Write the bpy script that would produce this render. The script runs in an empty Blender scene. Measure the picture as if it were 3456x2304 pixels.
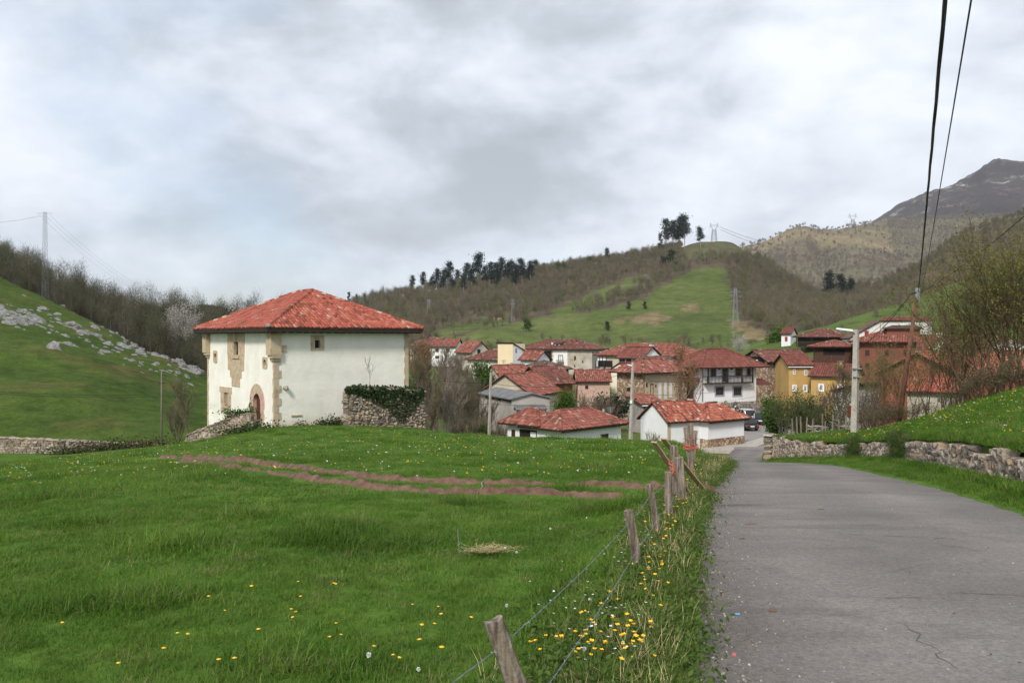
import bpy, bmesh, math, random
import numpy as np
from mathutils import Vector, Matrix, Euler, noise as mnoise

# ---------------------------------------------------------------- camera, sky, sun, exposure
SC = bpy.context.scene
COL = SC.collection
F = 2802.0; CX = 1728.0; HY = 1140.0          # focal length and horizon of the photograph, in its pixels
cam_data = bpy.data.cameras.new('camera')
cam_data.sensor_width = 36.0
cam_data.lens = 36.0 * F / 3456.0
cam_data.shift_y = -(1152.0 - HY) / 3456.0
cam_data.clip_start = 0.1
cam_data.clip_end = 20000
cam = bpy.data.objects.new('camera', cam_data)
cam.location = (0, 0, 0)
cam.rotation_euler = (math.pi / 2, 0, 0)
COL.objects.link(cam)
SC.camera = cam

SUN_EL = math.radians(40); SUN_AZ = math.radians(201)      # azimuth clockwise from +Y: the sun stands behind the left shoulder
sun_dir = Vector((math.sin(SUN_AZ) * math.cos(SUN_EL), math.cos(SUN_AZ) * math.cos(SUN_EL), math.sin(SUN_EL)))
world = bpy.data.worlds.new('World'); SC.world = world; world.use_nodes = True
SKY_OFF = (-21.5, -9.2, 0.0)
def build_world():
    nt = world.node_tree; nt.nodes.clear()
    N = nt.nodes.new; L = nt.links.new
    out = N('ShaderNodeOutputWorld')
    sky = N('ShaderNodeTexSky'); sky.sky_type = 'NISHITA'; sky.sun_disc = False
    sky.sun_elevation = SUN_EL; sky.sun_rotation = SUN_AZ; sky.air_density = 1.0; sky.dust_density = 2.0
    bg1 = N('ShaderNodeBackground'); bg1.inputs['Strength'].default_value = 0.13
    L(sky.outputs[0], bg1.inputs['Color'])
    tc = N('ShaderNodeTexCoord'); sep = N('ShaderNodeSeparateXYZ'); L(tc.outputs['Generated'], sep.inputs[0])
    def mth(op, a, b=None, c=None, clamp=False):
        m = N('ShaderNodeMath'); m.operation = op; m.use_clamp = clamp
        for i, v in enumerate((a, b, c)):
            if v is None: continue
            if isinstance(v, (int, float)): m.inputs[i].default_value = v
            else: L(v, m.inputs[i])
        return m.outputs[0]
    z = mth('MAXIMUM', sep.outputs[2], 0.0)
    # cloud deck: flattened towards the horizon, nearly round overhead
    den = mth('ADD', mth('MULTIPLY', z, 0.75), 0.42)
    cmb = N('ShaderNodeCombineXYZ')
    L(mth('DIVIDE', sep.outputs[0], den), cmb.inputs[0]); L(mth('DIVIDE', sep.outputs[1], den), cmb.inputs[1]); L(mth('MULTIPLY', sep.outputs[2], 1.6), cmb.inputs[2])
    def nz(scale, detail, rough, off, dist=0.0):
        mp = N('ShaderNodeMapping'); mp.inputs['Location'].default_value = off; L(cmb.outputs[0], mp.inputs['Vector'])
        n = N('ShaderNodeTexNoise'); n.inputs['Scale'].default_value = scale; n.inputs['Detail'].default_value = detail
        n.inputs['Roughness'].default_value = rough; n.inputs['Distortion'].default_value = dist
        L(mp.outputs[0], n.inputs['Vector']); return n.outputs['Fac']
    big = nz(1.15, 2.0, 0.4, SKY_OFF)
    mid = nz(2.9, 8, 0.54, (SKY_OFF[0] + 5, SKY_OFF[1] + 3, 0), 0.15)
    # billows: the same noise a little higher up, so that cloud tops turn bright and their undersides grey
    mid2 = nz(2.9, 8, 0.54, (SKY_OFF[0] + 5.0, SKY_OFF[1] + 3.03, 0.10), 0.15)
    shade = mth('ADD', mth('MULTIPLY', big, 0.50), mth('MULTIPLY', mid, 0.40))
    shade = mth('ADD', mth('ADD', shade, 0.05), mth('MULTIPLY', mth('SUBTRACT', mid2, mid), 0.75))
    rp = N('ShaderNodeValToRGB'); cr = rp.color_ramp
    cr.elements[0].position = 0.38; cr.elements[0].color = (0.745, 0.775, 0.83, 1)
    cr.elements[1].position = 0.66; cr.elements[1].color = (0.35, 0.38, 0.42, 1)
    for p, c in ((0.44, (0.67, 0.705, 0.765, 1)), (0.51, (0.565, 0.605, 0.665, 1)), (0.58, (0.435, 0.47, 0.52, 1))):
        e = cr.elements.new(p); e.color = c
    L(shade, rp.inputs[0])
    # a pale band of far cloud towards the horizon
    hz = mth('SUBTRACT', 1.0, mth('MULTIPLY', z, 4.0), clamp=True)
    hz = mth('MULTIPLY', mth('POWER', hz, 1.4), 0.55)
    mx = N('ShaderNodeMixRGB'); L(hz, mx.inputs[0]); L(rp.outputs[0], mx.inputs[1]); mx.inputs[2].default_value = (0.60, 0.64, 0.70, 1)
    bg2 = N('ShaderNodeBackground'); bg2.inputs['Strength'].default_value = 1.0; L(mx.outputs[0], bg2.inputs['Color'])
    cov = nz(1.2, 6, 0.55, (SKY_OFF[0] + 9, SKY_OFF[1] + 1, 0))
    rc = N('ShaderNodeValToRGB'); rc.color_ramp.elements[0].position = 0.34; rc.color_ramp.elements[0].color = (0.50, 0.50, 0.50, 1)
    rc.color_ramp.elements[1].position = 0.50; rc.color_ramp.elements[1].color = (1, 1, 1, 1)
    L(cov, rc.inputs[0])
    ms = N('ShaderNodeMixShader'); L(rc.outputs[0], ms.inputs[0]); L(bg1.outputs[0], ms.inputs[1]); L(bg2.outputs[0], ms.inputs[2])
    L(ms.outputs[0], out.inputs['Surface'])
build_world()
sun_data = bpy.data.lights.new('sun', 'SUN'); sun_data.energy = 2.3; sun_data.angle = math.radians(11); sun_data.color = (1.0, 0.95, 0.87)
sun = bpy.data.objects.new('sun', sun_data); COL.objects.link(sun)
sun.rotation_euler = (-sun_dir).to_track_quat('-Z', 'Y').to_euler(); sun.location = (-60, -40, 80)
SC.view_settings.view_transform = 'Standard'; SC.view_settings.look = 'None'
SC.view_settings.exposure = 0.56; SC.view_settings.gamma = 1.0; SC.view_settings.use_curve_mapping = False
SC.cycles.max_bounces = 6; SC.cycles.transparent_max_bounces = 8; SC.cycles.diffuse_bounces = 3; SC.cycles.glossy_bounces = 2
SC.cycles.transmission_bounces = 2; SC.cycles.volume_bounces = 0
SC.cycles.use_denoising = True; SC.cycles.use_adaptive_sampling = True

# ---------------------------------------------------------------- helpers
R = random.Random(11)
NR = np.random.default_rng(5)
def P(px, py, d): return Vector(((px - CX) / F * d, d, (HY - py) / F * d))
def ss(a, b, x):
    t = np.clip((np.asarray(x, float) - a) / (b - a), 0, 1); return t * t * (3 - 2 * t)

def tag(o, label=None, cat=None, group=None, kind=None):
    if label: o['label'] = label
    if cat: o['category'] = cat
    if group: o['group'] = group
    if kind: o['kind'] = kind
    return o
def empty(name, loc=(0, 0, 0), rz=0.0, parent=None):
    o = bpy.data.objects.new(name, None); o.empty_display_size = 0.3
    o.location = loc; o.rotation_euler = (0, 0, rz); COL.objects.link(o)
    if parent: o.parent = parent
    return o
def link(name, me, parent=None):
    o = bpy.data.objects.new(name, me); COL.objects.link(o)
    if parent: o.parent = parent
    return o
def copy_tree(o, parent=None):
    c = o.copy(); COL.objects.link(c); c.parent = parent
    for ch in list(o.children): copy_tree(ch, c)
    return c

class MB:
    """collects faces for ONE mesh object"""
    def __init__(s): s.v = []; s.f = []; s.t = []
    def add(s, vs, fs, tint=0.5):
        b = len(s.v); s.v.extend([tuple(p) for p in vs]); s.f.extend([tuple(i + b for i in f) for f in fs]); s.t.extend([tint] * len(vs)); return s
    def quad(s, a, b, c, d, tint=0.5): return s.add([a, b, c, d], [(0, 1, 2, 3)], tint)
    def hexa(s, p, tint=0.5):      # 8 corners: bottom ring 0-3, top ring 4-7
        return s.add(p, [(3, 2, 1, 0), (4, 5, 6, 7), (0, 1, 5, 4), (1, 2, 6, 5), (2, 3, 7, 6), (3, 0, 4, 7)], tint)
    def box(s, x0, y0, z0, x1, y1, z1, tint=0.5):
        return s.hexa([(x0, y0, z0), (x1, y0, z0), (x1, y1, z0), (x0, y1, z0), (x0, y0, z1), (x1, y0, z1), (x1, y1, z1), (x0, y1, z1)], tint)
    def bar(s, a, b, w, h=None, tint=0.5):
        a = Vector(a); b = Vector(b); h = h or w; d = (b - a).normalized()
        up = Vector((0, 0, 1)) if abs(d.z) < 0.95 else Vector((0, 1, 0))
        x = d.cross(up).normalized() * w / 2; y = x.cross(d).normalized() * h / 2
        return s.hexa([a - x - y, a + x - y, a + x + y, a - x + y, b - x - y, b + x - y, b + x + y, b - x + y], tint)
    def tube(s, pts, rad, n=6, cap=True, tint=0.5):
        pts = [Vector(p) for p in pts]
        if isinstance(rad, (int, float)): rad = [rad] * len(pts)
        vs = []; fs = []
        up0 = None
        for i, p in enumerate(pts):
            d = (pts[min(i + 1, len(pts) - 1)] - pts[max(i - 1, 0)])
            d = d.normalized() if d.length > 1e-9 else Vector((0, 0, 1))
            if up0 is None: up0 = Vector((1, 0, 0)) if abs(d.x) < 0.9 else Vector((0, 1, 0))
            x = d.cross(up0)
            if x.length < 1e-4: x = d.cross(Vector((0, 1, 0.1)))
            x.normalize(); y = x.cross(d).normalized(); up0 = -y if False else up0
            for k in range(n):
                a = 2 * math.pi * k / n; vs.append(p + x * (rad[i] * math.cos(a)) + y * (rad[i] * math.sin(a)))
        for i in range(len(pts) - 1):
            for k in range(n):
                k2 = (k + 1) % n; fs.append((i * n + k, i * n + k2, (i + 1) * n + k2, (i + 1) * n + k))
        if cap: fs.append(tuple(range(n))[::-1]); fs.append(tuple((len(pts) - 1) * n + k for k in range(n)))
        return s.add(vs, fs, tint)
    def prism(s, ring, vec, tint=0.5):   # closed polygon ring extruded by vec
        ring = [Vector(p) for p in ring]; v = Vector(vec); n = len(ring)
        fs = [tuple(range(n))[::-1], tuple(range(n, 2 * n))]
        for i in range(n): j = (i + 1) % n; fs.append((i, j, n + j, n + i))
        return s.add(ring + [p + v for p in ring], fs, tint)
    def mesh(s, name, mat=None, smooth=False, tint=False):
        me = bpy.data.meshes.new(name); me.from_pydata(s.v, [], s.f)
        if mat: me.materials.append(mat)
        if tint:
            at = me.attributes.new('tint', 'FLOAT', 'POINT'); at.data.foreach_set('value', np.array(s.t, dtype=np.float32))
        if smooth: me.polygons.foreach_set('use_smooth', [True] * len(me.polygons))
        me.update(); return me
    def build(s, name, mat, parent=None, smooth=False, tint=False):
        return link(name, s.mesh(name, mat, smooth, tint), parent)

# ---------------------------------------------------------------- materials
def newmat(name):
    m = bpy.data.materials.new(name); m.use_nodes = True; nt = m.node_tree
    b = nt.nodes['Principled BSDF']; return m, nt, b, nt.nodes.new, nt.links.new
def ramp(N, L, src, stops):
    r = N('ShaderNodeValToRGB'); els = r.color_ramp.elements
    while len(els) > 1: els.remove(els[-1])
    els[0].position = stops[0][0]; els[0].color = tuple(stops[0][1]) + (1,)
    for p, c in stops[1:]:
        e = els.new(p); e.color = tuple(c) + (1,)
    L(src, r.inputs[0]); return r.outputs[0]
def coords(N, kind):
    if kind == 'pos': return N('ShaderNodeNewGeometry').outputs['Position']
    return N('ShaderNodeTexCoord').outputs['Object']
def tnoise(N, L, co, scale, detail=4, rough=0.55, dist=0.0, stretch=None):
    if stretch:
        mp = N('ShaderNodeMapping'); mp.inputs['Scale'].default_value = stretch; L(co, mp.inputs['Vector']); co = mp.outputs[0]
    n = N('ShaderNodeTexNoise'); n.inputs['Scale'].default_value = scale; n.inputs['Detail'].default_value = detail
    n.inputs['Roughness'].default_value = rough; n.inputs['Distortion'].default_value = dist; L(co, n.inputs['Vector']); return n.outputs['Fac']
def mixc(N, L, fac, a, b, mode='MIX'):
    m = N('ShaderNodeMixRGB'); m.blend_type = mode
    for i, v in ((0, fac), (1, a), (2, b)):
        if isinstance(v, (int, float)): m.inputs[i].default_value = v
        elif isinstance(v, tuple): m.inputs[i].default_value = v if len(v) == 4 else v + (1,)
        else: L(v, m.inputs[i])
    return m.outputs[0]
def bump(N, L, b, h, strength, dist=0.02):
    bp = N('ShaderNodeBump'); bp.inputs['Strength'].default_value = strength; bp.inputs['Distance'].default_value = dist
    L(h, bp.inputs['Height']); L(bp.outputs[0], b.inputs['Normal'])
def pm(name, stops, scale=3.0, detail=5, rough=0.85, bs=0.0, bscale=None, co='obj', stretch=None, extra=None, spec=0.3, dist=0.02, metal=0.0):
    """noise -> colour ramp material; extra = (scale, lo, hi, colour, amount) for a second layer of blotches"""
    m, nt, b, N, L = newmat(name); c = coords(N, co)
    col = ramp(N, L, tnoise(N, L, c, scale, detail, stretch=stretch), stops)
    if extra:
        f = ramp(N, L, tnoise(N, L, c, extra[0], 4), [(extra[1], (0, 0, 0)), (extra[2], (extra[4],) * 3)])
        col = mixc(N, L, f, col, extra[3])
    L(col, b.inputs['Base Color']); b.inputs['Roughness'].default_value = rough; b.inputs['Specular IOR Level'].default_value = spec
    b.inputs['Metallic'].default_value = metal
    if bs: bump(N, L, b, tnoise(N, L, c, bscale or scale * 3, 5), bs, dist)
    return m
def tintmat(name, stops, nscale=6.0, amt=0.35, rough=0.85, moss=None, bs=0.3, rand=False, co='obj'):
    """colour from the per-piece 'tint' attribute (or the object's random number), broken up with noise"""
    m, nt, b, N, L = newmat(name); c = coords(N, co)
    if rand: src = N('ShaderNodeObjectInfo').outputs['Random']
    else:
        a = N('ShaderNodeAttribute'); a.attribute_name = 'tint'; src = a.outputs['Fac']
    col = ramp(N, L, src, stops)
    n = tnoise(N, L, c, nscale, 5)
    col = mixc(N, L, amt, col, ramp(N, L, n, [(0.3, (0.25, 0.25, 0.25)), (0.5, (0.9, 0.9, 0.9)), (0.7, (1.25, 1.2, 1.15))]), 'MULTIPLY')
    if moss:
        f = ramp(N, L, tnoise(N, L, c, moss[0], 5), [(moss[1], (0, 0, 0)), (moss[2], (moss[4],) * 3)])
        col = mixc(N, L, f, col, moss[3])
    L(col, b.inputs['Base Color']); b.inputs['Roughness'].default_value = rough; b.inputs['Specular IOR Level'].default_value = 0.25
    if bs: bump(N, L, b, n, bs, 0.02)
    return m
def flat(name, c, rough=0.7, metal=0.0, spec=0.4, scale=20, var=0.12):
    lo = tuple(x * (1 - var) for x in c); hi = tuple(min(1, x * (1 + var)) for x in c)
    return pm(name, [(0.3, lo), (0.7, hi)], scale, 3, rough, spec=spec, metal=metal)

M = {}
M['plaster'] = pm('white_plaster', [(0.25, (0.70, 0.685, 0.63)), (0.5, (0.78, 0.765, 0.71)), (0.75, (0.82, 0.81, 0.765))], 0.9, 6, 0.9, 0.5, 5, dist=0.03)
M['white'] = pm('white_paint', [(0.3, (0.70, 0.71, 0.72)), (0.7, (0.80, 0.80, 0.80))], 0.7, 6, 0.85, 0.15, 6)
M['dirtywhite'] = pm('weathered_white', [(0.28, (0.36, 0.34, 0.30)), (0.45, (0.60, 0.58, 0.54)), (0.7, (0.72, 0.71, 0.68))], 0.6, 7, 0.9, 0.3, 5)
M['greyplaster'] = pm('grey_render', [(0.25, (0.30, 0.27, 0.245)), (0.5, (0.42, 0.38, 0.35)), (0.75, (0.50, 0.46, 0.43))], 0.5, 6, 0.9, 0.2, 6)
M['oldwall'] = pm('stained_grey_wall', [(0.25, (0.22, 0.17, 0.12)), (0.45, (0.40, 0.35, 0.29)), (0.7, (0.52, 0.48, 0.42))], 0.45, 7, 0.92, 0.3, 5)
M['tan'] = pm('tan_plaster', [(0.3, (0.42, 0.36, 0.27)), (0.7, (0.54, 0.48, 0.37))], 0.6, 6, 0.9, 0.2, 6)
M['cream'] = pm('cream_plaster', [(0.3, (0.72, 0.58, 0.37)), (0.7, (0.78, 0.64, 0.43))], 0.5, 5, 0.85, 0.1, 6)
M['palecream'] = pm('pale_cream_plaster', [(0.3, (0.72, 0.67, 0.50)), (0.7, (0.80, 0.75, 0.60))], 0.6, 5, 0.85, 0.1, 6)
M['yellow'] = pm('ochre_yellow_plaster', [(0.3, (0.38, 0.24, 0.085)), (0.7, (0.50, 0.33, 0.12))], 0.6, 6, 0.88, 0.15, 6)
M['redwall'] = pm('terracotta_wall', [(0.3, (0.16, 0.06, 0.04)), (0.7, (0.24, 0.09, 0.06))], 0.5, 6, 0.85, 0.15, 6)
M['sand'] = pm('sandstone', [(0.25, (0.30, 0.21, 0.13)), (0.45, (0.44, 0.34, 0.23)), (0.62, (0.52, 0.43, 0.31)), (0.8, (0.38, 0.33, 0.27))], 2.2, 7, 0.9, 0.4, 12, extra=(1.1, 0.55, 0.7, (0.33, 0.18, 0.07), 0.5))
M['sandpink'] = pm('pink_sandstone', [(0.3, (0.42, 0.25, 0.20)), (0.55, (0.52, 0.36, 0.29)), (0.75, (0.55, 0.45, 0.36))], 2.5, 6, 0.9, 0.4, 12)
M['timber'] = pm('dark_timber', [(0.3, (0.018, 0.012, 0.009)), (0.7, (0.05, 0.034, 0.024))], 3, 5, 0.85, 0.3, 10, stretch=(1, 1, 6))
M['brownwood'] = pm('brown_wood', [(0.3, (0.05, 0.022, 0.013)), (0.7, (0.10, 0.045, 0.026))], 3, 5, 0.7, 0.2, 10)
M['oldwood'] = pm('grey_weathered_wood', [(0.30, (0.045, 0.034, 0.026)), (0.42, (0.14, 0.108, 0.082)), (0.55, (0.24, 0.195, 0.15)), (0.72, (0.36, 0.31, 0.26))], 9, 8, 0.92, 1.0, 14, stretch=(3.5, 3.5, 0.28), extra=(1.6, 0.5, 0.7, (0.13, 0.12, 0.075), 0.5), dist=0.02)
M['plank'] = pm('new_plank_wood', [(0.3, (0.32, 0.21, 0.12)), (0.7, (0.50, 0.37, 0.24))], 4, 6, 0.85, 0.3, 10, stretch=(3, 3, 0.5))
M['glass'] = flat('dark_window_glass', (0.025, 0.028, 0.032), 0.12, spec=0.6)
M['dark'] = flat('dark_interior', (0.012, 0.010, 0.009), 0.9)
M['doorred'] = pm('red_brown_door', [(0.3, (0.075, 0.022, 0.014)), (0.7, (0.14, 0.045, 0.028))], 4, 5, 0.7, 0.2, 12)
M['redpaint'] = flat('red_paint', (0.25, 0.03, 0.02), 0.6)
M['blueframe'] = flat('blue_grey_frame', (0.30, 0.34, 0.42), 0.7)
M['concrete'] = pm('concrete', [(0.3, (0.33, 0.30, 0.26)), (0.7, (0.47, 0.44, 0.39))], 4, 6, 0.9, 0.3, 18, extra=(1.5, 0.5, 0.7, (0.22, 0.2, 0.17), 0.5))
M['cement'] = pm('fibre_cement', [(0.3, (0.11, 0.11, 0.115)), (0.7, (0.20, 0.20, 0.20))], 1.2, 6, 0.9, 0.2, 8)
M['rust'] = pm('rusty_brown_pole', [(0.3, (0.11, 0.045, 0.028)), (0.7, (0.20, 0.10, 0.065))], 4, 6, 0.85, 0.3, 15)
M['steel'] = flat('galvanised_steel', (0.33, 0.34, 0.36), 0.5, 0.6)
M['pylon'] = flat('grey_lattice_steel', (0.28, 0.29, 0.32), 0.6, 0.3)
M['wire'] = flat('black_cable', (0.012, 0.012, 0.013), 0.55)
M['barb'] = flat('grey_barbed_wire', (0.20, 0.22, 0.25), 0.6, 0.3)
M['rustwire'] = flat('rusty_wire', (0.09, 0.04, 0.025), 0.8)
M['rope'] = flat('orange_red_twine', (0.55, 0.13, 0.07), 0.8)
TILE_RED = [(0.0, (0.13, 0.055, 0.042)), (0.15, (0.26, 0.075, 0.046)), (0.45, (0.37, 0.096, 0.064)), (0.75, (0.43, 0.126, 0.084)), (0.95, (0.44, 0.17, 0.115)), (1.0, (0.40, 0.34, 0.29))]
TILE_MIX = [(0.0, (0.06, 0.045, 0.038)), (0.22, (0.15, 0.06, 0.046)), (0.42, (0.28, 0.08, 0.055)), (0.62, (0.37, 0.11, 0.07)), (0.82, (0.42, 0.165, 0.10)), (1.0, (0.46, 0.38, 0.31))]
TILE_MID = [(0.0, (0.085, 0.05, 0.04)), (0.2, (0.19, 0.07, 0.052)), (0.5, (0.27, 0.09, 0.065)), (0.8, (0.33, 0.125, 0.088)), (1.0, (0.36, 0.26, 0.20))]
TILE_OLD = [(0.0, (0.075, 0.045, 0.037)), (0.3, (0.14, 0.058, 0.045)), (0.6, (0.20, 0.075, 0.056)), (0.85, (0.26, 0.11, 0.08)), (1.0, (0.34, 0.27, 0.23))]
TILE_BROWN = [(0.0, (0.07, 0.045, 0.035)), (0.5, (0.14, 0.085, 0.065)), (0.85, (0.20, 0.12, 0.09)), (1.0, (0.30, 0.25, 0.2))]
TILE_NEW = [(0.0, (0.13, 0.047, 0.037)), (0.5, (0.185, 0.062, 0.046)), (1.0, (0.25, 0.09, 0.066))]
moss = (0.7, 0.62, 0.72, (0.07, 0.075, 0.02), 0.8)
M['tile_red'] = tintmat('red_roof_tile', TILE_RED, 5, 0.4, moss=moss)
M['tile_red_obj'] = tintmat('red_roof_tile_single', TILE_RED, 5, 0.4, rand=True, moss=(1.3, 0.7, 0.8, (0.07, 0.075, 0.02), 0.5))
M['tile_mix'] = tintmat('mottled_roof_tile', TILE_MIX, 6, 0.35)
M['tile_mid'] = tintmat('village_roof_tile', TILE_MID, 1.6, 0.35, moss=(0.45, 0.55, 0.85, (0.10, 0.055, 0.04), 0.5))
M['tile_old'] = tintmat('old_dark_roof_tile', TILE_OLD, 1.6, 0.35, moss=(0.5, 0.55, 0.85, (0.07, 0.045, 0.033), 0.6))
M['tile_brown'] = tintmat('brown_roof_tile', TILE_BROWN, 1.0, 0.5)
M['tile_new'] = tintmat('new_dark_red_tile', TILE_NEW, 1.0, 0.3)
STONE = [(0.0, (0.17, 0.14, 0.12)), (0.3, (0.27, 0.22, 0.18)), (0.6, (0.37, 0.31, 0.25)), (0.8, (0.40, 0.29, 0.19)), (1.0, (0.50, 0.46, 0.41))]
M['stone'] = tintmat('wall_stone', STONE, 9, 0.5, moss=(4, 0.6, 0.75, (0.07, 0.075, 0.035), 0.5), bs=0.6)
M['stone_obj'] = tintmat('wall_stone_single', STONE, 9, 0.5, rand=True, moss=(4, 0.6, 0.75, (0.07, 0.075, 0.035), 0.5), bs=0.6)
M['mortar'] = pm('earth_mortar', [(0.3, (0.10, 0.085, 0.068)), (0.7, (0.22, 0.185, 0.15))], 5, 5, 0.95, 0.5, 12)
M['rubble'] = None
def rubble_mat(name, cols, scale):
    m, nt, b, N, L = newmat(name); c = coords(N, 'obj')
    v = N('ShaderNodeTexVoronoi'); v.inputs['Scale'].default_value = scale; L(c, v.inputs['Vector'])
    sp = N('ShaderNodeSeparateColor'); L(v.outputs['Color'], sp.inputs[0])
    col = ramp(N, L, sp.outputs[0], cols)
    e = N('ShaderNodeTexVoronoi'); e.feature = 'DISTANCE_TO_EDGE'; e.inputs['Scale'].default_value = scale; L(c, e.inputs['Vector'])
    f = ramp(N, L, e.outputs['Distance'], [(0.02, (0, 0, 0)), (0.09, (1, 1, 1))])
    col = mixc(N, L, f, tuple(x * 0.55 for x in cols[0][1]), col)
    col = mixc(N, L, 0.4, col, ramp(N, L, tnoise(N, L, c, 0.8, 6), [(0.3, (0.5, 0.5, 0.5)), (0.7, (1.3, 1.25, 1.2))]), 'MULTIPLY')
    L(col, b.inputs['Base Color']); b.inputs['Roughness'].default_value = 0.92; bump(N, L, b, f, 0.6, 0.04); return m
M['rubble'] = rubble_mat('rubble_masonry', [(0, (0.22, 0.14, 0.09)), (0.5, (0.40, 0.27, 0.17)), (1, (0.52, 0.43, 0.33))], 2.6)
M['rubblegrey'] = rubble_mat('grey_rubble_masonry', [(0, (0.19, 0.17, 0.15)), (0.5, (0.33, 0.30, 0.27)), (1, (0.45, 0.42, 0.39))], 2.4)
def brick_mat():
    m, nt, b, N, L = newmat('hollow_brick'); c = coords(N, 'obj')
    sep = N('ShaderNodeSeparateXYZ'); L(c, sep.inputs[0])
    ad = N('ShaderNodeMath'); ad.operation = 'ADD'; L(sep.outputs[0], ad.inputs[0]); L(sep.outputs[1], ad.inputs[1])
    cb = N('ShaderNodeCombineXYZ'); L(ad.outputs[0], cb.inputs[0]); L(sep.outputs[2], cb.inputs[1])
    br = N('ShaderNodeTexBrick'); br.inputs['Scale'].default_value = 2.2; br.inputs['Color1'].default_value = (0.40, 0.125, 0.07, 1)
    br.inputs['Color2'].default_value = (0.29, 0.085, 0.05, 1); br.inputs['Mortar'].default_value = (0.16, 0.08, 0.055, 1); br.inputs['Mortar Size'].default_value = 0.03
    L(cb.outputs[0], br.inputs['Vector'])
    col = mixc(N, L, 0.4, br.outputs['Color'], ramp(N, L, tnoise(N, L, c, 1.0, 5), [(0.3, (0.6, 0.6, 0.6)), (0.7, (1.2, 1.2, 1.2))]), 'MULTIPLY')
    L(col, b.inputs['Base Color']); b.inputs['Roughness'].default_value = 0.9; bump(N, L, b, br.outputs['Fac'], -0.4, 0.03); return m
M['brick'] = brick_mat()
# ---------------------------------------------------------------- terrain functions (metres, camera eye at the origin)
_yr = [-40, -20, 0] + list(range(2, 51, 2)) + [60, 70, 85, 110, 130, 200]
_zr = [1.2, -0.3, -1.7] + [-(1.7 + .072 * y + .0009 * y * y) for y in range(2, 51, 2)] + [-8.9, -10.0, -11.3, -12.0, -12.2, -12.4]
def zroad(Y): return np.interp(Y, _yr, _zr)
def XL(Y): return np.interp(Y, [-40, 0, 5, 6.8, 10.2, 17.5, 27, 35, 43, 52, 60, 70, 78, 83], [-6, -0.1, 0.86, 1.27, 2.06, 3.98, 6.78, 9.0, 11.0, 13.0, 15.0, 18.0, 20.6, 22.2])
def XR(Y): return np.interp(Y, [-40, 0, 5, 13.6, 17.5, 23.2, 32, 43, 50, 58, 70, 83], [-0.5, 5.6, 6.7, 8.4, 9.4, 10.6, 12.7, 14.5, 15.2, 17.4, 22.0, 27.5])
def XW(Y): return np.interp(Y, [-40, 0, 8, 15.4, 21, 30, 38, 46, 52, 56, 60], [1, 7.2, 8.4, 9.9, 11.5, 14.1, 15.9, 16.3, 16.5, 18.2, 20.5])
def ZW(Y): return np.interp(Y, [-40, 0, 8, 15.4, 21, 30, 38, 46, 52, 56, 60], [2, -.8, -1.45, -2.2, -2.65, -3.68, -4.8, -5.75, -6.15, -6.7, -7.2])
def YC(X): return np.interp(X, [-90, -45, -30, -18, -10, -4, 0, 7.6, 9.7, 14, 40], [84, 84, 86, 84, 68, 57, 52.6, 48, 44.5, 43, 43])
def zfield(X, Y):
    s = np.clip(-8 - X, 0, None); s = s * s / (s + 3.0)
    z = -(2.0 + .078 * Y + .094 * s)
    z = z - .22 * ss(36, 50, Y) * ss(-12, -4, X)
    z = z + 0.8 * np.exp(-((X + 17) ** 2 + (Y - 62) ** 2) / 50.0)
    return z
def zvill(X, Y):
    z = np.interp(Y, [40, 85, 130, 160, 200, 230, 260, 320, 600], [-11.0, -11.6, -12.2, -11.6, -9.6, -7.4, -6.5, -8, -12])
    return z + 1.2 * ss(32, 70, X) * ss(140, 80, Y)
def ground(X, Y):
    X = np.asarray(X, float); Y = np.asarray(Y, float)
    yc = YC(X)
    zf = zfield(X, np.minimum(Y, yc))
    over = np.clip(Y - yc, 0, None)
    drop = 0.26 * over * over / (over + 3.0)
    fall = np.maximum(zf - drop, zvill(X, Y))
    z = np.where(Y > yc, fall, zf)
    # meadow lumps
    z = z + 0.055 * np.sin(X * 1.3 + 1.7 * np.sin(Y * .45)) * np.sin(Y * 1.1 + 1.3 * np.sin(X * .6)) * ss(90, 60, Y)
    # right side: verge, retaining wall, bank, garden falling to the village
    xw = XW(Y); dx = np.clip(X - xw, 0, None)
    fy = np.interp(Y, [0, 36, 46, 55, 62], [1, 1, .40, .12, 0])
    bank = ZW(Y) - .02 + fy * 3.2 * np.tanh(.45 * dx / 3.2) - 0.02 * np.clip(dx - 6, 0, 30)
    bank = bank * (1 - ss(57, 76, Y)) + zvill(X, Y) * ss(57, 76, Y)
    zr = zroad(Y)
    xl = XL(Y); xr = XR(Y)
    # left verge
    wv = np.interp(Y, [0, 20, 43, 60], [1.6, 2.0, 2.6, 4.0])
    tl = ss(0, 1, (xl - X) / wv)
    left = (zr + 0.03) * (1 - tl) + z * tl
    tr = ss(0, 1, (X - xr) / np.maximum(xw - xr, .3))
    verge = zr + 0.02 + 0.22 * tr
    inside = zr + .03 - .10 * ss(.12, .36, X - xl) * ss(.1, .4, xr - X)
    out = np.where(X < xl, left, np.where(X < xr, inside, np.where(X < xw + .12, verge, bank)))
    plaza = (Y > 60)
    # village floor: road corridor blends into the square
    tv = ss(60, 84, Y)
    lo = np.where(X < xl, left * (1 - tv) + np.where(X < xl, fall, zr) * tv, out)
    out = np.where(plaza, np.where(X < xl, lo, np.where(X < xr, zr - .07, bank)), out)
    out = np.where(Y > 83, np.where((X > 10) & (X < 62) & (Y < 138), np.minimum(zvill(X, Y), -11.5), zvill(X, Y)), out)
    out = np.where((Y > 83) & (X < -6), fall, out)
    return out
def gz(x, y): return float(ground(np.array([x]), np.array([y]))[0])
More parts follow.
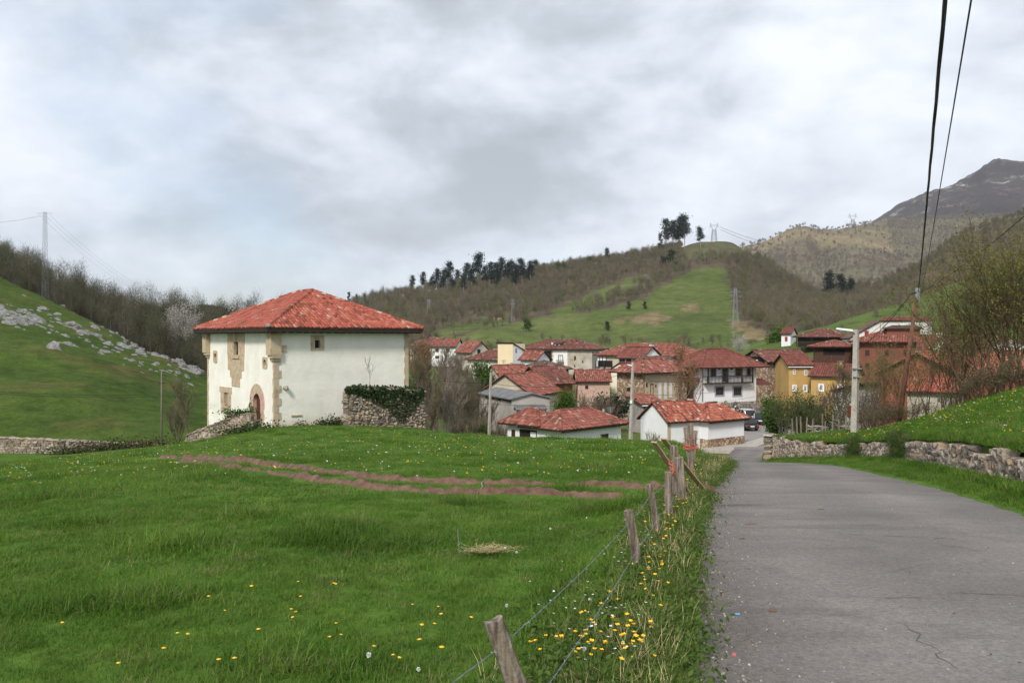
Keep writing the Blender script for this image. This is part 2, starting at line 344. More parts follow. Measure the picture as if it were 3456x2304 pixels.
def gp(px, py, d0=3.0, d1=260.0):
    """first point where the pixel's ray meets the ground"""
    ds = np.concatenate([np.arange(d0, 30, .05), np.arange(30, d1, .2)])
    X = (px - CX) / F * ds; Z = (HY - py) / F * ds; g = ground(X, ds); k = np.argmax(Z <= g)
    return Vector((X[k], ds[k], g[k]))

def attr(me, name, vals):
    a = me.attributes.new(name, 'FLOAT', 'POINT'); a.data.foreach_set('value', np.asarray(vals, dtype=np.float32))
def grid_mesh(name, V, mat, smooth=True):
    """V: array (n, m, 3)"""
    n, m, _ = V.shape; me = bpy.data.meshes.new(name)
    idx = np.arange(n * m).reshape(n, m)
    fs = np.stack([idx[:-1, :-1], idx[:-1, 1:], idx[1:, 1:], idx[1:, :-1]], -1).reshape(-1, 4)
    me.vertices.add(n * m); me.vertices.foreach_set('co', V.reshape(-1).astype(np.float32))
    me.loops.add(fs.size); me.loops.foreach_set('vertex_index', fs.reshape(-1).astype(np.int32))
    me.polygons.add(len(fs)); me.polygons.foreach_set('loop_start', np.arange(0, fs.size, 4, dtype=np.int32))
    me.polygons.foreach_set('loop_total', np.full(len(fs), 4, dtype=np.int32))
    me.polygons.foreach_set('use_smooth', np.full(len(fs), smooth))
    me.materials.append(mat); me.update(calc_edges=True); me.validate(); return me
def vnoise(X, Y, sc, oct=4, seed=0.0):
    out = np.zeros(X.shape); flat_ = out.reshape(-1); xs = X.reshape(-1) / sc; ys = Y.reshape(-1) / sc
    for i in range(flat_.size): flat_[i] = mnoise.fractal(Vector((xs[i], ys[i], seed)), 0.9, 2.0, oct)
    return out

GRASS = [(0.22, (0.036, 0.078, 0.010)), (0.42, (0.062, 0.125, 0.016)), (0.6, (0.085, 0.155, 0.022)), (0.8, (0.110, 0.165, 0.034))]
def ground_mat():
    m, nt, b, N, L = newmat('meadow_ground'); c = coords(N, 'pos')
    n1 = tnoise(N, L, c, 0.35, 6, 0.6); n2 = tnoise(N, L, c, 2.6, 5, 0.6); n3 = tnoise(N, L, c, 14, 4, 0.7)
    col = ramp(N, L, n1, GRASS)
    col = mixc(N, L, 0.55, col, ramp(N, L, n2, [(0.3, (0.55, 0.6, 0.5)), (0.5, (1, 1, 1)), (0.75, (1.35, 1.25, 1.1))]), 'MULTIPLY')
    col = mixc(N, L, 0.5, col, ramp(N, L, n3, [(0.3, (0.5, 0.55, 0.45)), (0.5, (1, 1, 1)), (0.7, (1.4, 1.3, 1.2))]), 'MULTIPLY')
    a = N('ShaderNodeAttribute'); a.attribute_name = 'earth'
    col = mixc(N, L, a.outputs['Fac'], col, ramp(N, L, n2, [(0.3, (0.10, 0.065, 0.04)), (0.7, (0.20, 0.14, 0.09))]))
    L(col, b.inputs['Base Color']); b.inputs['Roughness'].default_value = 0.95; b.inputs['Specular IOR Level'].default_value = 0.1
    bump(N, L, b, n3, 0.5, 0.05); return m
M['ground'] = ground_mat()
def axis(segs):
    out = []
    for a, b_, st in segs: out += list(np.arange(a, b_, st))
    out.append(segs[-1][1]); return np.array(out)
def build_ground():
    xs = axis([(-6000, -600, 900), (-600, -150, 30), (-150, -60, 5), (-60, -25, 1.4), (-25, -6, .7), (-6, 22, .3), (22, 60, 1.4), (60, 150, 5), (150, 600, 30), (600, 6000, 900)])
    ys = axis([(-60, -2, 4), (-2, 30, .35), (30, 66, .6), (66, 130, 1.6), (130, 320, 6), (320, 1000, 60), (1000, 9000, 800)])
    Yg, Xg = np.meshgrid(ys, xs, indexing='ij'); Z = ground(Xg, Yg)
    me = grid_mesh('ground', np.stack([Xg, Yg, Z], -1), M['ground'])
    vn = vnoise(Xg, Yg, 7.0, 3, 2.0)
    e = np.exp(-((XL(Yg) - Xg + .05) / .22) ** 2) * .45 * (Yg < 60) + np.clip(.45 + vn * 1.1, 0, 1) * ss(66, 80, Yg) * ss(-22, -12, Xg) * ss(260, 215, Yg) * .75
    attr(me, 'earth', e.reshape(-1))
    o = link('ground', me); tag(o, 'green meadow ground falling towards the village', 'meadow', kind='structure')
build_ground()

# ---------------------------------------------------------------- road
def asphalt_mat():
    m, nt, b, N, L = newmat('worn_asphalt'); c = coords(N, 'pos')
    n1 = tnoise(N, L, c, 0.45, 5, 0.55); n2 = tnoise(N, L, c, 60, 3, 0.7); n3 = tnoise(N, L, c, 1.4, 6, 0.6, 1.2)
    col = ramp(N, L, n1, [(0.3, (0.135, 0.121, 0.109)), (0.5, (0.172, 0.156, 0.142)), (0.72, (0.212, 0.195, 0.178))])
    col = mixc(N, L, 0.55, col, ramp(N, L, n2, [(0.3, (0.6, 0.6, 0.6)), (0.5, (1, 1, 1)), (0.68, (1.35, 1.35, 1.35))]), 'MULTIPLY')
    col = mixc(N, L, ramp(N, L, n3, [(0.60, (0, 0, 0)), (0.74, (.55, .55, .55))]), col, (0.20, 0.155, 0.11))
    # grit
    v = N('ShaderNodeTexVoronoi'); v.inputs['Scale'].default_value = 26; L(c, v.inputs['Vector'])
    sp = N('ShaderNodeSeparateColor'); L(v.outputs['Color'], sp.inputs[0])
    g = N('ShaderNodeMath'); g.operation = 'MULTIPLY'
    L(ramp(N, L, v.outputs['Distance'], [(0.10, (1, 1, 1)), (0.16, (0, 0, 0))]), g.inputs[0]); L(ramp(N, L, sp.outputs[0], [(0.90, (0, 0, 0)), (0.93, (1, 1, 1))]), g.inputs[1])
    ea = N('ShaderNodeAttribute'); ea.attribute_name = 'edge'
    col = mixc(N, L, g.outputs[0], col, (0.42, 0.40, 0.37))
    # dark oily streaks across the lane
    st = tnoise(N, L, c, 0.55, 4, 0.5, 0.6, stretch=(0.35, 1.9, 1))
    col = mixc(N, L, ramp(N, L, st, [(0.57, (0, 0, 0)), (0.72, (.7, .7, .7))]), col, (0.075, 0.07, 0.067))
    tk = N('ShaderNodeAttribute'); tk.attribute_name = 'track'
    col = mixc(N, L, tk.outputs['Fac'], col, mixc(N, L, 1.0, col, (1.22, 1.20, 1.18), 'MULTIPLY'))
    ag = tnoise(N, L, c, 22, 6, 0.75)
    col = mixc(N, L, 0.75, col, ramp(N, L, ag, [(0.34, (0.62, 0.62, 0.62)), (0.5, (1, 1, 1)), (0.66, (1.38, 1.36, 1.34))]), 'MULTIPLY')
    pt = tnoise(N, L, c, 0.9, 3, 0.4, 0.3)
    col = mixc(N, L, ramp(N, L, pt, [(0.60, (0, 0, 0)), (0.615, (.55, .55, .55))]), col, mixc(N, L, 1.0, col, (0.80, 0.80, 0.81), 'MULTIPLY'))
    dk = mixc(N, L, 1.0, col, ramp(N, L, tnoise(N, L, c, 3, 6), [(0.3, (0.42, 0.38, 0.34)), (0.7, (0.85, 0.78, 0.7))]), 'MULTIPLY')
    col = mixc(N, L, ea.outputs['Fac'], col, dk)
    L(col, b.inputs['Base Color']); b.inputs['Roughness'].default_value = 0.88; b.inputs['Specular IOR Level'].default_value = 0.25
    bump(N, L, b, ag, 0.5, 0.012); return m
M['asphalt'] = asphalt_mat()
def build_road():
    ys = np.concatenate([np.arange(-30, 60, .3), np.arange(60, 83.01, .6)]); n = 26
    V = np.zeros((len(ys), n, 3)); E = np.zeros((len(ys), n)); K = np.zeros((len(ys), n))
    for i, y in enumerate(ys):
        w = 0.10 * math.sin(y * 2.1) + 0.07 * math.sin(y * 5.3 + 1) + .05 * math.sin(y * 11.7)
        a = XL(y) + w; b_ = XR(y) + .12 * math.sin(y * 1.7 + 2) + .05 * math.sin(y * 7)
        t = np.linspace(0, 1, n); x = a + (b_ - a) * t
        V[i, :, 0] = x; V[i, :, 1] = y; V[i, :, 2] = zroad(y) + .035 * np.sin(t * math.pi) - 0.01
        K[i] = np.exp(-((t - .27) / .09) ** 2) + np.exp(-((t - .68) / .09) ** 2)
        E[i] = np.exp(-(x - a) / .55) * .85 + .6 * np.exp(-((y - 17.4) / .6) ** 2 - (x - a) / 1.2) + np.exp(-(b_ - x) / .25) * .6
    me = grid_mesh('road', V, M['asphalt']); attr(me, 'edge', np.clip(E, 0, 1).reshape(-1)); attr(me, 'track', np.clip(K, 0, 1).reshape(-1) * .8)
    o = link('road', me); tag(o, 'worn grey asphalt lane curving downhill into the village', 'road', kind='structure')
    # village square
    poly = [(22.2, 83), (27.5, 83), (40, 92), (60, 100), (62, 135), (30, 140), (24, 121), (24.8, 96), (24.2, 90.5)]
    mb = MB(); mb.add([(x, y, zroad(y) + .01 if y < 84 else -11.45) for x, y in poly], [tuple(range(len(poly)))])
    o = mb.build('village_square', pm('dusty_asphalt', [(0.3, (0.20, 0.18, 0.165)), (0.7, (0.27, 0.25, 0.23))], 0.3, 6, 0.9, 0.2, 40, co='pos'))
    tag(o, 'pale grey paved village square beside the white sheds', 'square', kind='structure')
build_road()
def cracks():
    def crack(name, pts, w, label):
        mb = MB(); rr = random.Random(len(pts) * 7 + int(w * 1e4)); fine = []
        for (x0, y0), (x1, y1) in zip(pts[:-1], pts[1:]):
            k = max(2, int(math.hypot(x1 - x0, y1 - y0) / .12))
            for i in range(k):
                t = i / k; fine.append((x0 + (x1 - x0) * t + rr.uniform(-.05, .05), y0 + (y1 - y0) * t + rr.uniform(-.05, .05)))
        fine.append(pts[-1])
        for i in range(len(fine) - 1):
            (x0, y0), (x1, y1) = fine[i], fine[i + 1]; d = Vector((x1 - x0, y1 - y0)).normalized(); ww = w * rr.choice([.15, .5, .9, 1.2, 1.7])
            def z(x, y):
                t = (x - XL(y)) / max(.1, XR(y) - XL(y)); return float(zroad(y) + .035 * math.sin(np.clip(t, 0, 1) * math.pi) - .0055)
            a = (x0 - d.y * ww, y0 + d.x * ww); b_ = (x0 + d.y * ww, y0 - d.x * ww); c = (x1 + d.y * ww, y1 - d.x * ww); e = (x1 - d.y * ww, y1 + d.x * ww)
            mb.quad(*[(p[0], p[1], z(*p)) for p in (b_, c, e, a)])
        o = mb.build(name, flat('crack_dark', (0.06, 0.055, 0.05), 0.95)); tag(o, label, 'crack', kind='structure')
    def pp(l):
        o = []
        for px, py in l:
            ds = np.arange(3, 40, .01); zz = (HY - py) / F * ds; k = np.argmax(zz <= zroad(ds)); o.append(((px - CX) / F * ds[k], ds[k]))
        return o
    crack('road_crack', pp([(2985, 2080), (3070, 2130), (3100, 2170), (3160, 2210), (3200, 2235), (3215, 2255), (3290, 2290)]), .0030, 'dark jagged diagonal crack in the asphalt')
    crack('road_crack', pp([(2720, 2015), (2900, 2020), (3030, 2024), (3120, 2025), (3240, 2035)]), .003, 'thin dark crack running across the asphalt lane')
    crack('road_crack', pp([(3200, 2010), (3330, 2014), (3456, 2020)]), .003, 'short thin crack near the right edge of the lane')
    crack('road_crack', pp([(2770, 1800), (2950, 1813), (3100, 1818), (3270, 1828)]), .005, 'long thin crack higher up the lane')
    crack('road_crack', pp([(3180, 1845), (3320, 1866), (3400, 1873)]), .005, 'short oblique crack beside the long thin one')
cracks()

# ---------------------------------------------------------------- wheel ruts across the meadow
RUTS = [[(545, 1544), (700, 1546), (850, 1560), (1000, 1580), (1160, 1600), (1250, 1616), (1440, 1627), (1700, 1633), (1950, 1640), (2200, 1646), (2330, 1650), (2425, 1658)],
        [(615, 1556), (760, 1573), (900, 1594), (1050, 1615), (1200, 1640), (1350, 1658), (1600, 1667), (1900, 1672), (2160, 1674), (2340, 1672), (2420, 1668)]]
M['soil'] = pm('churned_soil', [(0.25, (0.075, 0.042, 0.028)), (0.5, (0.145, 0.085, 0.058)), (0.75, (0.215, 0.135, 0.095))], 5, 6, 0.95, 0.8, 16, co='pos', dist=0.05)
RUTP = []
def build_ruts():
    for k, r in enumerate(RUTS):
        pts = [gp(*p) for p in r]; fine = []
        for a, b_ in zip(pts[:-1], pts[1:]):
            m_ = max(2, int((b_ - a).length / .12))
            fine += [a.lerp(b_, i / m_) for i in range(m_)]
        fine = [sum(((fine[min(max(i + j, 0), len(fine) - 1)]) for j in range(-6, 7)), Vector()) / 13 for i in range(len(fine))]
        RUTP.append(np.array([(p.x, p.y) for p in fine]))
        nw = 9; V = np.zeros((len(fine), nw, 3))
        for i, p in enumerate(fine):
            q = fine[min(i + 1, len(fine) - 1)] - fine[max(i - 1, 0)]; q.z = 0; q.normalize(); nrm = Vector((-q.y, q.x, 0))
            s = mnoise.noise(Vector((i * .05, k * 9.0, 0)))
            wd = .27 + .22 * s + .14 * mnoise.noise(Vector((i * .35, k * 5, 3))) + .004 * max(0, p.y - 16)
            for j in range(nw):
                u = j / (nw - 1) * 2 - 1; w = p + nrm * (u * wd)
                lump = mnoise.noise(Vector((w.x * 3.2, w.y * 3.2, k))) * .07 + mnoise.noise(Vector((w.x * 9, w.y * 9, k))) * .03
                h = (.06 + .065 * math.cos(u * 5.5) + lump * 1.5) * (1 - u * u) - (.09 if abs(u) > .99 else 0) - .5 * max(0, -s - .22) - .12 * max(0, mnoise.noise(Vector((w.x * 1.1, w.y * 1.1, 7 + k))) - .25)
                V[i, j] = (w.x, w.y, 0); V[i, j, 2] = h
        V[:, :, 2] += ground(V[:, :, 0], V[:, :, 1])
        o = link('wheel_rut', grid_mesh('wheel_rut', V, M['soil']))
        tag(o, ['brown churned earth rut across the meadow, the one closer to the house', 'brown churned earth rut across the meadow, the one farther from the house'][k], 'rut', kind='structure')
build_ruts()

# ---------------------------------------------------------------- hills (lofts through rows of surveyed points)
def row(pts, cols):
    pts = sorted(pts); xs = [p[0] for p in pts]
    y = np.interp(cols, xs, [p[1] for p in pts]); d = np.interp(cols, xs, [p[2] for p in pts])
    k = max(1, len(cols) // 60); ker = np.hanning(2 * k + 3); ker /= ker.sum()
    y = np.convolve(np.pad(y, k + 1, 'edge'), ker, 'valid'); d = np.convolve(np.pad(d, k + 1, 'edge'), ker, 'valid')
    return np.stack([(cols - CX) / F * d, d, (HY - y) / F * d], -1)
HILLS = {}
def loft(name, label, rows, cols, mat, sub=10, rough=0.0, rsc=30, masks=None, seed=0.0, back=(250, 60)):
    rws = [row(r, cols) for r in rows]
    sk = rws[0].copy(); sk[:, 1] -= 6; sk[:, 2] -= 14; rws.insert(0, sk)
    last = rws[-1].copy(); dirn = last[:, :2] / np.linalg.norm(last[:, :2], axis=1)[:, None]
    ex = last.copy(); ex[:, :2] += dirn * back[0]; ex[:, 2] -= back[1]; rws.append(ex)
    out = []
    for i in range(len(rws) - 1):
        p0 = rws[max(i - 1, 0)]; p1 = rws[i]; p2 = rws[i + 1]; p3 = rws[min(i + 2, len(rws) - 1)]
        for k in range(sub):
            t = k / sub
            cr = 0.5 * ((2 * p1) + (-p0 + p2) * t + (2 * p0 - 5 * p1 + 4 * p2 - p3) * t * t + (-p0 + 3 * p1 - 3 * p2 + p3) * t ** 3)
            li = p1 + (p2 - p1) * t
            out.append(0.5 * cr + 0.5 * li)
    out.append(rws[-1]); V = np.array(out)
    if rough:
        nz = vnoise(V[:, :, 0], V[:, :, 1], rsc, 5, seed) * rough
        V[:, :, 2] += nz * ss(0, sub, np.arange(V.shape[0]))[:, None]
    me = grid_mesh(name, V, mat)
    px = CX + V[:, :, 0] / V[:, :, 1] * F; py = HY - V[:, :, 2] / V[:, :, 1] * F
    HILLS[name] = (V, px, py)
    for an, fn in (masks or {}).items(): attr(me, an, fn(px, py, V).reshape(-1))
    o = link(name, me); tag(o, label, 'hill', kind='structure'); return o
def inpoly(px, py, poly):
    r = np.zeros(px.shape, bool); n = len(poly)
    for i in range(n):
        x1, y1 = poly[i]; x2, y2 = poly[(i + 1) % n]
        c = ((y1 > py) != (y2 > py)) & (px < (x2 - x1) * (py - y1) / (y2 - y1 + 1e-9) + x1); r ^= c
    return r
def hill_mat(name, wood, meadow, other=None, nsc=0.02, co='pos'):
    """woodland floor, meadow patches and bare patches by plan-position attributes"""
    m, nt, b, N, L = newmat(name); c = coords(N, co)
    n1 = tnoise(N, L, c, nsc, 6, 0.6); n2 = tnoise(N, L, c, nsc * 8, 5, 0.65)
    col = ramp(N, L, n1, wood); md = ramp(N, L, n1, meadow)
    a = N('ShaderNodeAttribute'); a.attribute_name = 'meadow'
    col = mixc(N, L, a.outputs['Fac'], col, md)
    if other:
        a2 = N('ShaderNodeAttribute'); a2.attribute_name = 'bare'; col = mixc(N, L, a2.outputs['Fac'], col, ramp(N, L, n2, other))
    col = mixc(N, L, 0.6, col, ramp(N, L, n2, [(0.3, (0.55, 0.55, 0.55)), (0.5, (1, 1, 1)), (0.7, (1.35, 1.3, 1.25))]), 'MULTIPLY')
    n3 = tnoise(N, L, c, nsc * 45, 4, 0.7); col = mixc(N, L, 0.55, col, ramp(N, L, n3, [(0.32, (0.5, 0.52, 0.5)), (0.5, (1, 1, 1)), (0.68, (1.4, 1.35, 1.3))]), 'MULTIPLY')
    L(col, b.inputs['Base Color']); b.inputs['Roughness'].default_value = 0.97; b.inputs['Specular IOR Level'].default_value = 0.05
    bump(N, L, b, n2, 0.4, 1.0); return m
MEADOW = [(0.3, (0.068, 0.092, 0.027)), (0.5, (0.096, 0.122, 0.037)), (0.7, (0.135, 0.148, 0.056))]
WOODF = [(0.3, (0.085, 0.067, 0.050)), (0.5, (0.115, 0.090, 0.066)), (0.7, (0.095, 0.095, 0.046))]
BARE = [(0.3, (0.16, 0.115, 0.065)), (0.7, (0.25, 0.185, 0.11))]
M_A = [(1840, 1056), (1950, 1010), (2050, 966), (2165, 926), (2190, 955), (2080, 1005), (1990, 1040), (1900, 1062)]
M_B = [(1400, 1260), (1450, 1165), (1560, 1128), (1700, 1098), (1900, 1058), (2080, 1040), (2170, 1005), (2280, 943), (2340, 912), (2450, 900), (2468, 1000), (2500, 1090), (2620, 1150), (2620, 1260)]
M_C = [(1440, 1126), (1550, 1088), (1700, 1064), (1740, 1082), (1620, 1112), (1480, 1140)]
B_A = [(2065, 1082), (2130, 1068), (2200, 1055), (2290, 1072), (2215, 1092), (2130, 1092)]
B_B = [(2280, 1040), (2340, 1020), (2380, 1032), (2330, 1044)]
B_C = [(2450, 1075), (2560, 1095), (2600, 1150), (2520, 1140)]
def wob(px, py, V):
    n = vnoise(V[:, :, 0], V[:, :, 1], 22, 3, 3.0); n2 = vnoise(V[:, :, 0], V[:, :, 1], 22, 3, 33.0); return px + 22 * n, py + 9 * n2
def midmeadow(px, py, V):
    px, py = wob(px, py, V); return np.maximum((inpoly(px, py, M_A) | inpoly(px, py, M_B) | inpoly(px, py, M_C)).astype(float), .45 * inpoly(px, py, [(2290, 800), (2560, 800), (2575, 870), (2540, 885), (2450, 872), (2360, 868), (2290, 860)]))
def midbare(px, py, V):
    px, py = wob(px, py, V); return (inpoly(px, py, B_A) | inpoly(px, py, B_B) | inpoly(px, py, B_C)) * .85
def build_hills():
    cols = np.arange(430, 3000, 9.0)
    loft('meadow_hill', 'long wooded ridge with green meadows rising behind the village', [
        [(400, 1240, 255), (1200, 1235, 255), (1500, 1212, 262), (1800, 1215, 265), (2100, 1215, 262), (2500, 1218, 255), (3000, 1210, 235)],
        [(400, 1150, 350), (1200, 1165, 340), (1500, 1142, 340), (1700, 1122, 350), (2000, 1122, 340), (2300, 1132, 330), (2500, 1132, 320), (2700, 1125, 310), (3000, 1100, 310)],
        [(400, 1115, 500), (1200, 1112, 450), (1500, 1097, 430), (1700, 1078, 450), (1900, 1052, 450), (2200, 1040, 440), (2400, 1038, 430), (2550, 1042, 420), (2750, 1065, 400), (3000, 1060, 400)],
        [(400, 1090, 650), (1200, 1062, 560), (1500, 1030, 570), (1800, 990, 580), (2100, 942, 600), (2300, 918, 600), (2450, 918, 580), (2600, 985, 520), (2750, 1035, 470), (3000, 1050, 450)],
        [(400, 1085, 800), (1000, 1066, 700), (1230, 1028, 680), (1400, 992, 720), (1560, 968, 760), (1700, 950, 780), (1800, 928, 800), (1900, 908, 810), (2000, 892, 820), (2150, 868, 840), (2300, 834, 850), (2390, 815, 850), (2460, 815, 850), (2500, 830, 830), (2530, 852, 790), (2600, 910, 680), (2700, 985, 580), (2800, 1040, 520), (3000, 1045, 500)]],
        cols, hill_mat('ridge_ground', WOODF, MEADOW, BARE), 14, 3.0, 60, {'meadow': midmeadow, 'bare': midbare}, 1.0)
    cols = np.arange(2400, 3800, 12.0)
    def rm(px, py, V): return np.ones(px.shape)
    loft('pasture_hill', 'green pasture hill behind the right-hand houses', [
        [(2400, 1230, 200), (2800, 1200, 180), (3100, 1150, 175), (3800, 1100, 170)],
        [(2400, 1200, 230), (2800, 1130, 215), (3000, 1080, 220), (3200, 1040, 220), (3456, 990, 220), (3800, 930, 220)],
        [(2400, 1190, 260), (2800, 1112, 250), (2900, 1085, 260), (2980, 1055, 270), (3060, 1020, 285), (3160, 985, 300), (3300, 935, 320), (3456, 880, 330), (3800, 800, 330)]],
        cols, hill_mat('pasture_ground', WOODF, [(0.3, (0.062, 0.098, 0.025)), (0.7, (0.115, 0.150, 0.042))]), 10, 1.2, 40, {'meadow': rm}, 2.0, (160, 30))
    cols = np.arange(2780, 3900, 12.0)
    loft('brown_wooded_hill', 'grey brown wooded slope above the green pasture', [
        [(2780, 1060, 470), (3100, 1020, 450), (3300, 960, 450), (3900, 860, 450)],
        [(2780, 1010, 600), (2950, 985, 600), (3100, 920, 620), (3250, 840, 640), (3456, 780, 650), (3900, 700, 650)],
        [(2780, 1000, 700), (2900, 996, 700), (3000, 975, 710), (3090, 930, 720), (3160, 872, 750), (3250, 805, 780), (3350, 760, 800), (3456, 738, 800), (3900, 680, 800)]],
        cols, hill_mat('brown_hill_ground', [(0.3, (0.075, 0.056, 0.040)), (0.5, (0.105, 0.085, 0.050)), (0.7, (0.125, 0.108, 0.060))], MEADOW), 10, 4, 60, None, 3.0)
    cols = np.arange(2300, 3700, 8.0)
    def fieldm(px, py, V): return inpoly(px, py, [(2870, 985), (3100, 978), (3110, 1030), (2850, 1060), (2800, 1010)]) * 1.0
    def brack(px, py, V): return np.clip(ss(0, 1, (1 - np.abs(py - np.interp(px, [2520, 2640, 2720, 2790, 2895, 3010], [850, 805, 790, 815, 812, 842])) / 26)) + .5 * (V[:, :, 1] > 1500) * (px < 3010) * (py > 770), 0, 1) * (px < 3030)
    loft('bracken_hills', 'far brown hills with bracken ridges and grey woods', [
        [(2300, 1080, 800), (2800, 1045, 760), (3100, 1040, 800), (3700, 1000, 900)],
        [(2300, 1000, 1000), (2700, 985, 950), (2900, 975, 950), (3100, 965, 950), (3700, 900, 1050)],
        [(2300, 930, 1250), (2560, 930, 1250), (2700, 920, 1250), (2800, 900, 1250), (2900, 880, 1250), (3050, 900, 1250), (3150, 905, 1250), (3700, 850, 1250)],
        [(2300, 900, 1500), (2500, 862, 1500), (2600, 842, 1500), (2718, 792, 1500), (2770, 850, 1500), (2820, 838, 1420), (2895, 808, 1400), (2960, 828, 1420), (3040, 850, 1480), (3200, 850, 1500), (3700, 780, 1500)],
        [(2300, 880, 1950), (2505, 852, 1950), (2575, 824, 1950), (2639, 794, 1950), (2669, 780, 1980), (2723, 772, 2000), (2791, 784, 2000), (2865, 776, 2050), (2914, 762, 2100), (2978, 746, 2150), (3100, 740, 2200), (3700, 720, 2200)]],
        cols, hill_mat('bracken_ground', [(0.3, (0.125, 0.105, 0.080)), (0.5, (0.165, 0.142, 0.100)), (0.7, (0.150, 0.150, 0.088))], MEADOW, [(0.3, (0.30, 0.20, 0.125)), (0.5, (0.22, 0.195, 0.115)), (0.7, (0.36, 0.25, 0.165))], 0.006), 12, 8, 120, {'meadow': fieldm, 'bare': brack}, 4.0, (700, 160))
    cols = np.arange(2800, 3900, 7.0)
    m, nt, b, N, L = newmat('heather_mountain'); c = coords(N, 'pos')
    col = ramp(N, L, tnoise(N, L, c, 0.004, 7, 0.6), [(0.3, (0.040, 0.031, 0.030)), (0.5, (0.056, 0.044, 0.040)), (0.7, (0.080, 0.066, 0.050))])
    rk = ramp(N, L, tnoise(N, L, c, 0.022, 8, 0.72), [(0.54, (0, 0, 0)), (0.62, (1, 1, 1))])
    big_ = ramp(N, L, tnoise(N, L, c, 0.004, 3, 0.5), [(0.40, (0.05, 0.05, 0.05)), (0.58, (1, 1, 1))])
    col = mixc(N, L, mixc(N, L, 1.0, rk, big_, 'MULTIPLY'), col, (0.40, 0.39, 0.38))
    L(col, b.inputs['Base Color']); b.inputs['Roughness'].default_value = 0.97; bump(N, L, b, tnoise(N, L, c, 0.02, 8, 0.7), 0.7, 12)
    sky_line = [(2800, 830, 3300), (2900, 795, 3200), (2945, 758, 3200), (2978, 738, 3200), (3037, 701, 3200), (3126, 655, 3200), (3165, 640, 3200), (3234, 608, 3200), (3283, 593, 3200), (3320, 566, 3200), (3345, 553, 3200), (3372, 548, 3200), (3396, 553, 3200), (3456, 546, 3200), (3600, 520, 3200), (3900, 470, 3200)]
    loft('heather_mountain', 'dark rocky mountain flank rising to the right under cloud', [
        [(2800, 800, 2300), (3200, 790, 2300), (3900, 760, 2300)],
        [(2800, 850, 2700), (2950, 800, 2700), (3000, 772, 2700), (3200, 690, 2700), (3456, 640, 2700), (3900, 600, 2700)], sky_line], cols, m, 20, 26, 160, None, 5.0, (900, 120))
    # left: rocky pasture, wooded rise behind it, far dark ridge
    cols = np.arange(-520, 1040, 8.0)
    def brownm(px, py, V): return np.clip(vnoise(V[:, :, 0], V[:, :, 1], 14, 3, 8.0) * 1.8 - .3, 0, 1) * .6 * (py > 1000)
    def allm(px, py, V): return np.ones(px.shape)
    loft('rocky_pasture', 'steep green pasture slope strewn with pale rocks', [
        [(-520, 1530, 86), (0, 1530, 86), (300, 1535, 86), (690, 1530, 88), (1040, 1540, 90)],
        [(-520, 1210, 122), (0, 1260, 115), (300, 1310, 112), (690, 1410, 110), (1040, 1440, 110)],
        [(-520, 930, 162), (0, 1085, 150), (200, 1145, 145), (400, 1225, 142), (690, 1312, 140), (1040, 1410, 135)],
        [(-520, 640, 215), (-200, 810, 208), (0, 937, 200), (150, 1012, 190), (300, 1078, 180), (500, 1185, 170), (690, 1275, 160), (1040, 1400, 150)]],
        cols, hill_mat('rocky_pasture_ground', WOODF, [(0.3, (0.037, 0.064, 0.012)), (0.5, (0.056, 0.089, 0.017)), (0.7, (0.080, 0.106, 0.026))], [(0.3, (0.10, 0.07, 0.03)), (0.7, (0.15, 0.10, 0.045))], 0.05), 12, 1.0, 18, {'meadow': allm, 'bare': brownm}, 6.0, (60, 4))
    cols = np.arange(-600, 1250, 14.0)
    loft('wooded_rise', 'dark wooded rise behind the rocky pasture', [
        [(-600, 700, 230), (0, 985, 215), (300, 1120, 200), (690, 1300, 185), (1250, 1330, 190)],
        [(-600, 640, 270), (0, 900, 262), (150, 985, 262), (300, 1058, 270), (450, 1088, 285), (640, 1100, 300), (1250, 1120, 320)]],
        cols, hill_mat('wood_floor', [(0.3, (0.030, 0.024, 0.015)), (0.7, (0.055, 0.045, 0.026))], MEADOW, None, 0.05), 8, 1.5, 25, None, 7.0, (120, 10))
    cols = np.arange(100, 1400, 14.0)
    loft('far_dark_ridge', 'distant dark ridge behind the tiled house roof', [
        [(100, 1120, 700), (1400, 1120, 700)], [(100, 1075, 1000), (600, 1030, 1000), (680, 1022, 1000), (760, 1046, 1000), (900, 1050, 1000), (1400, 1062, 1000)]],
        cols, hill_mat('far_ridge_ground', [(0.3, (0.035, 0.032, 0.035)), (0.7, (0.055, 0.05, 0.045))], MEADOW, None, 0.01), 8, 4, 60, None, 9.0)
build_hills()
# ---------------------------------------------------------------- roof tiles
def plane_cols(poly, step):
    """poly: 3D points, first edge = eave (left to right seen from outside). yields (origin, e, up, n, list of (a, s0, s1))"""
    p = [Vector(q) for q in poly]; e = (p[1] - p[0]).normalized(); n = Vector((0, 0, 0))
    for i in range(1, len(p) - 1): n += (p[i] - p[0]).cross(p[i + 1] - p[0])
    n.normalize()
    if n.z < 0: n = -n
    up = n.cross(e).normalized()
    if up.z < 0: up = -up
    q = [((v - p[0]).dot(e), (v - p[0]).dot(up)) for v in p]
    a0 = min(v[0] for v in q); a1 = max(v[0] for v in q); k = max(1, int(round((a1 - a0) / step))); st = (a1 - a0) / k; cols = []
    for i in range(k):
        a = a0 + (i + .5) * st; hit = []
        for j in range(len(q)):
            (x0, y0), (x1, y1) = q[j], q[(j + 1) % len(q)]
            if (x0 <= a < x1) or (x1 <= a < x0): hit.append(y0 + (y1 - y0) * (a - x0) / (x1 - x0))
        if len(hit) >= 2: cols.append((a, min(hit), max(hit)))
    return p[0], e, up, n, st, cols
TV = [(-.5, 0), (-.28, .82), (.28, .82), (.5, 0)]
